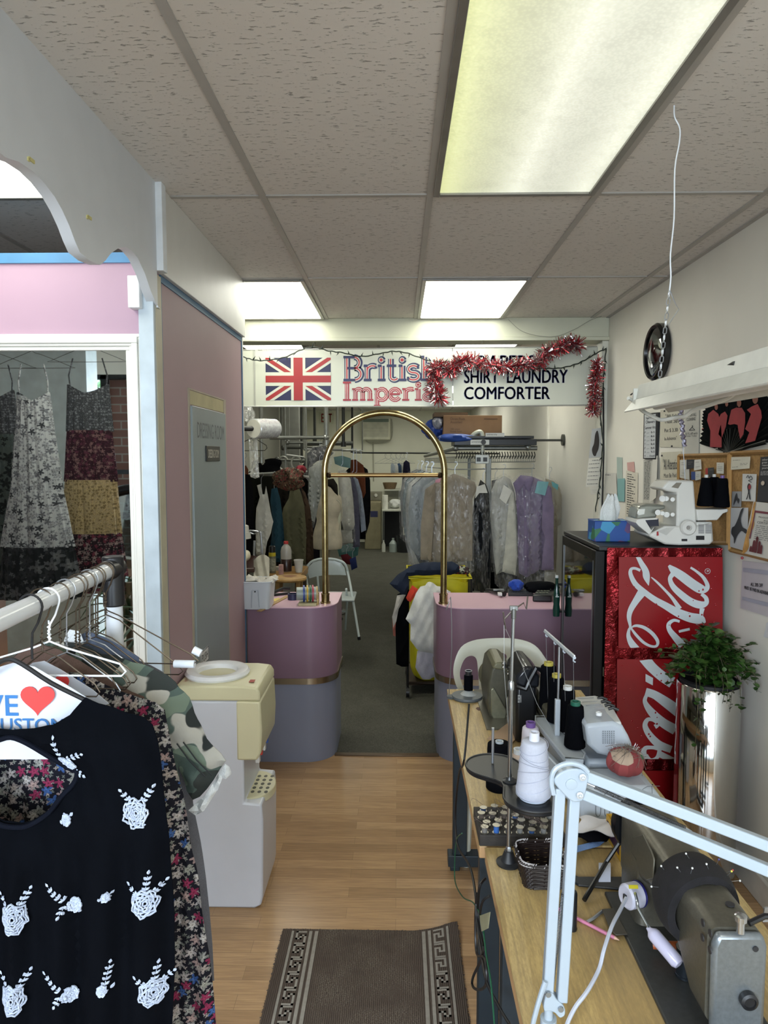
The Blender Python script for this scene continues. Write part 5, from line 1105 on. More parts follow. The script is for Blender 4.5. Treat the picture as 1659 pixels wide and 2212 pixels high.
for k, (px, py, r_, h_, c_, lb, cat) in enumerate([(828, 1181, .035, .22, 'c9cbc4', 'small white squeeze bottle on the floor by the washer', 'bottle'), (849, 1178, .075, .26, '9aa6a2', 'clear gallon jug on the floor under the back table', 'jug'), (874, 1180, .16, .30, '26282a', 'dark waste bin on the floor under the back table', 'bin')]):
 q = A(px, py, Z=.0) if k < 3 else None; q = V((A(px, 1150, Y=13.0).x, 13.25 + .0, 0))
 prof = [(r_, 0), (r_, h_ * .6), (r_ * .5, h_ * .8), (r_ * .3, h_ * .85), (r_ * .3, h_)] if k < 2 else [(r_ * .8, 0), (r_, h_), (r_ * .9, h_), (r_ * .75, .02), (0, .02)]
 one(['bottle', 'water_jug', 'waste_bin'][k], B().lathe(q, prof, 18), mat(c_, .35), lb, cat)
# ---- yellow laundry cart and clothes over it
def cp_(pts, Y): return zpx(pts, 830, 1180, 6.14, Y)
YEL = mat('cdc21e', .55, 0, .06, 14)
ax0, ax1 = A(884, 1300, Y=5.15).x, A(1014, 1300, Y=5.15).x; zt = A(0, 1246, Y=5.15).z
t = thing('laundry_cart', 'bright yellow canvas laundry bag cart piled with clothes', 'laundry cart', ((ax0 + ax1) / 2, 5.4, 0))
def bag(u, v):
 a = 2 * pi * u; sx = (ax1 - ax0) / 2; cx_ = (ax0 + ax1) / 2; e = .35
 k = .93 + .07 * v + .02 * sin(6 * a + v * 5); z = .10 + (zt - .10) * v - (.035 * abs(sin(2 * a)) * v ** 6 if v > .6 else 0)
 s_ = lambda q: math.copysign(abs(q) ** e, q)
 if v < .12: k *= .75 + .25 * (v / .12) ** .5
 return V((cx_ + sx * k * s_(cos(a)), 5.42 + .27 * k * s_(sin(a)), z))
obj('yellow_bag', B().grid(bag, 72, 30, True).grid(lambda u, v: (lambda p: V(((p.x - (ax0 + ax1) / 2) * .97 + (ax0 + ax1) / 2, (p.y - 5.42) * .97 + 5.42, p.z)))(bag(u, 1 - v * .25)), 72, 5, True).add([bag(i / 72, 0) for i in range(72)], [tuple(range(72))]), YEL, t, sharp=60)
fr2 = B(); rim = [(ax0 - .01, 5.14), (ax1 + .01, 5.14), (ax1 + .01, 5.70), (ax0 - .01, 5.70)]
obj('rim_rail', B().tube([(x, y, zt + .006) for x, y in rim], .010, 8, closed=True), YEL, t)
for x, y in rim: obj('frame_post', B().tube([(x, y, zt), (x, y, .13), (x * .98 + .001, y, .09)], .010, 8), mat('17171a', .4), t)
obj('bottom_frame', B().tube([(x, y, .10) for x, y in rim], .012, 8, closed=True).box((ax0, 5.2, .085), (ax1, 5.66, .098)), mat('3a2c20', .5), t)
for x, y in rim: obj('caster', B().cyl((x - .012, y, .04), (x + .012, y, .04), .038, n=16).cyl((x, y, .06), (x, y, .10), .008), mat('1b1b1d', .4), t)
def onc(name, pts, Y, c, lb, cat, **k): return one(name, cloth(cp_(pts, Y), plane_y(Y), k.get('th', .025), k.get('fo', lambda u, v: .012 * sin((u + .35 * v) * 45) + .005 * sin((u - .5 * v) * 90)), .018, .025), fabric(c) if isinstance(c, str) else c, lb, cat)
onc('navy_jacket', [(70, 490), (180, 380), (330, 270), (500, 215), (750, 208), (900, 205), (990, 250), (1000, 345), (880, 380), (600, 385), (320, 395), (330, 540), (290, 650), (230, 640), (180, 590), (130, 550)], 5.04, '1c2434', 'dark navy jacket draped over the back of the yellow cart', 'jacket', th=.05)
onc('black_trousers', [(170, 640), (330, 570), (330, 800), (325, 1600), (230, 1590), (160, 1560), (150, 1100), (160, 900)], 5.10, '08090b', 'black trousers hanging down the left side of the cart', 'trousers')
onc('striped_blouse', [(170, 650), (290, 640), (230, 760), (190, 830), (160, 1000), (120, 1080), (105, 940), (140, 800)], 5.05, 'a9a49a', 'thin pale striped blouse at the left edge of the cart', 'blouse')
onc('salmon_top', [(105, 960), (150, 860), (160, 1000), (150, 1200), (118, 1180)], 5.11, '9a5a4c', 'salmon coloured scrap of cloth low on the cart left edge', 'top')
onc('red_cloth', [(290, 690), (330, 590), (370, 515), (450, 570), (410, 650), (350, 740), (310, 725)], 4.98, 'c23a26', 'red orange cloth lying over the cart front edge', 'cloth', th=.02)
onc('white_coat', [(480, 540), (545, 520), (570, 478), (600, 466), (640, 480), (700, 530), (760, 540), (880, 600), (880, 660), (740, 660), (740, 1420), (600, 1415), (480, 1400), (430, 1360), (345, 1240), (350, 1040), (285, 965), (330, 870), (380, 720), (420, 620)], 4.92, 'c9c9c4', 'white coat draped over the front of the yellow cart', 'coat', th=.04)
onc('white_apron', [(440, 1385), (740, 1400), (740, 1720), (600, 1765), (510, 1760), (440, 1660), (412, 1600)], 4.99, 'b3b0ba', 'lower white garment hanging beneath the draped coat', 'apron', th=.02)
onc('multicolour_cloth', [(850, 360), (920, 290), (1000, 250), (1060, 265), (1145, 300), (1120, 370), (1000, 372), (900, 372)], 5.22, m_floral('mixed_cloth', '3a3030', ['a08a80', 'a03a38', 'c9d2b8', '1a1a1a'], 22, .4), 'small heap of red, green and black cloth at the cart right corner', 'cloth', th=.03)
# ================================================================ FRIDGE AND RIGHT WALL
FY = 3.1; FZ = 1.382; FXL, FXR = .909, 1.405
def m_foil():
 n = N('red_foil'); v = n.co(); f = n.noise(n.co((1.5, 1, 1.5)), 14, 4, .6)
 n.set(n.ramp(n.noise(v, 6, 3), [(.3, '56090d'), (.7, '780e14')]), .22, .75); n.bump(f, .9, .012); return n.m
t = thing('drinks_fridge', 'black glass door drinks fridge with a red foil wrapped side and white script', 'fridge', (1.15, 3.4, 0))
BK = mat('060607', .35, 0, .05, spec=.25); FOIL = m_foil()
obj('body', B().box((FXL, FY, .02), (FXR, 3.76, FZ - .02)), BK, t, bevel=.004)
obj('top_plate', B().box((FXL - .035, FY + .003, FZ - .02), (FXR, 3.77, FZ)), mat('1b1c1e', .5), t, bevel=.004)
dr = obj('door', B().box((FXL - .045, 3.12, .06), (FXL - .002, 3.155, FZ - .022)).box((FXL - .045, 3.72, .06), (FXL - .002, 3.757, FZ - .022)).box((FXL - .045, 3.155, .06), (FXL - .002, 3.72, .12)).box((FXL - .045, 3.155, FZ - .07), (FXL - .002, 3.72, FZ - .022)), BK, t, bevel=.003)
n = N('dark_door_glass'); n.set('07080a', .03, 0, .9, .6); obj('glass_pane', B().box((FXL - .042, 3.155, .12), (FXL - .03, 3.72, FZ - .07)), n.m, dr)
obj('door_trim', B().box((FXL - .046, 3.715, .12), (FXL - .043, 3.725, FZ - .07)).box((FXL - .046, 3.15, .12), (FXL - .043, 3.158, FZ - .07)), mat('77797a', .3, .6), dr)
GG = mat('12352d', .12, 0, .1)
hd = obj('bottle_handle', B().lathe((.835, 3.735, .93), [(.0, 0), (.017, 0), (.018, .015), (.019, .04), (.016, .065), (.0175, .09), (.0175, .115), (.012, .145), (.008, .165), (.0075, .195), (.0085, .198), (.0085, .205), (0, .205)], 20), GG, dr)
obj('bottle_cap', B().lathe((.835, 3.735, 1.135), [(.009, 0), (.0095, .008), (.008, .013), (0, .013)], 14), mat('b9bcba', .4), hd)
obj('bottle_script', B().box((.826, 3.7165, 1.035), (.844, 3.718, 1.040)).box((.828, 3.7165, 1.043), (.838, 3.718, 1.048)), mat('c9cfcb', .5), hd)
obj('handle_bracket', B().cyl((.835, 3.735, .955), (.864, 3.735, .955), .006).cyl((.835, 3.735, 1.10), (.864, 3.735, 1.10), .006), BK, dr)
for (ya, yb) in ((1.15, 1.19), (.50, .60)): obj('tape', B().box((FXL - .0005, 3.112, ya - .35), (FXL + 0.002, 3.118, yb - .35)), mat('b9b49c', .6), t)
# wrap (crinkled foil sheet over the side)
def foil(u, v): return V((FXL + (FXR - FXL) * u, FY - .004 - .003 * (sin(u * 47 + 3 * sin(v * 9)) * sin(v * 31 + u * 5)) , .03 + (FZ - .035) * v))
obj('foil_wrap', B().grid(foil, 60, 90), FOIL, t)
PR = mat('800b12', .28, 0, .03, 4); PX0 = A(1335, 1300, Y=FY - .012)
def fp(px, py, d=0): return A(px, py, Y=FY - .012 - d)
pan = []
for ya, yb, xl_, xr_ in ((1203, 1400, 1336, 1561), (1424, 1640, 1332, 1559), (1665, 1900, 1330, 1557)):
 q = [fp(xl_, yb), fp(xr_, yb), fp(xr_, ya), fp(xl_ + 1, ya)]; pan.append(obj('logo_panel', B().prism(q, (0, .004, 0)), PR, t))
SW = mat('b9c0c2', .35, 0, .05, 8)
def ribbon(par, pts, ox, oy, sc, lift=.0015, clipy=None):
 p = smooth(pts, 6); b = B(); L = []; Rr = []
 for i in range(len(p)):
  a = p[max(0, i - 1)]; c = p[min(len(p) - 1, i + 1)]; dx, dy = c.x - a.x, c.y - a.y; l = sqrt(dx * dx + dy * dy) or 1; w_ = p[i].z / 2
  f = lambda x, y: fp(ox + x / sc, max(clipy[0], min(clipy[1], oy + y / sc)) if clipy else oy + y / sc, lift)
  L.append(f(p[i].x - dy / l * w_, p[i].y + dx / l * w_)); Rr.append(f(p[i].x + dy / l * w_, p[i].y - dx / l * w_))
 n_ = len(p); b.add(L + Rr, [(i, i + 1, n_ + i + 1, n_ + i) for i in range(n_ - 1)]); obj('script_lettering', b, SW, par)
T1 = (1300, 1160, 5.53); c1 = (1203.5, 1399.5)
for k, r_ in enumerate([[(425, 225, 45), (470, 310, 60), (520, 400, 75), (535, 480, 80), (560, 580, 6)],
[(460, 400, 34), (400, 375, 32), (350, 385, 36), (345, 450, 50), (400, 560, 62), (500, 650, 66), (620, 740, 72), (760, 820, 84), (900, 900, 100), (1050, 960, 115), (1180, 985, 110), (1240, 1020, 10)],
[(590, 480, 12), (660, 540, 26), (760, 640, 30), (850, 740, 40), (930, 860, 60)],
[(480, 660, 105), (410, 760, 80), (345, 870, 66), (325, 960, 54), (340, 1070, 30), (325, 1110, 34), (318, 1180, 50), (350, 1260, 75), (410, 1345, 95)],
[(345, 1090, 10), (400, 1060, 30), (500, 1080, 40), (600, 1150, 44), (665, 1240, 40), (655, 1300, 30), (590, 1305, 30), (500, 1260, 34), (410, 1170, 34), (350, 1090, 22)],
[(800, 340, 30), (860, 400, 90), (960, 470, 110), (1080, 560, 115), (1180, 620, 110), (1245, 620, 70), (1260, 570, 50), (1210, 480, 40), (1130, 410, 30), (1060, 365, 26)],
[(850, 440, 60), (815, 500, 52), (850, 590, 66), (940, 680, 80), (1060, 770, 88), (1170, 810, 90), (1245, 790, 60), (1245, 730, 50), (1190, 680, 40)],
[(1200, 850, 60), (1190, 940, 40), (1230, 1030, 10)],
[(930, 1010, 30), (860, 995, 36), (800, 1040, 48), (810, 1110, 60), (880, 1200, 80), (970, 1300, 100)],
[(920, 1130, 30), (960, 1120, 30), (1050, 1100, 30)]]): ribbon(pan[0], r_, *T1, lift=.0012 + .0003 * k, clipy=c1)
T2 = (1290, 1370, 4.496); c2 = (1424.5, 1639.5)
for k, r_ in enumerate([[(455, 225, 110), (520, 310, 100), (620, 400, 100), (730, 470, 110)],
[(470, 560, 80), (560, 590, 80), (680, 670, 100), (800, 760, 110)],
[(475, 600, 34), (465, 660, 44), (530, 760, 76), (640, 860, 90), (760, 930, 100)],
[(560, 900, 46), (590, 875, 34), (545, 835, 30), (490, 830, 40), (465, 890, 50), (510, 980, 66), (600, 1070, 76), (720, 1120, 70)],
[(600, 1110, 44), (530, 1100, 34), (465, 1110, 44), (455, 1180, 62), (520, 1280, 84), (640, 1350, 95), (760, 1370, 100)],
[(600, 1060, 50), (605, 1130, 40), (580, 1200, 36), (520, 1220, 28), (480, 1170, 24)],
[(600, 1160, 60), (680, 1200, 60), (740, 1230, 60)]]): ribbon(pan[1], r_, *T2, lift=.0012 + .0003 * k, clipy=c2)
obj('script_lettering', B().prism([fp(1290 + x / 4.496, 1370 + y / 4.496, .0018) for x, y in ((470, 385), (543, 425), (540, 497), (470, 460))], (0, .001, 0)), SW, pan[1])
q = fp(1528.5, 1234, .0012);
obj('registered_mark', B().tube([q + V((.0115 * cos(a), 0, .0115 * sin(a))) for a in [2 * pi * i / 24 for i in range(24)]], .0012, 4, closed=True), SW, pan[0]); text('R', lambda u, v: q + V((-.005 + v * 1, -.001, -.006 + (.010 - u) * 1 + .001)) , .010, .010, SW, pan[0])
rr_ = random.Random(5)
dm = mat('8f1a20', .1, 0, .1)
dr_b = B()
for i in range(70):
 x, y = rr_.uniform(1342, 1555), rr_.uniform(1210, 1392) if i % 2 else rr_.uniform(1430, 1600); s_ = rr_.uniform(.0015, .005); q = fp(x, y, .0026); dr_b.sph(q, s_, 8, (1, .35, 1.1))
obj('printed_droplets', dr_b, dm, t, kind='stuff')
# ---- planter and plant
CH = N('polished_steel'); CH.set('c9c8c4', .07, 1); CHM = CH.m
PCX, PCY = A(1531, 1480, Y=2.88).x, 2.88
t = thing('steel_planter', 'tall polished steel cylinder planter beside the fridge', 'planter', (PCX, PCY, 0))
obj('cylinder', B().lathe((PCX, PCY, 0), [(.118, 0), (.122, .01), (.122, .845), (.118, .85), (.114, .845), (.114, .80), (0, .80)], 64), CHM, t, sharp=50)
obj('inner_pot', B().lathe((PCX, PCY, .80), [(.112, 0), (.112, .062), (.116, .065), (.106, .068), (.10, .05), (0, .05)], 40), mat('121316', .6), t)
t = thing('trailing_plant', 'bushy green trailing plant spilling over the steel planter', 'plant', (PCX, PCY, .85))
rr_ = random.Random(12); lf, st = B(), B()
LM = N('small_glossy_leaf'); vv = LM.co(); LM.set(LM.ramp(LM.noise(vv, 26, 2), [(.3, '14260f'), (.5, '2c4a1c'), (.7, '4e6a32')]), .35, 0, .5); LM = LM.m
def leafat(p, d, s_):
 d = d.normalized(); a = d.cross(V((0, 0, 1)));  a = a.normalized() if a.length > .01 else V((1, 0, 0)); nn = a.cross(d) * .25
 prof = [(0, 0), (.25, .42), (.6, .5), (.9, .28), (1, 0)]
 L = [p + d * (t_ * s_) + a * (w_ * s_) + nn * (s_ * (w_ * .7 - t_ * t_ * .6)) for t_, w_ in prof]; Rr = [p + d * (t_ * s_) - a * (w_ * s_) + nn * (s_ * (w_ * .7 - t_ * t_ * .6)) for t_, w_ in prof[1:-1]]
 m_ = [p + d * (t_ * s_) - nn * (s_ * t_ * t_ * .6) for t_, _ in prof[1:-1]]
 lf.add(L + Rr + m_, [(0, 1, 8), (1, 2, 9, 8), (2, 3, 10, 9), (3, 4, 10), (0, 8, 5), (5, 8, 9, 6), (6, 9, 10, 7), (7, 10, 4)])
def sprigp(pts, n_, s0):
 pts = smooth(pts, 8); st.tube(pts, .0013, 4)
 for i in range(n_):
  p = pts[int((i + .5) / n_ * (len(pts) - 1))]
  for k in range(2): leafat(p, V((rr_.uniform(-1, 1), rr_.uniform(-1, .6), rr_.uniform(-.5, .8))), s0 * rr_.uniform(.7, 1.25))
base = V((PCX, PCY, .86))
for i in range(150):
 a = rr_.uniform(0, 6.28); r_ = .19 * rr_.random() ** .6; h = .215 * max(0, 1 - (r_ / .2) ** 2) ** .5 * rr_.uniform(.3, 1) ; tip = base + V((r_ * cos(a) + .01, r_ * sin(a) * .8, h + .0 - (.05 if r_ > .13 else 0)))
 if tip.x > XR - .03: tip.x = XR - .03
 mid = base + V((r_ * .5 * cos(a), r_ * .4 * sin(a), h * .8 + .03)); sprigp([base + V((.03 * cos(a), .03 * sin(a), 0)), mid, tip], 6, .032)
for px, py, n_ in [(1600, 1425, 9), (1625, 1392, 9), (1640, 1435, 8), (1618, 1405, 9), (1610, 1440, 8), (1425, 1420, 8), (1412, 1408, 7), (1440, 1400, 8), (1430, 1440, 7)]:
 tip = A(px, py, Y=PCY - .06); sprigp([base, base.lerp(tip, .5) + V((0, -.03, .05)), tip], n_, .022)
for px, py, n_ in [(1600, 1540, 9), (1570, 1520, 7), (1635, 1495, 7), (1500, 1620, 9), (1508, 1580, 7), (1438, 1480, 6), (1560, 1500, 6)]:
 tip = A(px, py, Y=PCY - .14); top = A(px - (px - 1531) * .15, 1462, Y=PCY - .12); sprigp([base, top + V((0, 0, .02)), top.lerp(tip, .5) + V((.008, 0, 0)), tip], n_, .021)
obj('leaves', lf, LM, t, sharp=180); obj('stems', st, mat('3f3a20', .6), t)
# ---- wall papers; pixel corner to the right wall plane
PL = [None]
def wp(px, py, d=.004): return A(px, py, X=XR - d) if PL[0] is None else A(px, py, Y=PL[0] - d)
def sheet(name, label, cat, quad, col, d=.004, group=None, curl=0, par=None, th=.001):
 q = [wp(x, y, d + (curl if i in (2, 3) else 0)) for i, (x, y) in enumerate(quad)]  # tl, tr, br, bl
 b = B().prism(q, (th, 0, 0) if PL[0] is None else (0, th, 0)); m_ = mat(col, .65, 0, .04, 12) if isinstance(col, str) else col
 return obj(name, b, m_, par) if par is not None else one(name, b, m_, label, cat, group)
def inq(quad, d=.0055):
 tl, tr, br, bl = [wp(x, y, d) for x, y in quad]
 return lambda u, v: bl.lerp(br, u).lerp(tl.lerp(tr, u), v)
def scrib(par, quad, lines, col='33353a', w_=1, d=.0055, seed=1, words=3):
 """thin printed lines inside a sheet; lines = [(v, u0, u1)]"""
 f = inq(quad, d); rr0 = random.Random(seed)
 b = B()
 for v, u0, u1 in lines:
  u = u0; h = .018 * w_
  while u < u1 - .02:
   e = min(u1, u + rr0.uniform(.06, .22)); b.add([f(u, v - h / 2), f(e, v - h / 2), f(e, v + h / 2), f(u, v + h / 2)], [(0, 1, 2, 3)]); u = e + .035
 return obj('printed_text', b, mat(col, .7), par, kind='stuff')
def wtext(s, par, quad, m_, **k): f = inq(quad, .006); return text(s, f, 1, 1, m_, par, **k)
INK = mat('2e2f36', .7)
def Z5(pts): return [(1200 + x / 2.95, 750 + y / 2.95) for x, y in pts]
def Z9(pts): return [(1360 + x / 5.53, 840 + y / 5.53) for x, y in pts]
# calendar
PL[0] = 5.015
Q = Z5([(232, 522), (290, 512), (288, 700), (212, 708)]); t = sheet('wall_calendar', 'wall calendar with a dark animal picture hung under the tinsel', 'calendar', Q, 'a7a8a6')
b = B().fill(sm2([(.35, .1), (.2, .3), (.35, .5), (.4, .8), (.6, .92), (.75, .8), (.85, .55), (.8, .3), (.65, .15), (.55, .05)]), lambda u, v, f=inq(Q): f(u, v)); obj('animal_picture', b, mat('2a2320', .7), t)
Q = Z5([(212, 710), (290, 702), (272, 888), (192, 890)]); o = sheet('calendar_page', '', '', Q, 'c9c6ba', par=t); scrib(t, Q, [(.92, .3, .8)] + [(.8 - .14 * i, .08, .92) for i in range(6)], words=7)
Q = Z5([(216, 893), (276, 890), (272, 940), (225, 938)]); o = sheet('small_card', 'small business card tucked below the calendar', 'card', Q, 'c4c1b4'); scrib(o, Q, [(.6, .2, .8), (.35, .3, .7)])
PL[0] = None
Q = Z5([(300, 800), (384, 802), (392, 940), (318, 930)]); o = sheet('price_flyer', 'small white flyer with thick black lines beside the post', 'paper', Q, 'c8c6bf', curl=.01); scrib(o, Q, [(.9, .2, .6), (.7, .1, .5), (.62, .1, .9), (.42, .1, .9), (.36, .2, .9), (.2, .1, .8)], w_=1.8)
Q = Z5([(390, 700), (424, 703), (425, 840), (392, 840)]); sheet('paper_strip', 'pale grey green paper strip on the wall, upper one', 'paper', Q, 'a3b3ac')
Q = Z5([(394, 838), (440, 836), (438, 985), (394, 980)]); sheet('paper_strip', 'teal paper strip below the grey green one', 'paper', Q, '7ba6a6', d=.007)
Q = Z5([(455, 735), (500, 730), (505, 800), (458, 785)]); sheet('paper_note', 'small pink note pinned above the long list', 'note', Q, 'c39a94')
Q = Z5([(450, 785), (525, 800), (520, 1098), (444, 1080)]); o = sheet('paper_list', 'long white handwritten list under the pink note', 'paper', Q, 'c9c4b6'); scrib(o, Q, [(.93 - .05 * i, .12, .5 + .3 * ((i * 7) % 3) / 2) for i in range(18)], seed=4)
Q = Z5([(562, 425), (655, 415), (640, 715), (558, 712)]); t = sheet('whiteboard', 'narrow black edged whiteboard with handwritten opening hours', 'whiteboard', Q, '16171a', th=.012, d=.014)
Q2 = Z5([(567, 432), (638, 425), (634, 705), (563, 706)]); sheet('writing_surface', '', '', Q2, 'b9bdc0', d=.0155, par=t, th=.001)
def hw(s, px0, py0, px1, py1, par, d=.017):
 f = inq(Z5([(px0, py0), (px1, py0 - 6), (px1, py1 - 6), (px0, py1)]), d); return text(s, f, 1, 1, INK, par, name='handwriting')
hw('Spruce', 574, 445, 630, 462, t); hw('Cleaners', 574, 468, 632, 487, t); hw('Summer Hrs', 570, 505, 636, 524, t)
for i in range(7): hw('MTWTFSS'[i], 567, 540 + i * 25, 574, 552 + i * 25, t); hw('—  %s' % ('8-5', '8-6', '8-6', '8-6', '8-6', '9-5', 'Closed')[i], 580, 540 + i * 25, 630, 552 + i * 25, t)
Q = Z5([(560, 718), (650, 690), (630, 1000), (556, 995)]); o = sheet('notice_sheet', 'typed notice sheet hanging below the whiteboard', 'paper', Q, 'b9b8b0'); scrib(o, Q, [(.93 - .033 * i, .08, .55) for i in range(26)], seed=6, w_=.7)
Q = Z5([(620, 700), (650, 690), (640, 960), (598, 990)]); sheet('receipt_strip', 'curling receipt strip over the typed notice sheet', 'paper', Q, 'c8c6be', d=.012, curl=.012)
Q = Z5([(668, 400), (812, 385), (806, 640), (664, 636)]); o = sheet('handwritten_poster', 'upper handwritten poster about sales paid in advance', 'poster', Q, 'bfbbab')
for s_, a in (('"All Sales', (700, 428, 790, 452)), ('Must 50%', (698, 458, 792, 486)), ('Put $ 3.30', (694, 520, 778, 546)), ('In Advance"', (694, 572, 772, 594))): hw(s_, *a, o, .0062)
Q = Z5([(672, 670), (800, 664), (800, 870), (664, 880)]); o = sheet('handwritten_poster', 'lower handwritten poster about alterations', 'poster', Q, 'c1bdac')
for s_, a in (('"All Alterations', (684, 712, 790, 782)), ('Must Be Paid In', (690, 806, 786, 832)), ('Advance', (708, 846, 760, 862))): hw(s_, *a, o, .0062)
Q = Z5([(822, 380), (915, 365), (912, 682), (822, 690)]); o = sheet('discount_flyer', 'white discount flyer with a small clothes hanger drawing', 'flyer', Q, 'b6b5ae', d=.005)
wtext('20 % off with', o, Z5([(826, 545), (905, 540), (905, 555), (826, 560)]), INK); wtext('Order Today', o, Z5([(830, 562), (900, 558), (900, 572), (830, 576)]), INK); wtext('$20 ON ALL\nCLEANING', o, Z5([(835, 425), (898, 418), (898, 466), (835, 470)]), INK)
f = inq(Z5([(850, 500), (890, 497), (890, 530), (850, 533)]), .007); obj('hanger_drawing', B().tube([f(.5, 1.0), f(.62, .85), f(.5, .65), f(.95, .1), f(.05, .1), f(.5, .65)], .0015, 4), INK, o)
# silver twisted ribbon on rod
q0, q1 = A(1478, 966, Y=3.28), A(1469, 880, Y=3.28)
one('antenna_rod', B().cyl(A(1480, 1037, Y=3.28), A(1471, 890, Y=3.28), .0018), SLV, 'thin thread guide rod rising from the machine on the fridge', 'rod')
one('foil_ribbon', B().tube([q0.lerp(q1, i / 30) + V((.006 * sin(i * 1.7), 0, .003 * cos(i * 2.3))) for i in range(31)], [.004 + .006 * abs(sin(i * 1.1)) for i in range(31)], 7), mat('8d8a9a', .4, .5, .4, 90), 'crumpled silvery ribbon wrapped round the thread guide rod', 'ribbon')
# black and red hand fan
t = thing('hand_fan', 'open black and red folding fan pinned on the wall', 'fan', wp(1573, 975))
piv = Z9([(1190, 765)])[0]; Pq = wp(*piv, .01)
rimp = Z9([(855, 665), (865, 560), (890, 470), (880, 400), (892, 320), (905, 250), (1000, 170), (1100, 110), (1200, 70), (1400, 30), (1560, 10), (1660, 60), (1680, 200), (1690, 400), (1680, 590), (1640, 660)])
rim3 = smooth([wp(x, y, .01) for x, y in rimp], 4)
N_ = len(rim3); inn = [Pq.lerp(p, .42) for p in rim3]
def fz(i): return V((-.010 if i % 2 else .002, 0, 0))
b = B(); b.add([p + fz(i) for i, p in enumerate(rim3)] + [p + fz(i) for i, p in enumerate(inn)], [(i, i + 1, N_ + i + 1, N_ + i) for i in range(N_ - 1)]); obj('fan_leaf', b, fabric('101314'), t, sharp=10)
obj('fan_web', B().add([Pq + V((.004, 0, 0))] + [p + V((.004, 0, 0)) for p in inn], [(0, i + 1, i + 2) for i in range(N_ - 1)]), fabric('101110'), t)
b = B()
for i in range(0, N_, 3): b.tube([Pq, inn[i] + V((-.004, 0, 0))], .0022, 4)
obj('fan_ribs', b, mat('20221e', .5), t); obj('guard_stick', B().tube([Pq, wp(*Z9([(1640, 625)])[0], .012)], .007, 6), mat('141514', .4), t)
REDF = fabric('8e2126')
for pts in ([(940, 300), (1000, 250), (1060, 300), (1090, 420), (1100, 560), (1100, 700), (960, 695), (965, 500), (925, 380)], [(1090, 300), (1140, 270), (1170, 320), (1150, 450), (1100, 590), (1060, 540), (1090, 420), (1070, 340)], [(1215, 250), (1270, 225), (1340, 225), (1380, 290), (1380, 400), (1360, 540), (1320, 600), (1300, 500), (1290, 430), (1250, 420), (1200, 430), (1175, 420)], [(1400, 250), (1460, 210), (1530, 180), (1570, 260), (1580, 340), (1540, 480), (1500, 620), (1380, 650), (1430, 520), (1380, 480), (1450, 300)]):
 zz = Z9(pts); obj('printed_figure', B().fill(zz, lambda x, y: wp(x, y, .0215)), REDF, t)
for cx0, cy0, rx, ry in ((1035, 215, 20, 38), (1160, 180, 18, 32), (1308, 170, 26, 48), (1500, 120, 34, 60)):
 obj('printed_face', B().fill(Z9([(cx0 + rx * cos(a), cy0 + ry * sin(a)) for a in [2 * pi * i / 14 for i in range(14)]]), lambda x, y: wp(x, y, .022)), mat('7d4a3c', .8), t)
# corkboards
def m_cork():
 n = N('cork'); v = n.co(); n.set(n.ramp(n.noise(v, 90, 5, .7), [(.3, '7d5c34'), (.6, 'a47f4c')]), .9); return n.m
CORK = m_cork(); OAK = mat('a17a45', .5, 0, .12, 30)
def corkboard(quad, label):
 t = sheet('cork_board', label, 'notice board', quad, CORK, d=.014, th=.012)
 c = [wp(x, y, .02) for x, y in quad]
 for i in range(4): a, e = c[i], c[(i + 1) % 4]; obj('frame_rail', B().tube([a, e], .009, 4), OAK, t)
 return t
K1 = Z9([(590, 800), (1190, 785), (1180, 1840), (575, 1850)]); cb1 = corkboard(K1, 'cork board behind the white machine on the fridge')
K2 = Z9([(1210, 770), (1760, 745), (1740, 2060), (1200, 1925)]); cb2 = corkboard(K2, 'large cork board at the right edge with photos and cards')
def card(quad, col, label, lines=None, d=.024, cat='card', name='pinned_card', ink='33353a', w_=1.6):
 Q = Z9(quad); o = sheet(name, label, cat, Q, col, d=d)
 if lines: scrib(o, Q, lines, ink, d=d + .0015, w_=w_)
 return o, Q
card([(600, 850), (680, 848), (675, 960), (600, 965)], 'c4c2ba', 'white card at the upper left of the first cork board', [(.7, .2, .7), (.5, .2, .8)])
card([(680, 845), (775, 843), (770, 945), (680, 960)], '1d222c', 'black card left of the white receipt on the cork board', [(.7, .2, .8), (.5, .2, .6)], ink='9a9a92')
card([(768, 850), (850, 842), (858, 960), (770, 975)], 'cfcdc6', 'crooked white card second from left on the cork board', [(.75, .2, .7), (.3, .2, .8)])
card([(735, 990), (785, 988), (785, 1085), (735, 1088)], '27407a', 'small blue card with a white letter on the cork board', None)
card([(785, 985), (850, 983), (848, 1080), (785, 1095)], 'b8b8b2', 'small grey picture card beside the blue card', [(.6, .3, .7), (.4, .2, .8)])
card([(905, 950), (935, 945), (935, 1020), (905, 1020)], '9c2a28', 'narrow red card above the black thread cones', None)
card([(935, 945), (1005, 938), (1003, 1050), (935, 1055)], '2c2e30', 'charcoal card above the black thread cones', [(.75, .3, .8)], ink='8a8a84')
card([(1040, 880), (1125, 880), (1122, 1015), (1038, 1010)], 'c6c3b8', 'white bow tie card near the middle of the cork boards', [(.8, .2, .4), (.6, .15, .85), (.45, .15, .85), (.3, .2, .8)])
card([(600, 965), (710, 960), (715, 1090), (600, 1060)], 'bab8b0', 'faded white card low on the first cork board behind the rod', [(.6, .2, .5), (.3, .1, .4)])
card([(1215, 815), (1440, 810), (1430, 950), (1208, 968)], 'c9c5b6', 'wide white business card at the top of the right cork board', [(.75, .1, .5), (.45, .5, .9), (.35, .5, .85), (.2, .08, .4)], w_=1.3)
o, Q = card([(1350, 1015), (1515, 1018), (1500, 1345), (1340, 1340)], 'c2c2bf', 'tall white card with a small dancing couple drawing', None)
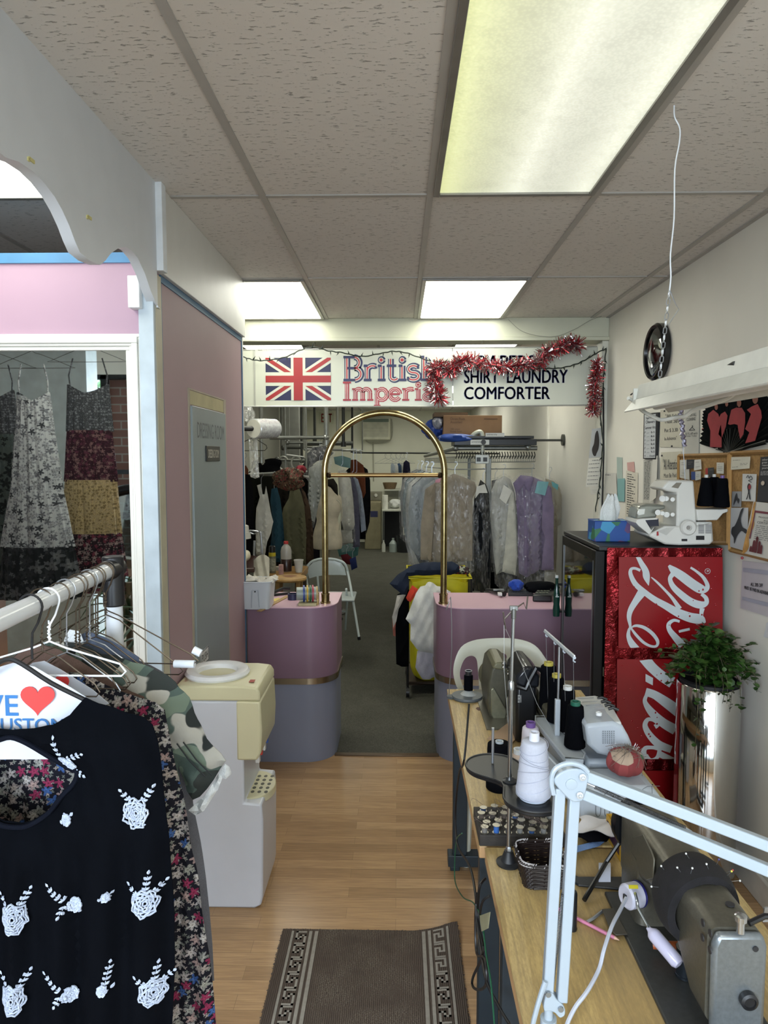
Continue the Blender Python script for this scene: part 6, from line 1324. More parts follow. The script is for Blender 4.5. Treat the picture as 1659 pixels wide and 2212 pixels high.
f = inq(Q, .027); obj('couple_drawing', B().fill(sm2([(.45, .35), (.38, .5), (.4, .6), (.5, .66), (.6, .6), (.64, .5), (.56, .38), (.62, .2), (.66, .06), (.56, .1), (.5, .28), (.42, .1), (.32, .06), (.4, .2)], 3), f), mat('26262a', .8), o)
obj('couple_dress', B().fill(sm2([(.5, .44), (.46, .55), (.56, .62), (.64, .56), (.62, .46)], 3), inq(Q, .028)), mat('8d2a33', .8), o)
obj('script_line', B().tube([f(.3, .86), f(.4, .95), f(.5, .84), f(.6, .93), f(.72, .82), f(.45, .76), f(.66, .7)], .0016, 4, sub=4), mat('4a4a4c', .7), o)
o, Q = card([(1565, 815), (1760, 800), (1750, 1360), (1520, 1350)], '23242a', 'dark leaflet with large white words on the right cork board', None)
wtext("we're\ngreat\nsupport\nyours", o, Z9([(1582, 835), (1680, 830), (1680, 960), (1580, 965)]), mat('c9c9c4', .6)) if 0 else text('other\ngreat\nreasons\nyours', inq(Z9([(1582, 835), (1680, 830), (1680, 960), (1580, 965)]), .027), 1, 1, mat('c9c9c4', .6), o)
scrib(o, Q, [(.68 - .02 * i, .08, .6) for i in range(5)], 'a0a0a0', d=.027, w_=.5)
obj('round_picture', B().fill([(.25 + .1 * cos(a), .42 + .05 * sin(a)) for a in [2 * pi * i / 20 for i in range(20)]], inq(Q, .027)), mat('b9aa98', .7), o)
o, Q = card([(1225, 1225), (1335, 1225), (1330, 1410), (1218, 1410)], '8c8d90', 'grey photograph at the left of the right cork board', None)
obj('dark_figure', B().fill(sm2([(.2, .1), (.3, .6), (.5, .9), (.6, .6), (.8, .5), (.7, .2), (.5, .45)], 3), inq(Q, .027)), mat('2c2c30', .7), o)
o, Q = card([(1210, 1420), (1415, 1420), (1405, 1945), (1200, 1885)], 'b3b4b6', 'large pale picture of a dark horn shape low on the cork board', None, d=.026)
obj('horn_picture', B().fill(sm2([(.05, .35), (.1, .5), (.25, .55), (.45, .75), (.6, .95), (.75, .98), (.6, .75), (.7, .55), (.95, .5), (.9, .4), (.65, .45), (.4, .3), (.25, .1), (.2, .25)], 3), inq(Q, .029)), mat('2b2c30', .7), o)
Q = Z9([(1480, 1345), (1800, 1380), (1770, 2060), (1345, 1960)]); t = sheet('certificate', 'white and maroon fire certificate with flames and extinguishers', 'certificate', Q, 'c0bdb6', d=.030)
obj('flame_picture', B().fill(sm2([(.0, .02), (.0, .4), (.05, .62), (.02, .95), (.1, .98), (.12, .75), (.2, .55), (.1, .35), (.16, .15), (.1, .03)], 4), inq(Q, .032)), mat('b98a4a', .6, 0, .3, 30), t)
obj('maroon_border', B().fill([(.16, .80), (1, .80), (1, .84), (.12, .84), (.12, .3), (.16, .3)], inq(Q, .0325)), mat('6d2a38', .6), t)
xb = B()
for u, h, w2 in ((.22, .14, .03), (.29, .26, .035), (.37, .34, .04), (.46, .26, .035), (.53, .20, .03)): xb.fill([(u - w2, .06), (u + w2, .06), (u + w2, h), (u + w2 * .4, h + .03), (u - w2 * .4, h + .03), (u - w2, h)], inq(Q, .034))
obj('extinguisher_picture', xb, mat('5a1f26', .6), t, kind='stuff')
for s_, a in (('PHILADELPHIA & POWER', (.3, .715, .98, .745)), ('Fire', (.5, .66, .7, .69)), ('CERTIFICATE', (.28, .61, .95, .65))):
 f = inq(Q, .034); text(s_, lambda u, v, a=a, f=f: f(a[0] + (a[2] - a[0]) * u, a[1] + (a[3] - a[1]) * v), 1, 1, INK, t)
scrib(t, Q, [(.57 - .035 * i, .26, .95) for i in range(8)], '55565a', d=.034, w_=.5)
Q = Z5([(1190, 1360), (1500, 1395), (1490, 1760), (1178, 1662)]); t = sheet('discount_notice', 'pale notice reading all 20% off must be paid in advance', 'notice', Q, 'b7b1b6', d=.006, th=.002)
text('ALL 20% OFF', inq(Z5([(1243, 1500), (1320, 1507), (1320, 1530), (1243, 1522)]), .009), 1, 1, INK, t, dup=.012); text('MUST BE PAID IN ADVANCE', inq(Z5([(1203, 1520), (1365, 1560), (1365, 1585), (1203, 1540)]), .009), 1, 1, INK, t, dup=.008)
for a in ([(1195, 1405), (1490, 1440), (1490, 1470), (1195, 1430)], [(1190, 1590), (1490, 1660), (1490, 1690), (1190, 1610)]): sheet('grey_band', '', '', Z5(a), '9a9aa8', d=.0085, par=t, th=.001)
Q = Z5([(1345, 1755), (1420, 1720), (1420, 1880), (1325, 1845)]); sheet('paper_note', 'white paper corner at the right picture edge above the plant', 'note', Q, 'c9c9cc')
one('push_pins', B().sph(wp(*Z9([(875, 485)])[0], .01), .006, 8), mat('a02a2a', .4), 'red push pin at the left tip of the fan', 'pin'); one('push_pins', B().sph(wp(*Z9([(1345, 2020)])[0], .01), .006, 8), mat('8f2528', .4), 'red push pin above the discount notice', 'pin')
for k, (x, y) in enumerate([(415, 265), (603, 790), (1125, 765), (503, 685), (385, 798)]): one('push_pin', B().sph(wp(*Z9([(x, y)])[0], .008), .005, 8), mat('1c1c1e', .4), 'small black push pin ' + ['at the top of the upper poster', 'at the corner of the first cork board', 'below the fan pivot', 'between the two handwritten posters', 'at the top of the lower poster'][k], 'pin')
# clock
c = A(1426, 761, X=XR - .005)
t = thing('wall_clock', 'round black rimmed wall clock high on the right wall', 'clock', c)
cr_ = .158
obj('rim', B().lathe(c, [(cr_, 0), (cr_, .03), (cr_ - .012, .045), (cr_ - .024, .042), (cr_ - .028, .02)], 48, (-1, 0, 0)), mat('0e0f12', .18), t)
fc = obj('clock_face', B().lathe(c + V((-.018, 0, 0)), [(cr_ - .026, 0), (cr_ - .026, .002)], 40, (-1, 0, 0)), mat('8a8c88', .4), t)
for h in range(12):
 a = R(90 - 30 * (h + 1)); p = c + V((-.0215, -cos(a) * -.10 * -1, sin(a) * .10)); text(str(h + 1), lambda u, v, p=p: p + V((0, (u - .011) * 1 if 0 else (u - .011), v - .011)), .022 if h > 8 else .014, .022, mat('1c1d1f', .4), fc, name='numeral')
for a, l in ((R(130), .07), (R(20), .095)): obj('clock_hand', B().tube([c + V((-.023, 0, 0)), c + V((-.023, cos(a) * l, sin(a) * l))], .003, 5), mat('141414', .4), fc)
obj('cover_glass', B().lathe(c + V((-.03, 0, 0)), [(cr_ - .02, 0), (cr_ - .03, .006), (cr_ * .5, .011), (0, .013)], 40, (-1, 0, 0)), glass((.97, .97, .97), .10), t)
# hanging fluorescent strip
LZ = 1.925; LX0, LX1, LY0, LY1 = .675, .765, .75, 2.1
t = thing('hanging_light_strip', 'white hanging fluorescent strip fixture, unlit, hung from a chain over the tables', 'light fixture', ((LX0 + LX1) / 2, 1.4, LZ))
WS = mat('cfcfc6', .4, 0, .06, 20)
obj('housing', B().prism([V((x, LY0, z)) for x, z in ((LX0 + .012, LZ + .012), (LX1 - .012, LZ + .012), (LX1 - .02, LZ + .055), (LX0 + .02, LZ + .055))], (0, LY1 - LY0, 0)), WS, t, bevel=.002)
obj('reflector', B().add([V((x, y, z)) for y in (LY0, LY1) for x, z in ((LX0 - .02, LZ - .022), (LX0 + .008, LZ + .012), (LX1 - .008, LZ + .012), (LX1 + .02, LZ - .022), (LX1 + .018, LZ - .025), (LX1 - .011, LZ + .009), (LX0 + .011, LZ + .009), (LX0 - .018, LZ - .025))], [(i, (i + 1) % 8, 8 + (i + 1) % 8, 8 + i) for i in range(8)] + [tuple(range(8))[::-1], tuple(range(8, 16))]), WS, t)
obj('end_cap', B().box((LX0 + .005, LY1 - .004, LZ - .006), (LX1 - .005, LY1 + .006, LZ + .045)), mat('bfc0b8', .4), t, bevel=.002)
for x in (LX0 + .025, LX1 - .025): obj('tube_lamp', B().cyl((x, LY0 + .02, LZ - .006), (x, LY1 - .02, LZ - .006), .0125, n=14), mat('d8d9d4', .3), t)
hk = V((.732, 2.04, LZ + .05))
one('white_string', B().tube([V((.755, 2.05, CZ)), V((.757, 2.05, CZ - .03)), V((.772, 2.05, CZ - .06)), V((.772, 2.05, CZ - .10)), V((.762, 2.05, CZ - .17)), V((.764, 2.05, CZ - .30)), V((.757, 2.05, CZ - .40)), V((.76, 2.05, CZ - .46)), V((.757, 2.05, 2.23))], .002, 6, sub=4), WWH, 'white cord hanging from the ceiling to the chain', 'string')
ch = thing('hanging_chain', 'pale link chain holding the strip light under the white cord', 'chain', (.757, 2.05, 2.23))
cps = [V((.757, 2.05, 2.235)).lerp(hk, i / 13) for i in range(14)]
for i in range(13):
 a, e = cps[i], cps[i + 1]; m_ = (a + e) / 2; d = (e - a) * .62; s_ = V((.0045, 0, 0)) if i % 2 else V((0, .0045, 0))
 obj('link', B().tube([m_ - d, m_ - d * .5 + s_, m_ + d * .5 + s_, m_ + d, m_ + d * .5 - s_, m_ - d * .5 - s_], .0013, 5, closed=True), SLV, ch)
one('chain_hook', B().tube([V((.757, 2.05, 2.24)), V((.775, 2.05, 2.20)), V((.785, 2.05, 2.185)), V((.765, 2.05, 2.155)), V((.757, 2.05, 2.14))], .0015, 5), SLV, 'bent wire loop beside the top of the chain', 'hook')
q = lambda x, y, Y: A(x, y, Y=Y)
one('white_cable', B().tube([q(1357, 860, 2.11), q(1368, 866, 2.12), q(1385, 885, 2.1), q(1410, 900, 2.05), q(1430, 907, 2.0), q(1460, 902, 1.95), q(1480, 899, 1.9), q(1500, 885, 1.85), q(1540, 872, 1.75), q(1580, 855, 1.65), q(1597, 830, 1.55), q(1615, 815, 1.5), q(1650, 800, 1.4), q(1700, 780, 1.3)], .0055, 8, sub=5), WS, 'thick white cable looping below the hanging strip light', 'cable')
one('black_clip_wire', B().tube([q(1362, 853, 2.12), q(1372, 846, 2.12), q(1385, 840, 2.1), q(1396, 838, 2.05)], .0022, 5, sub=3), mat('2a2a28', .5), 'short dark wire at the far end of the strip light', 'wire')
one('tape_strap', B().tube([q(1510, 812, 1.7) , q(1540, 800, 1.62), q(1570, 790, 1.55), q(1588, 785, 1.5)], .005, 5), mat('222220', .6), 'black tape strap along the top of the strip light', 'tape')
# ---- on the fridge: tissue box and overlocker
def m_tb():
 n = N('blue_flower_card'); v = n.co(); vo = n.n('ShaderNodeTexVoronoi'); vo.inputs['Scale'].default_value = 22; n.l(v, vo.inputs[0]); s3 = n.n('ShaderNodeSeparateColor'); n.l(vo.outputs['Color'], s3.inputs[0])
 n.set(n.ramp(s3.outputs[0], [(0, '1d4a8f'), (.3, '2f6a4a'), (.5, '3f8fb9'), (.7, '7fb0d0'), (.85, '5a3f6a')], True), .5); return n.m
t = thing('tissue_box', 'blue floral tissue box with a white tissue, at the fridge top left', 'tissue box', (A(1323, 1172, Y=3.26).x, 3.3, FZ))
a, c = A(1284, 1172, Y=3.27), A(1362, 1130, Y=3.27)
obj('box', B().box((a.x, 3.27, FZ + .001), (c.x, 3.39, FZ + .095)), m_tb(), t, bevel=.002)
obj('box_edges', B().tube([(a.x, 3.269, FZ + .095), (c.x, 3.269, FZ + .095), (c.x, 3.391, FZ + .095), (a.x, 3.391, FZ + .095)], .0018, 4, closed=True), mat('1c3f95', .5), t)
xm = (a.x + c.x) / 2
obj('tissue', B().grid(lambda u, v: V((xm + (.045 - .02 * v) * cos(6.28 * u) * (1 + .35 * sin(5 * u * 6.28 + v * 3)) * (1 - .6 * abs(v - .5)) + .012 * v, 3.33 + .025 * sin(6.28 * u) * (1 + .3 * sin(3 * u * 6.28)) * (1 - .5 * v), FZ + .093 + .11 * v * (1 + .15 * sin(3 * 6.28 * u + 1)))), 40, 12, True), fabric('d5d8d6'), t)
one('face_mask', cloth(pxl([(1312, 1090), (1322, 1076), (1336, 1080), (1338, 1110), (1330, 1125), (1314, 1118)], 3.62), plane_y(3.62), .012, None, .01, .01), fabric('86b3b8'), 'pale teal face mask hanging behind the tissue box', 'mask')
MW = mat('cbcac4', .3, 0, .03, 6)
def z9p(pts, Y): return [(lambda q: q)(A(1360 + x / 5.53, 840 + y / 5.53, Y=Y)) for x, y in pts]
MY = 3.115
t = thing('serger', 'white overlock machine with handwheel, standing on the fridge top', 'sewing machine', (A(1460, 1170, Y=MY).x, 3.3, FZ))
def zp(pts, Y, dep): return B().prism(z9p(pts, Y), (0, dep, 0))
obj('main_column', zp([(590, 1840), (560, 1640), (570, 1240), (440, 1220), (385, 1190), (470, 1095), (770, 1095), (800, 1500), (815, 1840)], MY, .17), MW, t, bevel=.008)
obj('base', zp([(430, 1860), (250, 1770), (235, 1740), (420, 1640), (560, 1640), (800, 1640), (990, 1600), (1000, 1830), (960, 1862), (600, 1870)], MY - .012, .22), MW, t, bevel=.008)
obj('motor_housing', zp([(800, 1590), (990, 1588), (1005, 1830), (810, 1832)], MY + .0, .15), MW, t, bevel=.006)
vb = B()
for i in range(11):
 for a, c in ((822, 890), (905, 980)): q = z9p([(a, 1622 + i * 10), (c, 1622 + i * 10), (c, 1627 + i * 10), (a, 1627 + i * 10)], MY - .0135); vb.add(q, [(0, 1, 2, 3)])
obj('vent_slots', vb, mat('56565a', .6), t, kind='stuff')
ww = z9p([(690, 1655)], MY - .012)[0]; hwl = obj('handwheel', B().lathe(ww, [(.033, 0), (.034, .012), (.028, .020), (.012, .020), (.012, .012), (0, .012)], 36, (0, -1, 0)), MW, t)
obj('wheel_hub', B().lathe(ww + V((0, -.012, 0)), [(.009, 0), (.009, .002), (0, .002)], 16, (0, -1, 0)), mat('8a8680', .4), hwl)
obj('socket', zp([(795, 1755), (895, 1755), (895, 1805), (795, 1805)], MY - .014, .004), mat('1a1a1c', .3), t, bevel=.001)
obj('power_switch', zp([(622, 1793), (690, 1793), (690, 1820), (622, 1820)], MY - .014, .004), mat('151517', .3), t)
gc = mat('8d8f86', .25, .5); obj('needle_cover', zp([(75, 1560), (85, 1480), (120, 1400), (200, 1380), (440, 1390), (430, 1440), (330, 1460), (330, 1540), (140, 1560), (110, 1570)], MY + .02, .12), gc, t, bevel=.01)
obj('window_lens', zp([(88, 1490), (110, 1435), (190, 1430), (180, 1500), (110, 1515)], MY + .016, .006), mat('d0d2cc', .1, .4), t, bevel=.002)
obj('looper_cover', zp([(90, 1560), (150, 1550), (330, 1540), (340, 1560), (190, 1570), (260, 1690), (300, 1650), (240, 1745), (110, 1640), (75, 1600)], MY, .15), MW, t, bevel=.004)
obj('looper_cavity', zp([(185, 1565), (345, 1550), (350, 1640), (240, 1640)], MY + .01, .10), mat('16182a', .4), t)
for i, (x, y, r_) in enumerate([(400, 1310, 38), (445, 1310, 30), (520, 1320, 26), (345, 1475, 34), (400, 1485, 26), (450, 1500, 34), (520, 1500, 24)]):
 q = z9p([(x, y)], MY + .0)[0]; obj('tension_dial', B().lathe(q, [(r_ / 5.53 * MY / F, 0), (r_ / 5.53 * MY / F * .95, .014), (0, .014)], 20, (-.5, -.86, 0)), mat('d6d6d2', .25), t)
obj('display_window', zp([(500, 1175), (560, 1120), (625, 1120), (580, 1190)], MY - .0015, .003), mat('7a7468', .2), t)
obj('red_lever', zp([(330, 1710), (345, 1705), (348, 1750), (330, 1755)], MY - .02, .01), mat('a3242c', .4), t)
obj('stitch_chart', zp([(440, 1660), (540, 1655), (440, 1750), (330, 1700)], MY - .0135, .001), mat('b9b8b2', .4), t)
obj('thread_stand', zp([(800, 1440), (980, 1440), (1100, 1440), (1178, 1432), (1178, 1470), (1120, 1490), (1050, 1570), (810, 1575)], MY - .02, .14), MW, t, bevel=.004)
def cone(name, label, base, r0, r1, h, m_, capm, group=None, cap=.012, rings=0, capr=.4):
 t = thing(name, label, 'thread cone', base, group); prof = [(r0 * .9, 0), (r0, .004)] + [(r0 + (r1 - r0) * i / 8 + (.0006 if i % 2 else 0), .004 + (h - .008) * i / 8) for i in range(1, 9)] + [(r1 * .85, h), (r1 * capr, h)]
 obj('thread', B().lathe(base, prof, 32), m_, t, sharp=50)
 b_ = V(base) + V((0, 0, h)); obj('cone_top', B().lathe(b_, [(r1 * capr, -.002), (r1 * capr, cap), (r1 * capr * .7, cap), (r1 * capr * .65, cap * .3), (0, cap * .3)], 20), capm, t)
 return t
TB_ = fabric('090a0e');
q = z9p([(905, 1400)], MY + .03)[0]; cone('thread_cone', 'left black thread cone on the machine on the fridge', q, .036, .020, .125, TB_, mat('c9c9c6', .4))
q = z9p([(1096, 1412)], MY - .01)[0]; cone('thread_cone', 'right black thread cone with purple top, on the fridge machine', q, .035, .021, .125, TB_, mat('6d5590', .4))
q = z9p([(1000, 1400)], MY + .08)[0]; cone('thread_cone', 'black thread cone between the other two on the fridge machine', q, .034, .019, .13, TB_, mat('d0d0cc', .4))
# ================================================================ SEWING TABLES
def m_table():
 n = N('butcher_block_laminate'); sp_ = n.n('ShaderNodeSeparateXYZ'); n.l(n.co((1, 1, 1), (0, 0, R(4))), sp_.inputs[0])
 w2 = n.n('ShaderNodeTexWhiteNoise'); w2.noise_dimensions = '1D'; n.l(n.math('FLOOR', n.math('MULTIPLY', sp_.outputs[0], 27)), w2.inputs['W'])
 g = n.noise(n.co((90, 5, 1)), 1.6, 5, .65); h = n.noise(n.co((160, 40, 1)), 2, 3)
 c = n.ramp(w2.outputs[0], [(0, '8d7245'), (.4, 'ad935e'), (.7, 'bfa976'), (1, 'd2c096')])
 c = n.mix(.65, c, n.ramp(g, [(.34, '80653c'), (.52, 'd8c69a'), (.66, 'fff2d0')]), 'MULTIPLY'); c = n.mix(.3, c, n.ramp(h, [(.4, '7c6238'), (.6, 'ffffff')]), 'MULTIPLY')
 n.set(n.mix(.35, c, 'cdb684'), .4, 0, .35); return n.m
TM = m_table(); EDGE = mat('b8946a', .5); GRN = mat('27323a', .45, .2)
TZ = .75
def table(label, x0, x1, y0, y1, legs, cut=None):
 t = thing('sewing_table', label, 'table', ((x0 + x1) / 2, (y0 + y1) / 2, 0), 'industrial sewing tables')
 pts = [(x0, y0), (x1, y0), (x1, y1), (x0, y1)]
 obj('tabletop', B().box((x0, y0, TZ - .006), (x1, y1, TZ)), TM, t); obj('edge_band', B().box((x0 + .001, y0 + .001, TZ - .04), (x1 - .001, y1 - .001, TZ - .006)), EDGE, t, bevel=.003)
 for ly in legs:
  for lx in (x0 + .05, x1 - .07): obj('leg', B().box((lx - .03, ly - .022, .07), (lx + .03, ly + .022, TZ - .04)), GRN, t, bevel=.003)
  obj('foot_bar', B().box((x0 + .0, ly - .03, .02), (x1 - .02, ly + .03, .07)).box((x0 + .01, ly - .025, .0), (x0 + .05, ly + .025, .02)), GRN, t, bevel=.003)
 obj('side_rail', B().box((x0 + .03, y0 + .05, TZ - .12), (x0 + .06, y1 - .05, TZ - .045)), mat('3f4b4c', .5, .2), t, bevel=.003)
 return t
table('far light wood sewing table carrying the overlock machine and thread tray', .213, .80, 1.81, 3.07, (2.95, 1.98))
table('near light wood sewing table carrying the big grey sewing machine', .226, .80, .60, 1.795, (1.62, .75))
def ft(px, py, z=TZ): return A(px, py, Z=z)
# cables on the left of the tables
cbl = mat('131417', .45)
def cable(name, pts, r, m_, label, cat='cable'): return one(name, B().tube(pts, r, 7, sub=5), m_, label, cat)
X1 = .205
def cx_(px, py): return A(px, py, X=X1)
cable('black_wire', [ft(1012, 1655) + V((0, 0, .21)), cx_(1003, 1640), cx_(993, 1665), cx_(986, 1720), cx_(984, 1780), cx_(990, 1830), cx_(1014, 1870), cx_(1027, 1930), cx_(1030, 1990), cx_(1040, 2060), cx_(1051, 2120), A(1075, 2170, X=X1 + .02), A(1100, 2212, X=X1 + .04)], .0035, cbl, 'long black cord hanging in front of the tables from the thread stand')
cable('black_wire', [A(1048, 1898, X=.222), cx_(1036, 1915), cx_(1032, 1960), cx_(1034, 2000), cx_(1044, 2045), cx_(1038, 2075), cx_(1022, 2110), cx_(1021, 2130), cx_(1034, 2138), cx_(1050, 2125), cx_(1047, 2070), cx_(1030, 2060), cx_(1027, 1990), cx_(1030, 1930)], .0035, cbl, 'looped black cord forming a teardrop beside the near table leg')
cable('green_wire', [A(998, 1800, X=.2), cx_(986, 1815), cx_(982, 1870), cx_(984, 1908), cx_(1000, 1938), cx_(1022, 1950), cx_(1040, 1985), cx_(1050, 2060), cx_(1060, 2120), cx_(1068, 2212)], .002, mat('1f5a3e', .5), 'thin green wire hanging beside the black cords', 'wire')
cable('black_wire', [A(1058, 1935, X=.222), cx_(1042, 1948), cx_(1036, 1980)], .003, cbl, 'short black cord curving out from under the near tabletop')
one('cloth_tag', cloth([(A(x, y, X=.20).y, A(x, y, X=.20).z) for x, y in ((1036, 1978), (1058, 1970), (1054, 2005), (1040, 2012))], lambda u, v, d=0: V((.20 + d, u, v)), .003, None, .01, .01), mat('8f8f74', .7), 'crumpled yellowish label caught on the cords by the table leg', 'label')
# spool stand at far corner
q = ft(1009, 1508); t = thing('spool_stand', 'small grey round spool stand with a black spool at the far table corner', 'spool stand', q)
obj('base', B().lathe(q, [(.062, 0), (.066, .006), (.064, .014), (.03, .018), (0, .018)], 36), mat('565c60', .5), t)
obj('base_tab', B().prism([q + V((-.062, -.02, 0)), q + V((-.085, -.012, 0)), q + V((-.085, .010, 0)), q + V((-.055, .025, 0))], (0, 0, .01)), mat('4a5054', .5), t)
obj('cone_holder', B().lathe(q + V((.005, 0, .016)), [(.036, 0), (.014, .018), (.012, .02)], 24), mat('a6a9a8', .3), t)
obj('wire_arm', B().tube([q + V((-.078, 0, .01)), A(976, 1400, Y=q.y), A(974, 1300, Y=q.y), A(972, 1294, Y=q.y), A(967, 1310, Y=q.y - .01), A(964, 1318, Y=q.y - .01), A(966, 1309, Y=q.y - .02)], .002, 6, sub=2), SLV, t)
t = thing('thread_spool', 'black thread spool standing on the small grey stand', 'thread spool', q + V((.005, 0, .034)))
obj('thread', B().lathe(q + V((.005, 0, .036)), [(.019, 0), (.019, .062), (.014, .064)], 24), TB_, t); obj('spool_top', B().lathe(q + V((.005, 0, .099)), [(.013, 0), (.014, .014), (.015, .02), (.011, .02), (.010, .004), (0, .004)], 20), mat('26272a', .3), t); obj('spool_rim', B().tube([q + V((.005 + .0145 * cos(a), .0145 * sin(a), .119)) for a in [2 * pi * i / 20 for i in range(20)]], .0012, 5, closed=True), mat('b5b7b8', .3), t)
# olive machine seen end-on
OL = mat('4a483b', .42, .15, .12, 60); HAM = mat('625f55', .36, .5, .10, 120, .25, 300)
def z6(pts, Y): return [A(940 + x / 3.607, 1280 + y / 3.607, Y=Y) for x, y in pts]
t = thing('olive_sewing_machine', 'olive industrial sewing machine seen end on at the far end of the tables', 'sewing machine', ft(1080, 1565))
obj('machine_head', B().prism(z6([(415, 720), (440, 600), (480, 560), (545, 560), (600, 610), (612, 700), (598, 760), (560, 830), (560, 960), (500, 1040), (468, 1035), (425, 960), (408, 850)], 2.72), (0, .24, 0)), OL, t, bevel=.012)
obj('face_plate', B().prism(z6([(430, 760), (455, 740), (560, 920), (552, 985), (495, 1030), (470, 1022), (436, 950)], 2.71), (0, .012, 0)), mat('7f7f6c', .3, .5, .1, 60), t, bevel=.004)
obj('top_cover', B().prism(z6([(445, 590), (475, 545), (530, 545), (590, 590), (600, 615), (555, 610), (480, 600)], 2.70), (0, .2, 0)), mat('6b6953', .4, .2), t, bevel=.006)
wq = z6([(440, 640)], 2.93)[0]; obj('handwheel', B().lathe(wq, [(.055, 0), (.06, .01), (.055, .02), (.02, .022)], 28, (-.7, -.7, .1)), mat('7a7662', .3, .6), t)
for (x, y) in ((537, 590), (575, 640)): q = z6([(x, y)], 2.69)[0]; obj('tension_knob', B().lathe(q, [(.008, 0), (.010, .004), (.006, .010), (.010, .018), (.005, .026)], 16), mat('8f9090', .2, .9), t)
obj('bed', B().box((.33, 2.60, TZ), (.52, 3.05, TZ + .006)), HAM, t)
one('table_slot', B().prism([ft(1030, 1528, TZ + .0005), ft(1052, 1528, TZ + .0005), ft(1052, 1534, TZ + .0005), ft(1034, 1535, TZ + .0005), ft(1028, 1531, TZ + .0005)], (0, 0, .0006)), mat('4a2414', .6), 'dark oval slot in the far tabletop by the olive machine', 'slot')
one('brown_paper', B().prism([ft(1052, 1597, TZ + .002), ft(1108, 1555, TZ + .004), ft(1112, 1600, TZ + .003), ft(1100, 1612, TZ + .002)], (0, 0, .003)), mat('a58a70', .7), 'pale brown paper piece lying on the far table', 'paper')
# black carrying case machine
t = thing('black_machine_case', 'tall black machine case with a folding handle on the far table', 'machine case', (.447, 2.6, TZ))
BP = mat('101114', .32); gx0 = A(1113, 1500, Y=2.5).x; gx1 = A(1158, 1500, Y=2.5).x
obj('case_body', B().box((gx0, 2.48, TZ), (gx1, 2.68, .965)), BP, t, bevel=.012)
obj('case_top', B().prism([V((x, 2.47, z)) for x, z in ((gx0 - .004, .955), (gx1 + .006, .955), (gx1 + .008, 1.0), (gx1 - .02, 1.03), (gx0 + .03, 1.035), (gx0 - .002, .995))], (0, .22, 0)), mat('191b20', .22), t, bevel=.010)
obj('handle', B().tube([(gx0 - .004, 2.46, .965), (gx0 + .03, 2.46, .955), (gx0 + .045, 2.46, .99), (gx1 - .01, 2.46, 1.03), (gx1 + .012, 2.47, 1.02)], .010, 8), BP, t)
text('BERN', front((gx0 + .006, 2.477, .90), (0, 0, 0) if 0 else (1, 0, 0)), .012, .028, mat('a9aaa8', .5), t)
# thread cones on white overlock tray
t = thing('overlock_thread_stand', 'white plastic thread tray and telescopic guide of the table overlock machine', 'thread stand', ft(1200, 1660))
WPL = mat('aeb6bf', .28, 0, .03, 5); TYZ = .885
tp = [A(x, y, Z=TYZ) for x, y in ((1157, 1549), (1182, 1549), (1264, 1630), (1260, 1641), (1222, 1640), (1157, 1560))]
obj('tray', B().prism([p - V((0, 0, .016)) for p in tp], (0, 0, .016)), WPL, t, bevel=.003)
obj('tray_rim', B().tube([p + V((0, 0, .004)) for p in tp], .003, 6, closed=True), WPL, t)
obj('tray_support', B().prism([A(1180, 1575, Z=TYZ - .02), A(1215, 1600, Z=TYZ - .02), A(1250, 1632, Z=TYZ - .02), A(1230, 1640, Z=TYZ - .02), A(1175, 1590, Z=TYZ - .02)], (0, 0, -(TYZ - .02 - TZ))), WPL, t)
pb = A(1203, 1588, Y=2.22); obj('lower_post', B().box((pb.x - .008, 2.212, pb.z), (pb.x + .008, 2.228, A(1207, 1510, Y=2.22).z)), WPL, t, bevel=.002)
pt = A(1208, 1397, Y=2.22); obj('upper_post', B().cyl((pb.x + .001, 2.22, pb.z), pt, .0035), SLV, t)
g0, g1 = A(1177, 1364, Y=2.42), A(1241, 1421, Y=2.06); obj('guide_bar', B().tube([g0, g1], .005, 6), WPL, t)
gd = obj('guide_bar_back', B().tube([g0 + V((0, 0, .006)), g1 + V((0, 0, .006))], .0025, 6), mat('e2e5e8', .3), t)
for i in range(4): p = g0.lerp(g1, .04 + i * .31); obj('thread_guide', B().tube([p, p + V((0, 0, -.012)), p + V((.006, 0, -.016))], .0025, 5), WPL, t)
YT = mat('b3a648', .4)
CN = [((1183, 1549), 2.45, .031, .026, .155, YT, 'black thread cone with yellow top at the back of the white tray'), ((1200, 1582), 2.33, .030, .024, .150, YT, 'black thread cone with yellow top, second in the white tray'), ((1224, 1604), 2.25, .029, .023, .135, mat('d0d2d0', .35), 'black thread cone with white lettered top, third in the white tray'), ((1241, 1627), 2.12, .032, .024, .130, mat('1d5c4a', .4), 'black thread cone with green top, nearest in the white tray')]
for (x, y), Y, r0, r1, h, cm, lb in CN: p = A(x, y, Y=Y); p.z = TYZ + .004; cone('thread_cone', lb, p, r0, r1, h, TB_, cm, capr=.62)
def strand(name, pts, lb): return one(name, B().tube(pts, .0006, 4), mat('a9adb0', .5), lb, 'thread')
for i, ((x, y), Y, *_r) in enumerate(CN): pass
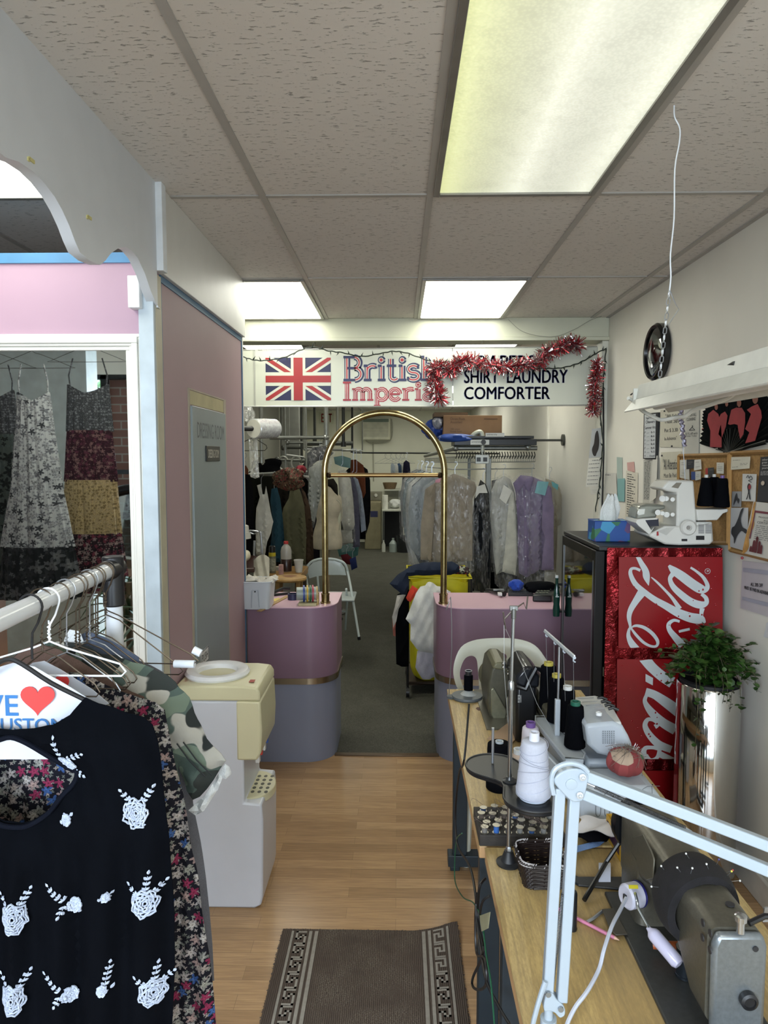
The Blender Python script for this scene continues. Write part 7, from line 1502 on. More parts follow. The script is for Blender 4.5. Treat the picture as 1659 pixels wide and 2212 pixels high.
# white table overlocker
t = thing('table_overlocker', 'white overlock machine with dotted vent on the far sewing table', 'sewing machine', (.62, 2.15, TZ))
def z6w(x, y, Y): return A(940 + x / 3.607, 1280 + y / 3.607, Y=Y)
hx0, hx1 = z6w(1205, 1000, 2.05).x, z6w(1545, 1100, 2.05).x
fp_ = [z6w(x, y, 2.052) for x, y in ((1168, 1030), (1230, 1025), (1390, 1010), (1465, 1040), (1510, 1120), (1545, 1205), (1500, 1275), (1370, 1285), (1270, 1262), (1190, 1190))]
obj('head', B().prism(fp_, (0.0, .17, .0)), WPL, t, bevel=.010)
top = [z6w(1050, 815, 2.33), z6w(1250, 800, 2.33), z6w(1300, 815, 2.30), z6w(1395, 905, 2.16), z6w(1455, 1010, 2.06), z6w(1240, 1018, 2.06), z6w(1170, 1000, 2.08)]
obj('top_deck', B().prism(top, (0, 0, -.05)), mat('c6c8c8', .3), t, bevel=.006)
for i in range(4):
 a, c = z6w(1115 + i * 30, 832 + i * 28, 2.30 - .05 * i), z6w(1235 + i * 28, 826 + i * 27, 2.30 - .05 * i); obj('tension_slot', B().tube([a + V((0, 0, .003)), c + V((0, 0, .003))], .0012, 4), mat('8c8e90', .5), t)
 p = z6w(1265 + i * 28, 826 + i * 27, 2.285 - .05 * i); dl = obj('tension_lever', B().tube([p, p + V((.014, 0, .004)), p + V((.03, -.004, -.002))], .005, 8), mat('151619', .35), t)
p = z6w(1275, 955, 2.1); obj('dial_knob', B().lathe(p, [(.009, 0), (.009, .009), (.005, .010), (.005, .004), (0, .004)], 20), mat('d9dbdc', .25), t)
vb = B()
for i in range(6):
 for j in range(7): q = z6w(1308 + i * 17, 1082 + j * 15, 2.046); vb.add([q + V((a, 0, c)) for a, c in ((-.0014, -.0014), (.0014, -.0014), (.0014, .0014), (-.0014, .0014))], [(0, 1, 2, 3)])
obj('vent_holes', vb, mat('4c5258', .6), t, kind='stuff')
text('onestitch', front(z6w(1352, 1256, 2.048)), .026, .0035, mat('6a7178', .5), t)
obj('lower_body', B().box((z6w(1170, 1300, 2.1).x, 2.09, TZ), (z6w(1480, 1300, 2.1).x, 2.28, .86)), mat('aeb8c4', .35), t, bevel=.012)
obj('bed_cover', B().prism([A(1172, 1620, Y=2.10), A(1240, 1690, Y=2.0), A(1240, 1740, Y=2.0), A(1176, 1690, Y=2.1)], (0, .08, 0)), WPL, t, bevel=.006)
one('flat_bed_machine', B().box((.485, 2.32, TZ), (.60, 2.75, TZ + .10)).box((.50, 2.34, .85), (.56, 2.9, .92)), OL, 'brownish machine arm lying behind the white overlocker', 'sewing machine', bevel=.015)
# white case with diagrams, tomato pincushion
t = thing('household_machine', 'white sewing machine housing printed with stitch diagrams, under the pincushion', 'sewing machine', (.60, 2.0, TZ))
bx0, bx1 = A(1243, 1760, Y=1.93).x, A(1432, 1760, Y=1.93).x
obj('housing', B().prism([V((bx0 + .015, 1.925, TZ)), V((bx1 - .004, 1.925, TZ)), V((bx1, 1.93, A(0, 1713, Y=1.93).z)), V((bx1 - .03, 1.94, A(0, 1672, Y=1.98).z)), V((bx0, 1.93, A(0, 1672, Y=1.98).z))], (0, .13, 0)), WPL, t, bevel=.012)
DG = mat('5d636c', .5)
def dg(pts, name='printed_diagram', r=.0008, **k): obj(name, B().tube([A(x, y, Y=1.9215) for x, y in pts], r, 4, **k), DG, t)
dg([(1255, 1728), (1262, 1712), (1275, 1706), (1272, 1716), (1262, 1726), (1290, 1738)], sub=3); dg([(1300, 1722), (1320, 1705), (1342, 1700), (1350, 1715)], sub=3); dg([(1386, 1708), (1398, 1699), (1425, 1698)], sub=2); dg([(1408, 1699), (1410, 1740)])
for x0 in (1287, 1306, 1328): dg([(x0, 1738), (x0, 1758), (x0 + 5, 1764), (x0 + 10, 1758), (x0 + 10, 1738), (x0 + 5, 1733)], closed=True, sub=2)
for x, y in ((1279, 1736), (1408, 1696), (1322, 1722), (1334, 1722)): q = A(x, y, Y=1.9215); obj('printed_mark', B().box(q, q + V((.004, .001, .003))), mat('24262a', .5), t)
q = A(1350, 1668, Y=2.0); q.z = A(0, 1668, Y=1.98).z + .040
def m_tom():
 n = N('patched_pincushion'); vo = n.n('ShaderNodeTexVoronoi'); vo.inputs['Scale'].default_value = 22; n.l(n.co(), vo.inputs[0]); s3 = n.n('ShaderNodeSeparateColor'); n.l(vo.outputs['Color'], s3.inputs[0])
 n.set(n.ramp(s3.outputs[0], [(0, '7d3436'), (.35, '8c3f40'), (.5, '2c5a3c'), (.62, 'a89482'), (.8, '92857a')], True), .85); return n.m
t = thing('tomato_pincushion', 'round red and green tomato pincushion bristling with threaded needles', 'pincushion', q - V((0, 0, .036)))
obj('cushion', B().grid(lambda u, v: q + V((.052 * sin(pi * v) ** .8 * cos(6.283 * u) * (1 + .06 * cos(8 * 6.283 * u)), .05 * sin(pi * v) ** .8 * sin(6.283 * u) * (1 + .06 * cos(8 * 6.283 * u)), .038 * cos(pi * v))), 48, 20, True), m_tom(), t)
rr_ = random.Random(9); nb, tb = B(), B()
for i in range(46):
 a = rr_.uniform(0, 6.28); p = rr_.uniform(.05, 1.2); d = V((sin(p) * cos(a), sin(p) * sin(a), cos(p))); s_ = q + V((d.x * .05, d.y * .048, d.z * .037)); nb.tube([s_, s_ + d * rr_.uniform(.008, .022)], .0006, 4)
 if i % 2: e = q + V((rr_.uniform(-.055, .055), rr_.uniform(-.055, .02), rr_.uniform(-.03, .045))); tb.tube([s_ + d * .012, s_.lerp(e, .5) + V((rr_.uniform(-.02, .02), -.02, .025)), e], .0006, 4, sub=4)
obj('needles', nb, SLV, t, kind='stuff'); obj('loose_threads', tb, mat('6e6258', .8), t, kind='stuff')
# big two-lobed thread stand
Z0 = .966; l1, l2 = A(1066, 1652, Z=Z0), A(1152, 1722, Z=Z0); pole = A(1096, 1870, Z=TZ); pole = V((A(1095, 1880, Z=TZ).x, l1.y * .45 + l2.y * .55 - .0, TZ)); pole = A(1101, 1686, Z=Z0); pole.z = TZ
t = thing('two_lobe_thread_stand', 'black two lobed thread stand on a tall chrome pole, carrying the white cone', 'thread stand', pole)
def lobe(cx, cy, r, a0, a1, n_=14): return [(cx + r * cos(R(a0 + (a1 - a0) * i / n_)), cy + r * sin(R(a0 + (a1 - a0) * i / n_))) for i in range(n_ + 1)]
dirv = (l2 - l1); ang = math.degrees(math.atan2(dirv.y, dirv.x)); mx, my = (l1.x + l2.x) / 2, (l1.y + l2.y) / 2; pv = V((-dirv.y, dirv.x, 0)).normalized()
ol = lobe(l1.x, l1.y, .072, ang + 55, ang + 305) + [(mx - pv.x * .030, my - pv.y * .030)] + lobe(l2.x, l2.y, .070, ang - 125, ang + 125) + [(mx + pv.x * .030, my + pv.y * .030)]
ol = sm2(ol, 3)
BT = mat('101216', .42, 0, .15, 25)
obj('tray', B().prism([V((x, y, Z0 - .014)) for x, y in ol], (0, 0, .012)), BT, t, bevel=.003)
obj('tray_rim', B().tube([V((x, y, Z0 - .002)) for x, y in ol], .003, 6, closed=True), BT, t)
obj('pole', B().cyl(pole + V((0, 0, .03)), V((pole.x, pole.y, 1.21)), .0055, n=16), mat('9fa2a4', .18, .95), t); obj('upper_pole', B().cyl(V((pole.x, pole.y, 1.2)), V((pole.x + .004, pole.y, 1.405)), .0042, n=14), mat('b3b6b8', .15, .95), t)
obj('pole_collar', B().lathe((pole.x, pole.y, 1.198), [(.008, 0), (.008, .018), (.006, .022)], 16), mat('a5a8aa', .2, .9), t)
obj('tray_collar', B().lathe((pole.x, pole.y, Z0 - .002), [(.017, 0), (.018, .003), (.010, .006), (.008, .012)], 24), mat('2c2e30', .3), t)
obj('rubber_foot', B().lathe((pole.x, pole.y, TZ), [(.030, 0), (.031, .005), (.020, .009), (.014, .024), (.011, .034)], 32), mat('1b1d20', .5), t); obj('foot_nut', B().lathe((pole.x, pole.y, TZ + .032), [(.008, 0), (.008, .010), (.006, .014)], 6), mat('9b9ea0', .25, .9), t)
obj('spindle', B().cyl(A(1064, 1648, Z=Z0), A(1064, 1648, Z=Z0) + V((0, 0, .095)), .0035, n=12), SLV, t)
tq = V((pole.x + .004, pole.y, 1.40)); q = lambda x, y: A(x, y, Y=pole.y)
obj('pole_clamp', B().cyl(tq + V((0, 0, -.024)), tq + V((0, 0, .0)), .0065).box(tq + V((-.010, -.004, -.004)), tq + V((.010, .004, .008))), mat('6f6f6c', .35, .8), t, bevel=.001)
obj('guide_arm', B().tube([q(1087, 1322), q(1090, 1345), q(1092, 1358), q(1089, 1338), q(1108, 1318), q(1117, 1312), q(1131, 1302), q(1137, 1316), q(1140, 1288)], .0022, 6), mat('6e6660', .3, .8), t)
wc = A(1152, 1722, Z=Z0); wc.z = Z0 - .001
t = cone('white_thread_cone', 'big white thread cone on the near lobe of the black stand', wc + V((0, 0, .006)), .0415, .029, .134, mat('b2b6c4', .7, 0, .03, 200, .3, 300), mat('d6d9e4', .5), capr=.42, cap=.02)
wr = B()
for k in range(8):
 zz = .015 + k * .0150; wr.tube([wc + V(((.0425 - .013 * (zz + .012 * sin(a)) / .15) * cos(a), (.0425 - .013 * (zz + .012 * sin(a)) / .15) * sin(a), .006 + zz + .012 * sin(a + k))) for a in [2 * pi * i / 28 for i in range(28)]], .0006, 4, closed=True)
obj('thread_wraps', wr, mat('aeb4c8', .7), t, kind='stuff')
obj('cone_skirt', B().lathe(wc, [(.033, .0), (.036, .008)], 28), mat('b9c3d2', .4), t)
def onT(px, py, Y): p = A(px, py, Y=Y); p.z = TZ; return p
p = onT(1146, 1590, 2.25); cone('white_thread_cone', 'white thread cone with purple top behind the big white cone', p, .036, .026, .150, mat('c9c3cc', .7), mat('6d4e8d', .4), capr=.6, cap=.016)
p = onT(1079, 1590, 2.13); cone('black_thread_cone', 'thick black thread cone with pale ring top behind the thread stand pole', p, .040, .036, .145, TB_, mat('a9b2b8', .3), capr=.35, cap=.006)
p = onT(1121, 1630, 2.10); cone('peach_thread_spool', 'peach thread spool with white top, behind the big white cone', p, .024, .021, .125, mat('b7a292', .7), mat('c9cdd0', .3), capr=.8, cap=.014)
p = onT(1131, 1650, 1.98); cone('white_thread_spool', 'small white topped spool just left of the big white cone', p, .022, .019, .11, mat('aab0ba', .7), mat('c9cdd0', .3), capr=.8, cap=.014)
one('thread_strand', B().tube([q(1089, 1350), q(1089, 1450), A(1100, 1590, Y=2.0)], .0006, 4), mat('b9bcbc', .5), 'fine pale thread running down from the left end of the guide arm', 'thread')
one('thread_strand', B().tube([q(1092, 1358), A(1125, 1430, Y=1.95), A(1160, 1520, Y=2.1), A(1197, 1583, Y=2.25), A(1240, 1655, Y=2.0)], .0006, 4), mat('b9bcbc', .5), 'fine pale thread slanting from the guide arm to the white tray', 'thread')
for i, x in enumerate((1180, 1192, 1218, 1236)): one('thread_strand', B().tube([g0.lerp(g1, .04 + i * .31), A(x + 4, 1520 + 10 * i, Y=2.4 - .08 * i)], .0005, 4), mat('8c8f92', .5), 'thread dropping from the white guide bar to the ' + ['first', 'second', 'third', 'fourth'][i] + ' cone from the back', 'thread')
# bobbin block
t = thing('bobbin_board', 'dark board full of metal bobbins on pegs at the table edge', 'bobbin board', (.32, 1.88, TZ)); BB = mat('2b2724', .7, 0, .3, 50, .5, 200)
obj('board', B().box((.213, 1.80, TZ), (.44, 1.955, TZ + .03)), BB, t, bevel=.002)
rr_ = random.Random(2); k = 0
for ix in range(7):
 for iy in range(4):
  x, y = .228 + ix * .031 + .01 * (iy % 2), 1.815 + iy * .038; hh = rr_.uniform(.008, .016); c_ = ['6d6a66', '3c5f96', '5a5048', '8f8f8c', '47423e'][rr_.randrange(5)]
  if ix == 1 and iy == 0: c_ = '2f5fa6'; hh = .02
  bo = obj('bobbin', B().lathe((x, y, TZ + .030), [(.0105, 0), (.0105, .0012), (.004, .0013), (.004, hh), (.0105, hh), (.0105, hh + .0012), (.0025, hh + .0012)], 16), mat('8f8b80', .3, .85), t); obj('bobbin_thread', B().lathe((x, y, TZ + .0315), [(.0072, 0), (.0075, hh - .002)], 14), mat(c_, .8), bo)
b = B()
for i in range(30): x, y = rr_.uniform(.22, .43), rr_.uniform(1.81, 1.94); b.tube([V((x, y, TZ + .045)), V((x + rr_.uniform(-.03, .03), y + rr_.uniform(-.02, .02), TZ + .06)), V((x + rr_.uniform(-.04, .04), y + rr_.uniform(-.03, .03), TZ + .045))], .0005, 4, sub=3)
obj('thread_tangle', b, mat('5d4f4a', .8), t, kind='stuff')
# basket
def m_wick(c1, c2):
 n = N('woven_wicker'); w2 = n.n('ShaderNodeTexWave'); w2.bands_direction = 'Z'; w2.inputs['Scale'].default_value = 60; w2.inputs['Distortion'].default_value = 6; w2.inputs['Detail Scale'].default_value = 6; n.l(n.co(), w2.inputs[0])
 n.set(n.ramp(w2.outputs[1], [(.3, c1), (.8, c2)]), .35); n.bump(w2.outputs[1], 1, .004); return n.m
kx0, kx1, ky0, ky1 = A(1122, 1860, Z=.81).x, A(1222, 1858, Z=.81).x, A(0, 1862, Z=.81).y, A(0, 1806, Z=.81).y
def bk(s_, v):
 a = 2 * pi * s_; e = .3; g = lambda q_: math.copysign(abs(q_) ** e, q_); k = .78 + .22 * v; return V(((kx0 + kx1) / 2 + (kx1 - kx0) / 2 * k * g(cos(a)), (ky0 + ky1) / 2 + (ky1 - ky0) / 2 * k * g(sin(a)), TZ + .002 + .062 * v + .003 * sin(a * 2)))
t = thing('wicker_basket', 'dark brown woven basket with a pale laced rim on the near table', 'basket', ((kx0 + kx1) / 2, (ky0 + ky1) / 2, TZ))
wb = B()
for i in range(13): wb.tube([bk(j / 56, i / 12) + V((0, 0, .0012 * (-1) ** (i + j))) + V((.0016 * (-1) ** (i + j), 0, 0)) for j in range(56)], .0030, 5, closed=True)
for j in range(0, 56, 2): wb.tube([bk(j / 56, 0), bk(j / 56, 1)], .0022, 4)
wb.add([bk(j / 56, 0) for j in range(56)], [tuple(range(56))])
obj('woven_body', wb, mat('1e1513', .35, 0, .3, 60), t)
rb = B()
for j in range(0, 112): p = bk(j / 112, 1); rb.tube([p + V((-.003, -.002, -.003)), p + V((.003, .002, .005))], .0015, 4)
obj('laced_rim', rb, mat('9f9a98', .6), t)
# small stuff right of basket
one('black_cloth', cloth([(A(x, y, Z=TZ + .02).x, A(x, y, Z=TZ + .02).y) for x, y in ((1240, 1785), (1262, 1775), (1300, 1790), (1326, 1795), (1310, 1812), (1275, 1818), (1245, 1806))], lambda u, v, d=0: V((u, v, TZ + .018 - d * .9)), .018, folds(.004, 60), .01, .015), fabric('0c0c10'), 'folded black cloth under the white paper beside the yellow box', 'cloth')
one('white_paper', B().grid(lambda u, v: (lambda p: V((p.x, p.y, p.z + .006 * sin(9 * u + 4 * v))))(A(1250 + 100 * u + 6 * sin(v * 5), 1765 + 28 * v + 12 * u * v, Z=TZ + .045)), 14, 6).grid(lambda u, v: (lambda p: V((p.x, p.y, p.z - .0015 + .006 * sin(9 * (1 - u) + 4 * v))))(A(1350 - 100 * u + 6 * sin(v * 5), 1765 + 28 * v + 12 * (1 - u) * v, Z=TZ + .045)), 14, 6), mat('c6c3c4', .7), 'crumpled white paper below the white machine housing', 'paper')
one('blue_ribbon', B().grid(lambda u, v: (lambda p: V((p.x, p.y, p.z + .008 * abs(sin(3.2 * u + 1)))))(A(1242 + 78 * u, 1840 - 34 * u ** 1.5 + 12 * (v - .5) * (1.2 - .3 * u), Z=TZ + .006)), 20, 4).grid(lambda u, v: (lambda p: V((p.x, p.y, p.z - .001 + .008 * abs(sin(3.2 * (1 - u) + 1)))))(A(1320 - 78 * u, 1840 - 34 * (1 - u) ** 1.5 + 12 * (v - .5) * (.9 + .3 * u), Z=TZ + .006)), 20, 4), fabric('6d8fc4'), 'pale blue ribbon strip lying left of the yellow box', 'ribbon')
t = thing('yellow_box', 'open yellow and purple card box with upside down lettering behind the sewing machine', 'box', (.56, 1.8, TZ)); YB_ = mat('b8902a', .45); y0, y1 = 1.735, 1.86; x0, x1 = A(1339, 1882, Y=y0).x, A(1339, 1882, Y=y0).x + .075; zt = TZ + .062
obj('box', B().box((x0, y0, TZ), (x1, y0 + .002, zt - .012)).box((x0, y1 - .002, TZ), (x1, y1, zt)).box((x0, y0 + .002, TZ), (x0 + .002, y1 - .002, zt)).box((x1 - .002, y0 + .002, TZ), (x1, y1 - .002, zt)).box((x0, y0, TZ), (x1, y1, TZ + .002)), YB_, t)
obj('purple_panel', B().box((x0 - .0008, y0 + .01, TZ + .012), (x0, y1 - .01, zt - .012)), mat('3a2238', .5), t); obj('blue_badge', B().fill([(x0 + .048 + .034 * cos(a), TZ + .024 + .014 * sin(a)) for a in [2 * pi * i / 20 for i in range(20)]], lambda x, z: V((min(x, x1), y0 - .0006, z))), mat('1c1f55', .4), t)
text('fillers', lambda u, v: V((x0 + .072 - u, y0 - .0012, TZ + .030 - v)), .044, .014, mat('c9cbd8', .5), t)
obj('box_contents', B().box((x0 + .006, y0 + .006, TZ + .01), (x1 - .006, y1 - .02, TZ + .035)), mat('b9b4ac', .6), t, bevel=.003)
one('paper_slip', B().grid(lambda u, v: (lambda p: V((p.x, p.y, p.z + .003 + .012 * sin(pi * v))))(A(1293 + 26 * u, 1866 + 44 * v, Z=TZ + .003)), 4, 8).grid(lambda u, v: (lambda p: V((p.x, p.y, p.z + .002 + .012 * sin(pi * v))))(A(1319 - 26 * u, 1866 + 44 * v, Z=TZ + .003)), 4, 8), mat('c2c8da', .7), 'curled white paper slip behind the black rod', 'paper')
one('hinge_plate', B().prism([ft(x, y, TZ + .001) for x, y in ((1232, 1890), (1250, 1898), (1366, 1898), (1372, 1924), (1335, 1924), (1250, 1916), (1232, 1905))], (0, 0, .006)), mat('202226', .4), 'flat black metal plate lying across the gap between the tables', 'plate', bevel=.002)
one('black_lever', B().tube([ft(1212, 1880, TZ + .02), ft(1214, 1900, TZ + .012), ft(1222, 1912, TZ + .01)], .012, 8, sub=3), mat('1a1b1e', .4), 'small black knee lever fitting right of the basket', 'lever')
one('black_rod', B().tube([ft(1262, 1944, TZ + .008), A(1310, 1862, Y=1.66), A(1368, 1775, Y=1.68)], .0055, 8), mat('0f1012', .35), 'straight black rod leaning against the sewing machine handwheel', 'rod')
cyb = ft(1236, 2008); one('black_tube', B().lathe(cyb, [(.0095, 0), (.0105, .004), (.0095, .008), (.0095, .082), (.008, .087), (0, .087)], 20), mat('14161a', .35), 'upright black rubber capped tube standing on the near table', 'tube')
pa, pb_ = ft(1196, 1958, TZ + .005), ft(1328, 2026, TZ + .005); t = thing('pink_pencil', 'pink marking pencil lying behind the lamp arm on the near table', 'pencil', pa)
obj('barrel', B().cyl(pa, pb_, .0038, n=6), mat('c87d9c', .4), t); dd = (pb_ - pa).normalized(); obj('tip', B().cyl(pb_, pb_ + dd * .010, .0038, .0006, 6), mat('c9a38e', .6), t)
one('silver_clip', B().tube([ft(1268, 1992, TZ + .004), ft(1282, 1984, TZ + .005), ft(1302, 1968, TZ + .004)], .0035, 5), SLV, 'bright bent metal strip lying beside the pink pencil', 'clip')
# ---- the big grey machine
t = thing('grey_sewing_machine', 'large hammered grey industrial sewing machine nearest the viewer', 'sewing machine', (.57, 1.4, TZ))
obj('bed_plate', B().box((.482, 1.02, TZ - .002), (.665, 1.60, TZ + .008)), mat('3f403f', .45, .4, .12, 90), t, bevel=.003)
obj('slide_plate', B().prism([ft(x, y, TZ + .009) for x, y in ((1300, 1966), (1325, 1964), (1356, 2020), (1330, 2022), (1318, 2010))], (0, 0, .003)), mat('4f4b44', .4, .5), t, bevel=.001)
xa, xb, za, zb = .520, .628, .872, .972
def sect(y, x0, x1, z0, z1, r=.03, n_=6):
 p = []
 for cx0, cz0, a0 in ((x1 - r, z1 - r, 0), (x0 + r, z1 - r, 90), (x0 + r, z0 + r, 180), (x1 - r, z0 + r, 270)):
  for i in range(n_ + 1): a = R(a0 + 90 * i / n_); p.append(V((cx0 + r * cos(a), y, cz0 + r * sin(a))))
 return p
def loft(b, secs, cap=True):
 n_ = len(secs[0]); o_ = len(b.v); b.v += [p for s_ in secs for p in s_]
 for j in range(len(secs) - 1): b.f += [(o_ + j * n_ + i, o_ + j * n_ + (i + 1) % n_, o_ + (j + 1) * n_ + (i + 1) % n_, o_ + (j + 1) * n_ + i) for i in range(n_)]
 if cap: b.f += [tuple(o_ + i for i in range(n_))[::-1], tuple(o_ + (len(secs) - 1) * n_ + i for i in range(n_))]
 return b
obj('arm', loft(B(), [sect(1.175, .532, .625, .79, .965, .02), sect(1.235, .530, .626, .79, .968, .024), sect(1.30, .524, .626, .862, .968, .026), sect(1.36, .520, .627, .878, .968), sect(1.44, .518, .628, .872, .970), sect(1.50, .516, .629, .84, .971), sect(1.56, .514, .630, .80, .971), sect(1.60, .518, .628, .80, .968, .028)]), HAM, t, sharp=60)
def psec(z, x0, x1, y0, y1, r=.02): return [V((p.x, p.z, z)) for p in sect(0, x0, x1, y0, y1, r)]
obj('pillar', loft(B(), [psec(TZ + .006, .516, .655, 1.475, 1.60), psec(.78, .516, .640, 1.48, 1.60), psec(.83, .515, .630, 1.475, 1.60), psec(.90, .515, .628, 1.46, 1.60)]), HAM, t, sharp=60)
obj('side_cover', B().prism([A(x, y, X=.5135) for x, y in ((1372, 1808), (1392, 1802), (1410, 1838), (1416, 1856), (1414, 1898), (1400, 1902), (1385, 1885), (1376, 1850))], (-.004, 0, 0)), mat('5e5b50', .38, .5, .1, 100), t, bevel=.002)
fpz = [V((x, 1.158, z)) for x, z in ((.537, .76), (.535, .94), (.543, .962), (.62, .962), (.628, .94), (.628, .76))]
obj('face_plate', B().prism(fpz, (0, .018, 0)), mat('7c8286', .3, .6, .10, 120, .2, 300), t, bevel=.008)
q = A(1614, 2157, Y=1.156); obj('face_knob', B().lathe(q, [(.0145, 0), (.0145, .010), (.010, .012), (.009, .009), (0, .009)], 24, (0, -1, 0)), mat('17181b', .4), t)
q = A(1632, 2050, Y=1.157); obj('screw_hole', B().lathe(q, [(.005, 0), (.005, .001), (0, .001)], 14, (0, -1, 0)), mat('1c1d20', .5), t)
for x, y in ((1519, 1993), (1535, 2016), (1518, 2025), (1534, 2052)):
 q = A(x, y, X=.5275); obj('plug', B().lathe(q, [(.0065, 0), (.0065, .0015), (0, .0015)], 16, (-1, 0, 0)), mat('26262a', .5), t)
for x, y in ((1577, 1954),): q = A(x, y, Z=.969); obj('oil_cap', B().lathe(q, [(.008, 0), (.008, .0015), (0, .0015)], 16), mat('27272b', .5), t)
q = A(1599, 2014, Z=.966); obj('presser_knob', B().lathe(q, [(.007, 0), (.0065, .02), (.010, .021), (.010, .030), (.006, .032)], 18), mat('b9babb', .2, .9), t)
obj('lift_lever', B().tube([q + V((.02, .012, .008)), q + V((.05, .02, .016)), q + V((.09, .015, .018))], .005, 8), BP, t)
obj('handwheel', B().lathe((.572, 1.608, .91), [(.02, 0), (.066, .0), (.070, .006), (.070, .022), (.062, .028), (.03, .03), (.012, .034)], 40, (0, 1, 0)), mat('101114', .22), t)
obj('thread_guide_post', B().tube([A(1500, 1880, Z=.97), A(1499, 1850, Y=1.42), A(1503, 1845, Y=1.42), A(1520, 1858, Y=1.40), A(1530, 1862, Y=1.39), A(1538, 1866, Y=1.39)], .0015, 5), SLV, t)
obj('take_up_guide', B().prism([A(x, y, Y=1.2) for x, y in ((1648, 1992), (1652, 1962), (1659, 1960), (1662, 1992))], (0, .003, 0)), SLV, t)
obj('needle_area', B().box((.555, 1.18, .765), (.60, 1.22, .80)), mat('8d9092', .3, .8), t, bevel=.004)
def slv(u, v):
 a = 2 * pi * u; y = 1.285 + .085 * v; k = 1 + .10 * sin(pi * v); cx0, cz0 = .574, .918; return V((cx0 + .074 * k * cos(a) * .98, y + .012 * cos(a), cz0 + .070 * k * sin(a)))
t2 = thing('arm_pincushion', 'black furry pincushion band wrapped around the grey machine arm, stuck with pins', 'pincushion', (.574, 1.33, .97))
obj('band', B().grid(slv, 60, 14, True).grid(lambda u, v: (lambda p: V((.574 + (p.x - .574) * .80, p.y, .918 + (p.z - .918) * .78)))(slv(1 - u, v)), 60, 14, True).add([slv(i / 60, 0) for i in range(60)] + [V((.574 + (slv(i / 60, 0).x - .574) * .8, slv(i / 60, 0).y, .918 + (slv(i / 60, 0).z - .918) * .78)) for i in range(60)], [(i, (i + 1) % 60, 60 + (i + 1) % 60, 60 + i) for i in range(60)]), mat('0f0d11', .9, 0, .5, 60, .8, 350), t2, sharp=60)
rr_ = random.Random(31)
for i, (u, v, c_) in enumerate([(.22, .2, 'c9c9c6'), (.27, .6, 'c9c9c6'), (.33, .3, 'c9c9c6'), (.38, .7, 'c9c9c6'), (.16, .5, '3b3a7a'), (.12, .3, 'c6c04a'), (.09, .6, 'a02f2c'), (.06, .5, 'c9c9c6'), (.44, .5, 'c9c9c6'), (.30, .15, 'c9c9c6')]):
 p = slv(u, v); d = (p - V((.574, p.y, .918))).normalized(); d = (d + V((rr_.uniform(-.7, .7), -.4, 0))).normalized(); pn = obj('pin', B().tube([p, p + d * .016], .0005, 4), SLV, t2); obj('pin_head', B().sph(p + d * .016, .0021, 8), mat(c_, .3), pn)
# bobbin can on the bed, red cloth
q = A(1479, 2106, Z=TZ + .009); t = thing('steel_thread_can', 'small dark steel cylinder standing on the machine bed under the light', 'cylinder', q)
obj('can', B().lathe(q, [(.0185, 0), (.0185, .004), (.017, .005), (.017, .055), (.0178, .057)], 28), mat('3f464e', .25, .8), t); obj('can_lid', B().lathe(q + V((0, 0, .0565)), [(.0172, 0), (.0172, .0015), (0, .0015)], 24), mat('8f8c84', .35, .5), t)
one('orange_screwdriver', B().cyl(A(1410, 2041, Z=.775), A(1440, 2043, Z=.778), .008, n=12).cyl(A(1440, 2043, Z=.778), A(1520, 2046, Z=.785), .009, n=12), mat('a3552f', .4), 'orange handled tool lying behind the steel can under the arm', 'tool')
one('red_cloth', cloth([(A(x, y, Y=1.33).x, A(x, y, Y=1.33).z) for x, y in ((1500, 2045), (1520, 2040), (1530, 2085), (1536, 2100), (1515, 2098), (1502, 2080))], plane_y(1.33), .012, None, .01, .01), fabric('5a1a22'), 'dark red cloth hanging under the machine arm', 'cloth')
# LED work light
pc = A(1377, 1932, X=.513); t = thing('led_work_light', 'white stick on gooseneck work light on the side of the grey machine', 'work light', pc)
obj('puck', B().lathe(pc + V((.0, 0, 0)), [(.026, 0), (.026, .028), (.022, .032), (0, .032)], 32, (-.92, -.38, .05)), mat('c3c4d6', .35), t); obj('mount_ring', B().lathe(pc + V((.004, .002, 0)), [(.027, 0), (.027, .004), (0, .004)], 32, (-.92, -.38, .05)), mat('23246a', .4), t)
pd = V((-.92, -.38, .05)).normalized(); obj('switch', B().box(pc + pd * .033 + V((-.004, -.004, -.006)), pc + pd * .033 + V((.003, .003, .006))), mat('111114', .3), t, bevel=.001)
obj('warning_label', B().prism([A(x, y, Y=pc.y - .03) for x, y in ((1358, 1912), (1378, 1912), (1379, 1920), (1359, 1920))], (.0, .001, .0)), mat('b9ac1e', .5), t)
nk = [A(1372, 1930, Y=1.43), A(1376, 1945, Y=1.41), A(1378, 1960, Y=1.40), A(1388, 1980, Y=1.38), A(1399, 2000, Y=1.36), A(1403, 2008, Y=1.355)]
obj('gooseneck', B().tube(nk, .0032, 10, sub=4), mat('aeb8c2', .2, .9), t)
d0, d1 = A(1404, 2009, Y=1.355), A(1466, 2082, Y=1.30); dv = (d1 - d0); L_ = dv.length
obj('lamp_tube', B().lathe(d0, [(.004, -.006), (.006, 0), (.012, .006), (.0135, .012), (.0135, L_ * .93), (.010, L_ * 1.02), (.0, L_ * 1.05)], 24, dv.normalized()), mat('b9b6cc', .2, 0, .02), t)
cable('grey_wire', [A(1352, 1940, Y=1.42), A(1340, 1965, Y=1.38), A(1322, 2000, Y=1.32), A(1305, 2050, Y=1.27), A(1295, 2090, Y=1.25), A(1278, 2125, Y=1.22), A(1262, 2150, Y=1.20), A(1243, 2175, Y=1.185), A(1225, 2212, Y=1.165), A(1212, 2260, Y=1.15)], .0038, mat('b3b8c6', .4), 'pale grey cord running from the work light to the table front')
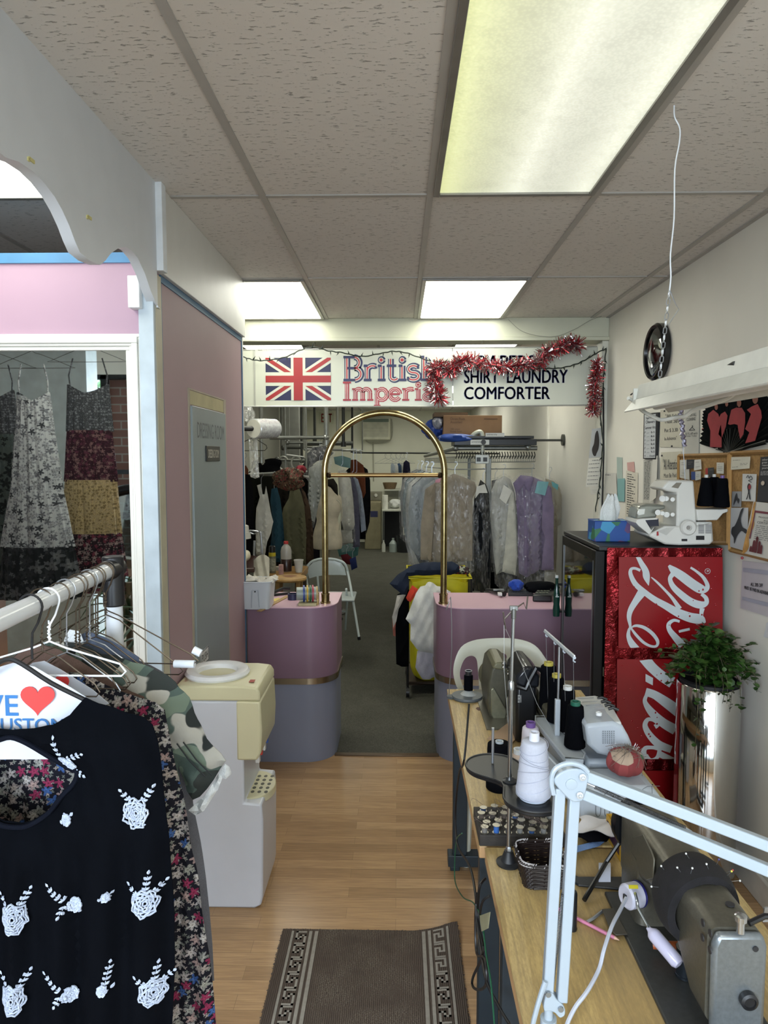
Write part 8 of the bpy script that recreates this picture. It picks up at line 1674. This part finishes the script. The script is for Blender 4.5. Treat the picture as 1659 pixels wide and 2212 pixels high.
# ---- swing arm lamp
t = thing('swing_arm_lamp', 'white swing arm lamp clamped to the near table edge', 'lamp', (.262, 1.12, TZ)); LW = mat('9ca8b3', .28, 0, .02, 5); LYp = 1.12
def lq(x, y, d=0, Y=LYp): return A(x, y, Y=Y + d)
def bar(a, c, w_=.0085, d=.0085):
 b = B(); dv = (c - a).normalized(); nx_ = dv.cross(V((0, 1, 0))).normalized() * w_; ny_ = V((0, 1, 0)) * d
 vs = [p + nx_ * i + ny_ * j for p in (a, c) for i, j in ((-1, -1), (1, -1), (1, 1), (-1, 1))]; return b.add(vs, [(0, 1, 2, 3), (7, 6, 5, 4), (0, 4, 5, 1), (1, 5, 6, 2), (2, 6, 7, 3), (3, 7, 4, 0)])
obj('lower_arm', bar(lq(1209, 1700), lq(1183, 2140)), LW, t, bevel=.002); obj('lower_arm', bar(lq(1240, 1722), lq(1213, 2160)), LW, t, bevel=.002)
Y2 = 1.10; e1, e2 = A(1262, 1673, Y=LYp), A(1800, 1880, Y=1.02); e3, e4 = A(1256, 1712, Y=LYp), A(1800, 1938, Y=1.02)
obj('upper_arm', bar(e1, e2), LW, t, bevel=.002); obj('upper_arm', bar(e3, e4), LW, t, bevel=.002)
obj('elbow_plate', B().prism([p + V((0, -.012, 0)) for p in [lq(x, y) for x, y in sm2([(1194, 1683), (1200, 1668), (1222, 1656), (1250, 1655), (1266, 1668), (1266, 1682), (1258, 1716), (1250, 1724), (1232, 1724), (1210, 1704)], 3)]], (0, .024, 0)), LW, t, bevel=.002)
obj('elbow_rim', B().tube([lq(x, y, -.010) for x, y in ((1196, 1716), (1191, 1690), (1196, 1666), (1212, 1653), (1235, 1649), (1258, 1656), (1270, 1668))], .0042, 8, sub=4), LW, t)
for x, y in ((1258, 1678), (1252, 1717)): obj('elbow_bolt', B().lathe(lq(x, y, -.013), [(.0055, 0), (.0055, .003), (.003, .0035), (.0028, .001), (0, .001)], 18, (0, -1, 0)), mat('c6ccd2', .2, .5), t)
obj('elbow_boss', B().lathe(lq(1234, 1694, -.012), [(.009, 0), (.009, .0015), (.006, .002), (0, .002)], 20, (0, -1, 0)), LW, t)
obj('base_plate', B().prism([p + V((0, -.011, 0)) for p in [lq(x, y) for x, y in sm2([(1176, 2143), (1184, 2136), (1192, 2137), (1200, 2150), (1212, 2160), (1218, 2172), (1216, 2184), (1206, 2188), (1196, 2178), (1186, 2174), (1172, 2172)], 3)]], (0, .022, 0)), LW, t, bevel=.002)
for x, y in ((1184, 2147), (1211, 2179)): obj('elbow_bolt', B().lathe(lq(x, y, -.012), [(.0045, 0), (.0045, .003), (0, .003)], 18, (0, -1, 0)), mat('9ba2a8', .2, .7), t)
bp = lq(1185, 2180); obj('base_post', B().cyl(V((bp.x, LYp, bp.z + .004)), V((bp.x, LYp, bp.z - .03)), .0075, n=18), LW, t); obj('base_socket', B().cyl(V((bp.x, LYp, bp.z - .015)), V((bp.x, LYp, TZ + .012)), .0135, n=24), LW, t)
obj('clamp', B().box((.226, LYp - .02, TZ + .0005), (bp.x + .045, LYp + .02, TZ + .014)).box((.205, LYp - .02, TZ - .09), (.222, LYp + .02, TZ + .014)).box((.205, LYp - .02, TZ - .09), (.26, LYp + .02, TZ - .078)), LW, t, bevel=.003)
def spring(a, c, r=.0028, turns=60):
 dv = c - a; x, y, _ = basis(dv); return B().tube([a + dv * (i / (turns * 6)) + (x * cos(i * pi / 3) + y * sin(i * pi / 3)) * r for i in range(turns * 6 + 1)], .0007, 4)
obj('spring', spring(lq(1216, 1930, -.004), lq(1194, 2120, -.004)), mat('6b6e72', .3, .9), t); obj('spring', spring(A(1285, 1700, Y=1.11), A(1480, 1788, Y=1.085), .003, 70), mat('5c5c5e', .3, .9), t)
obj('spring_wire', B().tube([A(1480, 1788, Y=1.085), A(1494, 1796, Y=1.083)], .0015, 5).tube([A(1262, 1690, Y=1.115), A(1285, 1700, Y=1.11)], .0015, 5), SLV, t)
cable('white_wire', [lq(1178, 2120, -.012), lq(1168, 2150, -.014), lq(1158, 2185, -.014), lq(1150, 2225, -.012), lq(1150, 2300, .0)], .0042, LW, 'white lamp cable hanging beside the lamp clamp')
# ---- plastic garden chair behind the table
t = thing('plastic_chair', 'white moulded plastic armchair standing between the counter and the far table', 'chair', (.45, 3.15, 0)); PCH = mat('c5c6b8', .35, 0, .03, 4); PY = 3.26
outer = [(215, 775), (165, 720), (138, 620), (150, 520), (200, 425), (290, 382), (420, 368), (600, 367), (720, 385), (800, 430), (870, 530), (940, 630), (1060, 728), (1150, 790), (1150, 830), (1060, 800), (960, 760), (870, 700), (850, 760), (860, 900), (240, 900)]
holes = [[(218, 730), (190, 640), (200, 570), (235, 510), (285, 495), (322, 520), (333, 600), (335, 790), (250, 790)], [(410, 500), (430, 480), (530, 480), (560, 500), (555, 530), (530, 545), (440, 545), (412, 528)], [(655, 520), (690, 490), (740, 520), (790, 590), (850, 690), (800, 720), (780, 800), (700, 800), (660, 640)]]
def zc(l): return [(lambda p: (p.x, p.z))(A(940 + x / 3.607, 1280 + y / 3.607, Y=PY)) for x, y in sm2(l, 3)]
xm_ = A(1075, 1500, Y=PY).x
bk_ = cloth(zc(outer), lambda u, v, d=0: V((u, PY - .9 * (u - xm_) ** 2 + d + (v - .7) * .12, v)), .012, None, .025, .02, [zc(h) for h in holes]); obj('backrest', bk_, PCH, t)
obj('seat', B().grid(lambda u, v: V((xm_ - .17 + .34 * u, 2.93 + .30 * v, .43 - .02 * sin(pi * u) * sin(pi * v))), 12, 12).grid(lambda u, v: V((xm_ + .17 - .34 * u, 2.93 + .30 * v, .405)), 12, 12), PCH, t)
for sx in (-1, 1):
 obj('armrest', B().tube([(xm_ + sx * .19, 3.24, .68), (xm_ + sx * .19, 3.15, .66), (xm_ + sx * .19, 3.08, .64), (xm_ + sx * .185, 3.0, .60), (xm_ + sx * .18, 2.97, .43)], .018, 8, sub=4), PCH, t)
 for y in (3.0, 3.2): obj('leg', B().cyl((xm_ + sx * .155, y, .42), (xm_ + sx * .17, y + (y - 3.22) * .15, 0), .022, .018, 10), PCH, t)
# ================================================================ LEFT WORK CORNER BEHIND THE COUNTER
def z3(pts, Y): return [A(520 + x / 5.925, 1130 + y / 5.925, Y=Y) for x, y in pts]
WDT = mat('9a7440', .5, 0, .12, 12); zt = A(0, 1228, Y=6.0).z
x0, x1 = A(578, 1230, Y=5.8).x, A(652, 1230, Y=5.8).x
t = thing('wooden_table', 'light wooden side table with drinks on it behind the left counter', 'table', ((x0 + x1) / 2, 6.0, 0))
obj('tabletop', B().box((x0, 5.72, zt - .06), (x1, 6.2, zt)), WDT, t, bevel=.004)
for x in (x0 + .03, x1 - .03):
 for y in (5.76, 6.16): obj('leg', B().box((x - .02, y - .02, 0), (x + .02, y + .02, zt - .06)), mat('3b2c1e', .6), t)
def on(px, Y, z=None): p = A(px, 1200, Y=Y); p.z = zt if z is None else z; return p
c = on(618, 5.9); t = thing('juice_jug', 'clear plastic jug with red cap half full of dark drink on the wooden table', 'jug', c)
obj('jug_body', B().lathe(c, [(.044, 0), (.046, .01), (.046, .11), (.0465, .17), (.038, .205), (.018, .228), (.016, .235)], 24, sx=1, sy=.85), mat('a8a49e', .25, 0, .02), t); obj('jug_drink', B().lathe(c, [(.0468, .004), (.0472, .012), (.0472, .105), (.0465, .106)], 24, sx=1, sy=.87), mat('33211e', .25), t)
obj('jug_cap', B().lathe(c + V((0, 0, .233)), [(.020, 0), (.020, .018), (.016, .022), (0, .022)], 20), mat('b23031', .4), t)
c = on(588, 5.82); t = thing('spray_can', 'tall spray can with a black cap and yellow band on the wooden table', 'can', c)
obj('can_body', B().lathe(c, [(.028, 0), (.029, .004), (.029, .15), (.029, .155)], 24), mat('6f6f5e', .4, .2, .3, 60), t); obj('yellow_band', B().lathe(c, [(.0295, .140), (.0295, .170), (.026, .172)], 24), mat('b9a81f', .4), t); obj('can_cap', B().lathe(c + V((0, 0, .170)), [(.027, 0), (.026, .05), (.022, .055), (0, .055)], 24), BP, t)
obj('can_label', B().lathe(c, [(.0298, .02), (.0298, .12)], 24), mat('8d8c7c', .5, 0, .4, 90), t)
c = on(607, 5.74); one('small_carton', B().box(c + V((-.018, -.015, 0)), c + V((.018, .015, .082))), mat('b98d88', .5, 0, .25, 40), 'small red and white carton in front of the plastic jug', 'carton', bevel=.002)
c = on(645, 5.85); one('foam_cup', B().lathe(c, [(.026, 0), (.028, .002), (.039, .098), (.041, .10), (.041, .106), (.036, .106), (.025, .006), (0, .006)], 28), mat('c9c7c2', .7), 'white foam cup at the right end of the wooden table', 'cup')
c = on(599, 5.95); one('bottle_lid', B().lathe(c, [(.02, 0), (.02, .03), (0, .035)], 16), mat('c9c8c4', .5), 'tiny white cap lying between the spray can and the carton', 'lid')
# dark cabinet sewing machine table, desk lamp
t = thing('brown_cabinet', 'dark brown wooden machine cabinet at the left behind the counter', 'cabinet', (-1.2, 5.5, 0)); zc = A(0, 1222, Y=5.3).z
obj('cabinet_top', B().prism([V((-1.5, 5.0, zc)), V((A(550, 1200, Y=5.05).x, 5.02, zc)), V((A(573, 1200, Y=5.6).x, 5.62, zc)), V((-1.5, 5.9, zc))], (0, 0, .03)), mat('3d2620', .3), t, bevel=.004)
obj('cabinet_body', B().box((-1.48, 5.1, 0), (-1.2, 5.6, zc)), mat('2e1d19', .4), t)
crumple(515, 541, 1189, 1212, 5.15, mat('c6bfa8', .5), 'white_cushion', 'rounded cream object on the dark brown cabinet', 'cushion', seed=31, amp=.08, d=.07)
sb = B().grid(lambda u, v: A(548 + 34 * u, 1246 - (30 + 18 * sin(2.2 * u + .3)) * v + 0, Y=5.0 + .12 * v + .012 * sin(12 * u + 3 * v)), 40, 10).grid(lambda u, v: A(582 - 34 * u, 1246 - (30 + 18 * sin(2.2 * (1 - u) + .3)) * v, Y=5.01 + .12 * v + .012 * sin(12 * (1 - u) + 3 * v)), 40, 10)
one('white_garment', sb, fabric('a5a195'), 'crumpled white fabric spilling from the dark cabinet towards the counter', 'fabric')
t = thing('desk_lamp', 'small chrome and white desk lamp at the far left behind the counter', 'lamp', A(566, 1200, Y=5.5)); q = lambda x, y: A(x, y, Y=5.5)
obj('lamp_head', B().lathe(q(530, 1164), [(.045, 0), (.045, .05), (.036, .052), (.036, .1), (.02, .11)], 20, (-.1, 0, 1)), mat('bfbfb8', .4), t)
obj('lamp_arm', B().tube([q(532, 1148), q(540, 1146), q(555, 1148), q(563, 1150), q(567, 1195), q(569, 1222)], .007, 8).tube([q(536, 1150), q(548, 1154), q(561, 1147), q(564, 1165), q(564, 1195)], .006, 8), SLV, t)
one('chrome_post', B().cyl(A(549, 1200, Y=5.6), A(550, 1168, Y=5.6), .010), SLV, 'short chrome post beside the desk lamp', 'post')
# round stool
c = A(625, 1245, Y=5.25); t = thing('round_stool', 'small round wooden stool with a carved top between counter and chair', 'stool', V((c.x, 5.25, 0))); sz = c.z
obj('seat', B().lathe(V((c.x, 5.25, sz)), [(.10, -.032), (.125, -.028), (.131, -.016), (.126, -.004), (.10, 0), (.03, .001), (0, .001)], 40), mat('a5824f', .5, 0, .25, 22), t)
obj('carving', B().fill(sm2([(c.x + .05 * cos(a) * (1 + .3 * sin(3 * a)), 5.25 + .05 * sin(a)) for a in [2 * pi * i / 12 for i in range(12)]], 2), lambda x, y: V((x, y, sz + .0016))), mat('7f5432', .6), t)
for sx in (-1, 1):
 for sy in (-1, 1): obj('leg', B().box((c.x + sx * .075 - .015, 5.25 + sy * .07 - .015, 0), (c.x + sx * .075 + .015, 5.25 + sy * .07 + .015, sz - .03)), mat('8c6a35', .5), t, bevel=.003)
# folding chair
t = thing('folding_chair', 'white metal folding chair facing the left counter', 'chair', (-.72, 6.5, 0)); FC = mat('c2cbcb', .25, 0, .02)
CHY = 6.35; cxl, cxr = A(664, 1240, Y=CHY), A(752, 1240, Y=CHY); zb = A(0, 1209, Y=CHY).z; q = lambda x, y, Y=CHY: A(x, y, Y=Y)
fb = [q(663, 1260), q(661, 1240), q(663, 1226), q(672, 1214), q(688, 1208), q(705, 1207), q(722, 1208), q(740, 1214), q(748, 1224), q(752, 1240)]
obj('frame', B().tube([q(672, 1300, 6.25)] + fb + [q(760, 1282, 6.1), q(776, 1379, 5.98)], .011, 10, sub=4), FC, t)
pan_ = [(668, 1250), (664, 1238), (667, 1224), (676, 1215), (690, 1211), (706, 1210), (722, 1211), (737, 1216), (744, 1226), (748, 1243), (735, 1242), (706, 1242), (684, 1245)]
obj('back_panel', cloth(pxl(pan_, CHY), lambda u, v, d=0: V((u, CHY + d + .25 * (u - (cxl.x + cxr.x) / 2) ** 2, v)), .005, None, .03, .01), FC, t)
sz2 = A(0, 1290, Y=6.0).z; xa2, xb2 = q(671, 1290, 6.1).x, q(766, 1290, 6.0).x
obj('seat', B().box((xa2, 5.98, sz2 - .025), (xb2, 6.34, sz2)), FC, t, bevel=.012); obj('rear_leg', B().tube([q(748, 1272, 6.1), q(750, 1300, 6.2), q(746, 1360, 6.45)], .010, 8), FC, t)
obj('rear_leg', B().tube([q(686, 1245, 6.35), q(690, 1300, 6.4), q(688, 1352, 6.55)], .010, 8), FC, t); obj('cross_brace', B().cyl(q(690, 1318, 6.4), q(748, 1321, 6.3), .007), FC, t)
obj('rubber_tip', B().cyl(q(775, 1375, 5.98), q(776, 1382, 5.98), .014, n=12), BP, t)
q = A(735, 1314, Y=5.9); one('office_chair_knob', B().sph(q, .02, 10).cyl(q - V((0, 0, .5)), q, .012).sph(q - V((0, 0, .09)), .022, 10), BP, 'black adjusting knob seen just past the counter edge', 'knob')
# on the left counter
CT = .915
def oc(px, py, Y=None): return A(px, py, Z=CT)
t = thing('white_bin', 'white plastic storage bin full of cloth scraps on the left counter', 'bin', oc(558, 1312)); bw = mat('c6ccd2', .3, 0, .02)
b0, b1 = oc(527, 1318), oc(582, 1316); yb = b0.y + .01; top = .155
def bn(u, v, k=1):
 s_ = 2 * pi * u; g = lambda q_: math.copysign(abs(q_) ** .3, q_); cx0, hw_ = (b0.x + b1.x) / 2 - .008, (b1.x - b0.x) / 2 * k + .008; return V((cx0 + hw_ * (1 + .17 * v) * g(cos(s_)), yb + .09 + .085 * k * (1 + .12 * v) * g(sin(s_)), CT + .001 + top * v))
obj('tub', B().grid(lambda u, v: bn(u, v), 64, 8, True).grid(lambda u, v: bn(1 - u, v, .96), 64, 8, True).add([bn(i / 64, 0) for i in range(64)], [tuple(range(64))]), bw, t)
obj('rim', B().tube([bn(i / 64, 1) for i in range(64)], .004, 6, closed=True), bw, t)
obj('front_recess', B().tube([A(543, 1313, Y=yb - .004), A(544, 1276, Y=yb - .008), A(557, 1275, Y=yb - .008), A(560, 1312, Y=yb - .004)], .0025, 5), mat('a9b0ba', .4), t); obj('lock_dot', B().lathe(A(551, 1278, Y=yb - .006), [(.0045, 0), (.0045, .003), (0, .003)], 12, (0, -1, 0)), BP, t)
b = B(); rr_ = random.Random(14)
for i in range(26):
 p = V(((b0.x + b1.x) / 2 + rr_.uniform(-.07, .075), yb + .09 + rr_.uniform(-.06, .06), CT + top - .01 + rr_.uniform(0, .02))); a = rr_.uniform(0, 3); l = rr_.uniform(.02, .05); w_ = .014
 d = V((cos(a), sin(a) * .7, rr_.uniform(-.1, .35))); s_ = V((-sin(a), cos(a), .1)) * w_; b.add([p - d * l - s_, p + d * l - s_, p + d * l + s_ + V((0, 0, .01)), p - d * l + s_, p + V((0, 0, .016))], [(0, 1, 4), (1, 2, 4), (2, 3, 4), (3, 0, 4)])
obj('cloth_scraps', b, fabric('bdb9b0'), t, kind='stuff')
p0c, p1c = oc(560, 1321), oc(622, 1288); dv = (p1c - p0c).normalized(); sv = V((-dv.y, dv.x, 0)) * .014
one('wooden_ruler', B().prism([p0c - sv, p1c - sv, p1c + sv, p0c + sv], (0, 0, .004)), mat('9a7a45', .5, 0, .2, 30), 'wooden ruler lying diagonally across the left counter', 'ruler')
one('yellow_note', B().prism([oc(590, 1295), oc(603, 1292), oc(606, 1299), oc(594, 1301)], (0, 0, .003)), mat('c9b560', .7), 'small yellow paper note between the bin and the ruler', 'note')
one('stapler', B().tube([oc(590, 1287) + V((0, 0, .02)), oc(612, 1281) + V((0, 0, .03)), oc(626, 1280) + V((0, 0, .025))], .011, 8).tube([oc(590, 1288) + V((0, 0, .008)), oc(626, 1284) + V((0, 0, .008))], .008, 8), BP, 'black stapler at the back of the left counter', 'stapler')
c = oc(633, 1295); one('blue_tape_roll', B().lathe(c, [(.026, 0), (.032, 0), (.032, .036), (.026, .036), (.026, 0)], 28), mat('1d2245', .4), 'navy blue tape roll standing left of the ribbon reel', 'tape')
c0, c1 = A(640, 1285, Y=4.07), A(686, 1286, Y=4.09); c0.z = c1.z = CT + .064
t = thing('ribbon_reel', 'grey tube holding blue, yellow, green and red tape rings on the left counter', 'tape holder', ((c0.x + c1.x) / 2, 4.08, CT)); ax = (c1 - c0).normalized(); L_ = (c1 - c0).length
obj('tube_core', B().lathe(c0, [(.034, 0), (.038, .002), (.038, L_), (.034, L_ + .001), (.030, L_), (.030, 0), (.034, 0)], 32, ax), mat('8f9890', .35), t)
for f_, c_ in ((.36, '27418a'), (.52, 'b99a3a'), (.66, '2b5a3c'), (.78, 'a33a4a'), (.97, 'a89060')): obj('tape_ring', B().lathe(c0 + ax * (L_ * f_ - .006), [(.038, 0), (.049 if f_ < .9 else .041, .001), (.049 if f_ < .9 else .041, .010), (.038, .011)], 32, ax), mat(c_, .4), t)
obj('base', B().box((c0.x + .015, 4.03, CT), (c1.x + .0, 4.13, CT + .016)), mat('a39a72', .4), t, bevel=.002); obj('end_clip', B().box((c1.x, 4.06, CT), (c1.x + .008, 4.11, CT + .07)), mat('b59a58', .4), t)
# on the right counter
def kb(name, x0, x1, ya, yb_, h, m_, label, cat): p = [oc(x0, ya), oc(x1, ya), oc(x1 - 4, yb_), oc(x0 - 2, yb_)]; return one(name, B().prism(p, (0, 0, h)), m_, label, cat, bevel=.003)
t = kb('keyboard', 1098, 1152, 1288, 1278, .018, mat('191b1e', .5), 'black keyboard on the right counter beside the price scanner', 'keyboard')
b = B()
for i in range(14):
 for j in range(4): p = oc(1100 + i * 3.6, 1287 - j * 2.4) + V((0, 0, .018)); b.box(p - V((.004, .006, 0)), p + V((.004, .006, .004)))
obj('keys', b, mat('2c2e32', .5), t)
t = thing('card_terminal', 'black payment terminal lying on the right counter near the green bottle handle', 'card terminal', oc(1180, 1295)); obj('terminal_body', B().prism([oc(1150, 1300) , oc(1192, 1301), oc(1214, 1283), oc(1165, 1280)], (0, 0, .04)), BP, t, bevel=.008)
b = B()
for i in range(4):
 for j in range(3): p = oc(1160 + i * 7 + j * 3, 1296 - j * 4.5) + V((0, 0, .041)); b.box(p - V((.007, .009, 0)), p + V((.007, .009, .004)))
obj('keypad', b, mat('5f6455', .5), t)
t = thing('price_scanner', 'small black and silver scanner lying on the right counter', 'scanner', oc(1078, 1287)); obj('scanner_body', B().tube([oc(1051, 1278) + V((0, 0, .012)), oc(1068, 1284) + V((0, 0, .02)), oc(1090, 1289) + V((0, 0, .018))], [.010, .016, .018], 8), BP, t, bevel=0); obj('scanner_label', B().box(oc(1076, 1291) + V((0, -.003, .012)), oc(1083, 1289) + V((0, 0, .028))), mat('c9c9c6', .5), t); obj('scanner_plate', B().box(oc(1068, 1284) + V((-.01, 0, .03)), oc(1086, 1287) + V((.01, .01, .036))), mat('8e9092', .3, .7), t)
crumple(1100, 1131, 1252, 1276, 4.42, fabric('1f3f96'), 'blue_cloth', 'crumpled royal blue cloth behind the keyboard', 'cloth', seed=41, d=.05, amp=.35)
crumple(1132, 1205, 1256, 1281, 4.40, fabric('0e0f12'), 'black_garment', 'folded black cloth at the back of the right counter', 'garment', seed=42, d=.05, amp=.2)
# ================================================================ TINSEL AND STRING LIGHTS
RT, ST = mat('b5424a', .22, .75, .3, 60), mat('c4bec0', .18, .95, .2, 60)
def tinsel(pts, r, n_, label, seed):
 rr_ = random.Random(seed); P_ = smooth(pts, 10); t = thing('tinsel_garland', label, 'tinsel', P_[0]); a, c = B(), B()
 for i in range(n_):
  f = rr_.random() * (len(P_) - 1); k = int(f); p = P_[k].lerp(P_[min(k + 1, len(P_) - 1)], f - k); d = V((rr_.gauss(0, 1), rr_.gauss(0, .8), rr_.gauss(0, 1))).normalized(); s_ = d.cross(V((rr_.gauss(0, 1), rr_.gauss(0, 1), rr_.gauss(0, 1)))).normalized() * .0028; l = r * rr_.uniform(.6, 1.15)
  (a if rr_.random() < .48 else c).add([p - s_, p + s_, p + d * l + s_ + V((0, 0, -.004)), p + d * l - s_ + V((0, 0, -.004))], [(0, 1, 2, 3)])
 obj('red_strands', a, RT, t, kind='stuff'); obj('silver_strands', c, ST, t, kind='stuff'); obj('garland_core', B().tube(P_, .004, 5), RT, t)
ty = 4.93; tq = lambda x, y, Y=ty: A(x, y, Y=Y)
tinsel([tq(951, 862), tq(943, 845), tq(938, 825), tq(936, 800), tq(948, 792), tq(975, 800), tq(990, 782), tq(1010, 780), tq(1050, 787), tq(1090, 792), tq(1130, 787), tq(1165, 780), tq(1180, 762), tq(1210, 750), tq(1232, 741), tq(1250, 746)], .070, 3000, 'long red and silver tinsel draped across the middle of the sign', 1)
tinsel([A(1292, 782, Y=4.9), A(1288, 810, Y=4.9), A(1284, 840, Y=4.9), A(1286, 865, Y=4.9), A(1280, 890, Y=4.9)], .056, 1000, 'short red and silver tinsel hanging down at the right post', 2)
LTM = mat('14201a', .5)
def lights(pts, n_, label, seed, h=.03):
 rr_ = random.Random(seed); P_ = smooth(pts, 8); t = thing('string_lights', label, 'string lights', P_[0]); obj('light_cable', B().tube([p + V((.002 * sin(i), 0, .002 * cos(i * 1.3))) for i, p in enumerate(P_)], .0042, 5), LTM, t)
 for i in range(n_):
  p = P_[int((i + .5) / n_ * (len(P_) - 1))]; d = V((rr_.uniform(-.6, .6), -.2, rr_.choice((-1, 1)) * rr_.uniform(.5, 1))).normalized(); obj('bulb', B().cyl(p, p + d * h * .5, .0045, .0045, 6).cyl(p + d * h * .5, p + d * h, .003, .0008, 6), LTM, t)
lights([tq(519, 768), tq(535, 774), tq(560, 779), tq(590, 777), tq(620, 770), tq(650, 756), tq(678, 750), tq(710, 758), tq(740, 762), tq(780, 770), tq(820, 764), tq(850, 759), tq(880, 763), tq(920, 777), tq(950, 782), tq(1000, 783)], 24, 'dark unlit string lights drooping over the left part of the sign', 3)
lights([tq(1150, 797), tq(1180, 796), tq(1210, 795), tq(1240, 788), tq(1265, 777), tq(1285, 765), tq(1309, 753)], 9, 'dark string lights rising from the tinsel to the right post', 4)
wq = lambda x, y: A(x, y, Y=4.98)
lights([wq(1309, 753), wq(1306, 790), wq(1301, 850), wq(1297, 900), wq(1302, 950), wq(1299, 1000), wq(1296, 1040), wq(1291, 1070), wq(1286, 1105)], 16, 'dark string lights hanging down the right post beside the calendar', 5)
one('post_cable', B().tube([wq(1303, 840), wq(1304, 980), wq(1300, 1120)], .006, 6), BP, 'straight dark cable running down the right post', 'cable')
one('sagging_wire', B().tube([A(1098, 690, Y=4.95), A(1125, 714, Y=4.95), A(1160, 725, Y=4.95), A(1200, 727, Y=4.95), A(1240, 712, Y=4.95), A(1275, 692, Y=4.95), A(1300, 683, Y=4.95)], .002, 5, sub=5), mat('8a8a80', .5), 'thin grey wire sagging in front of the beam', 'wire')
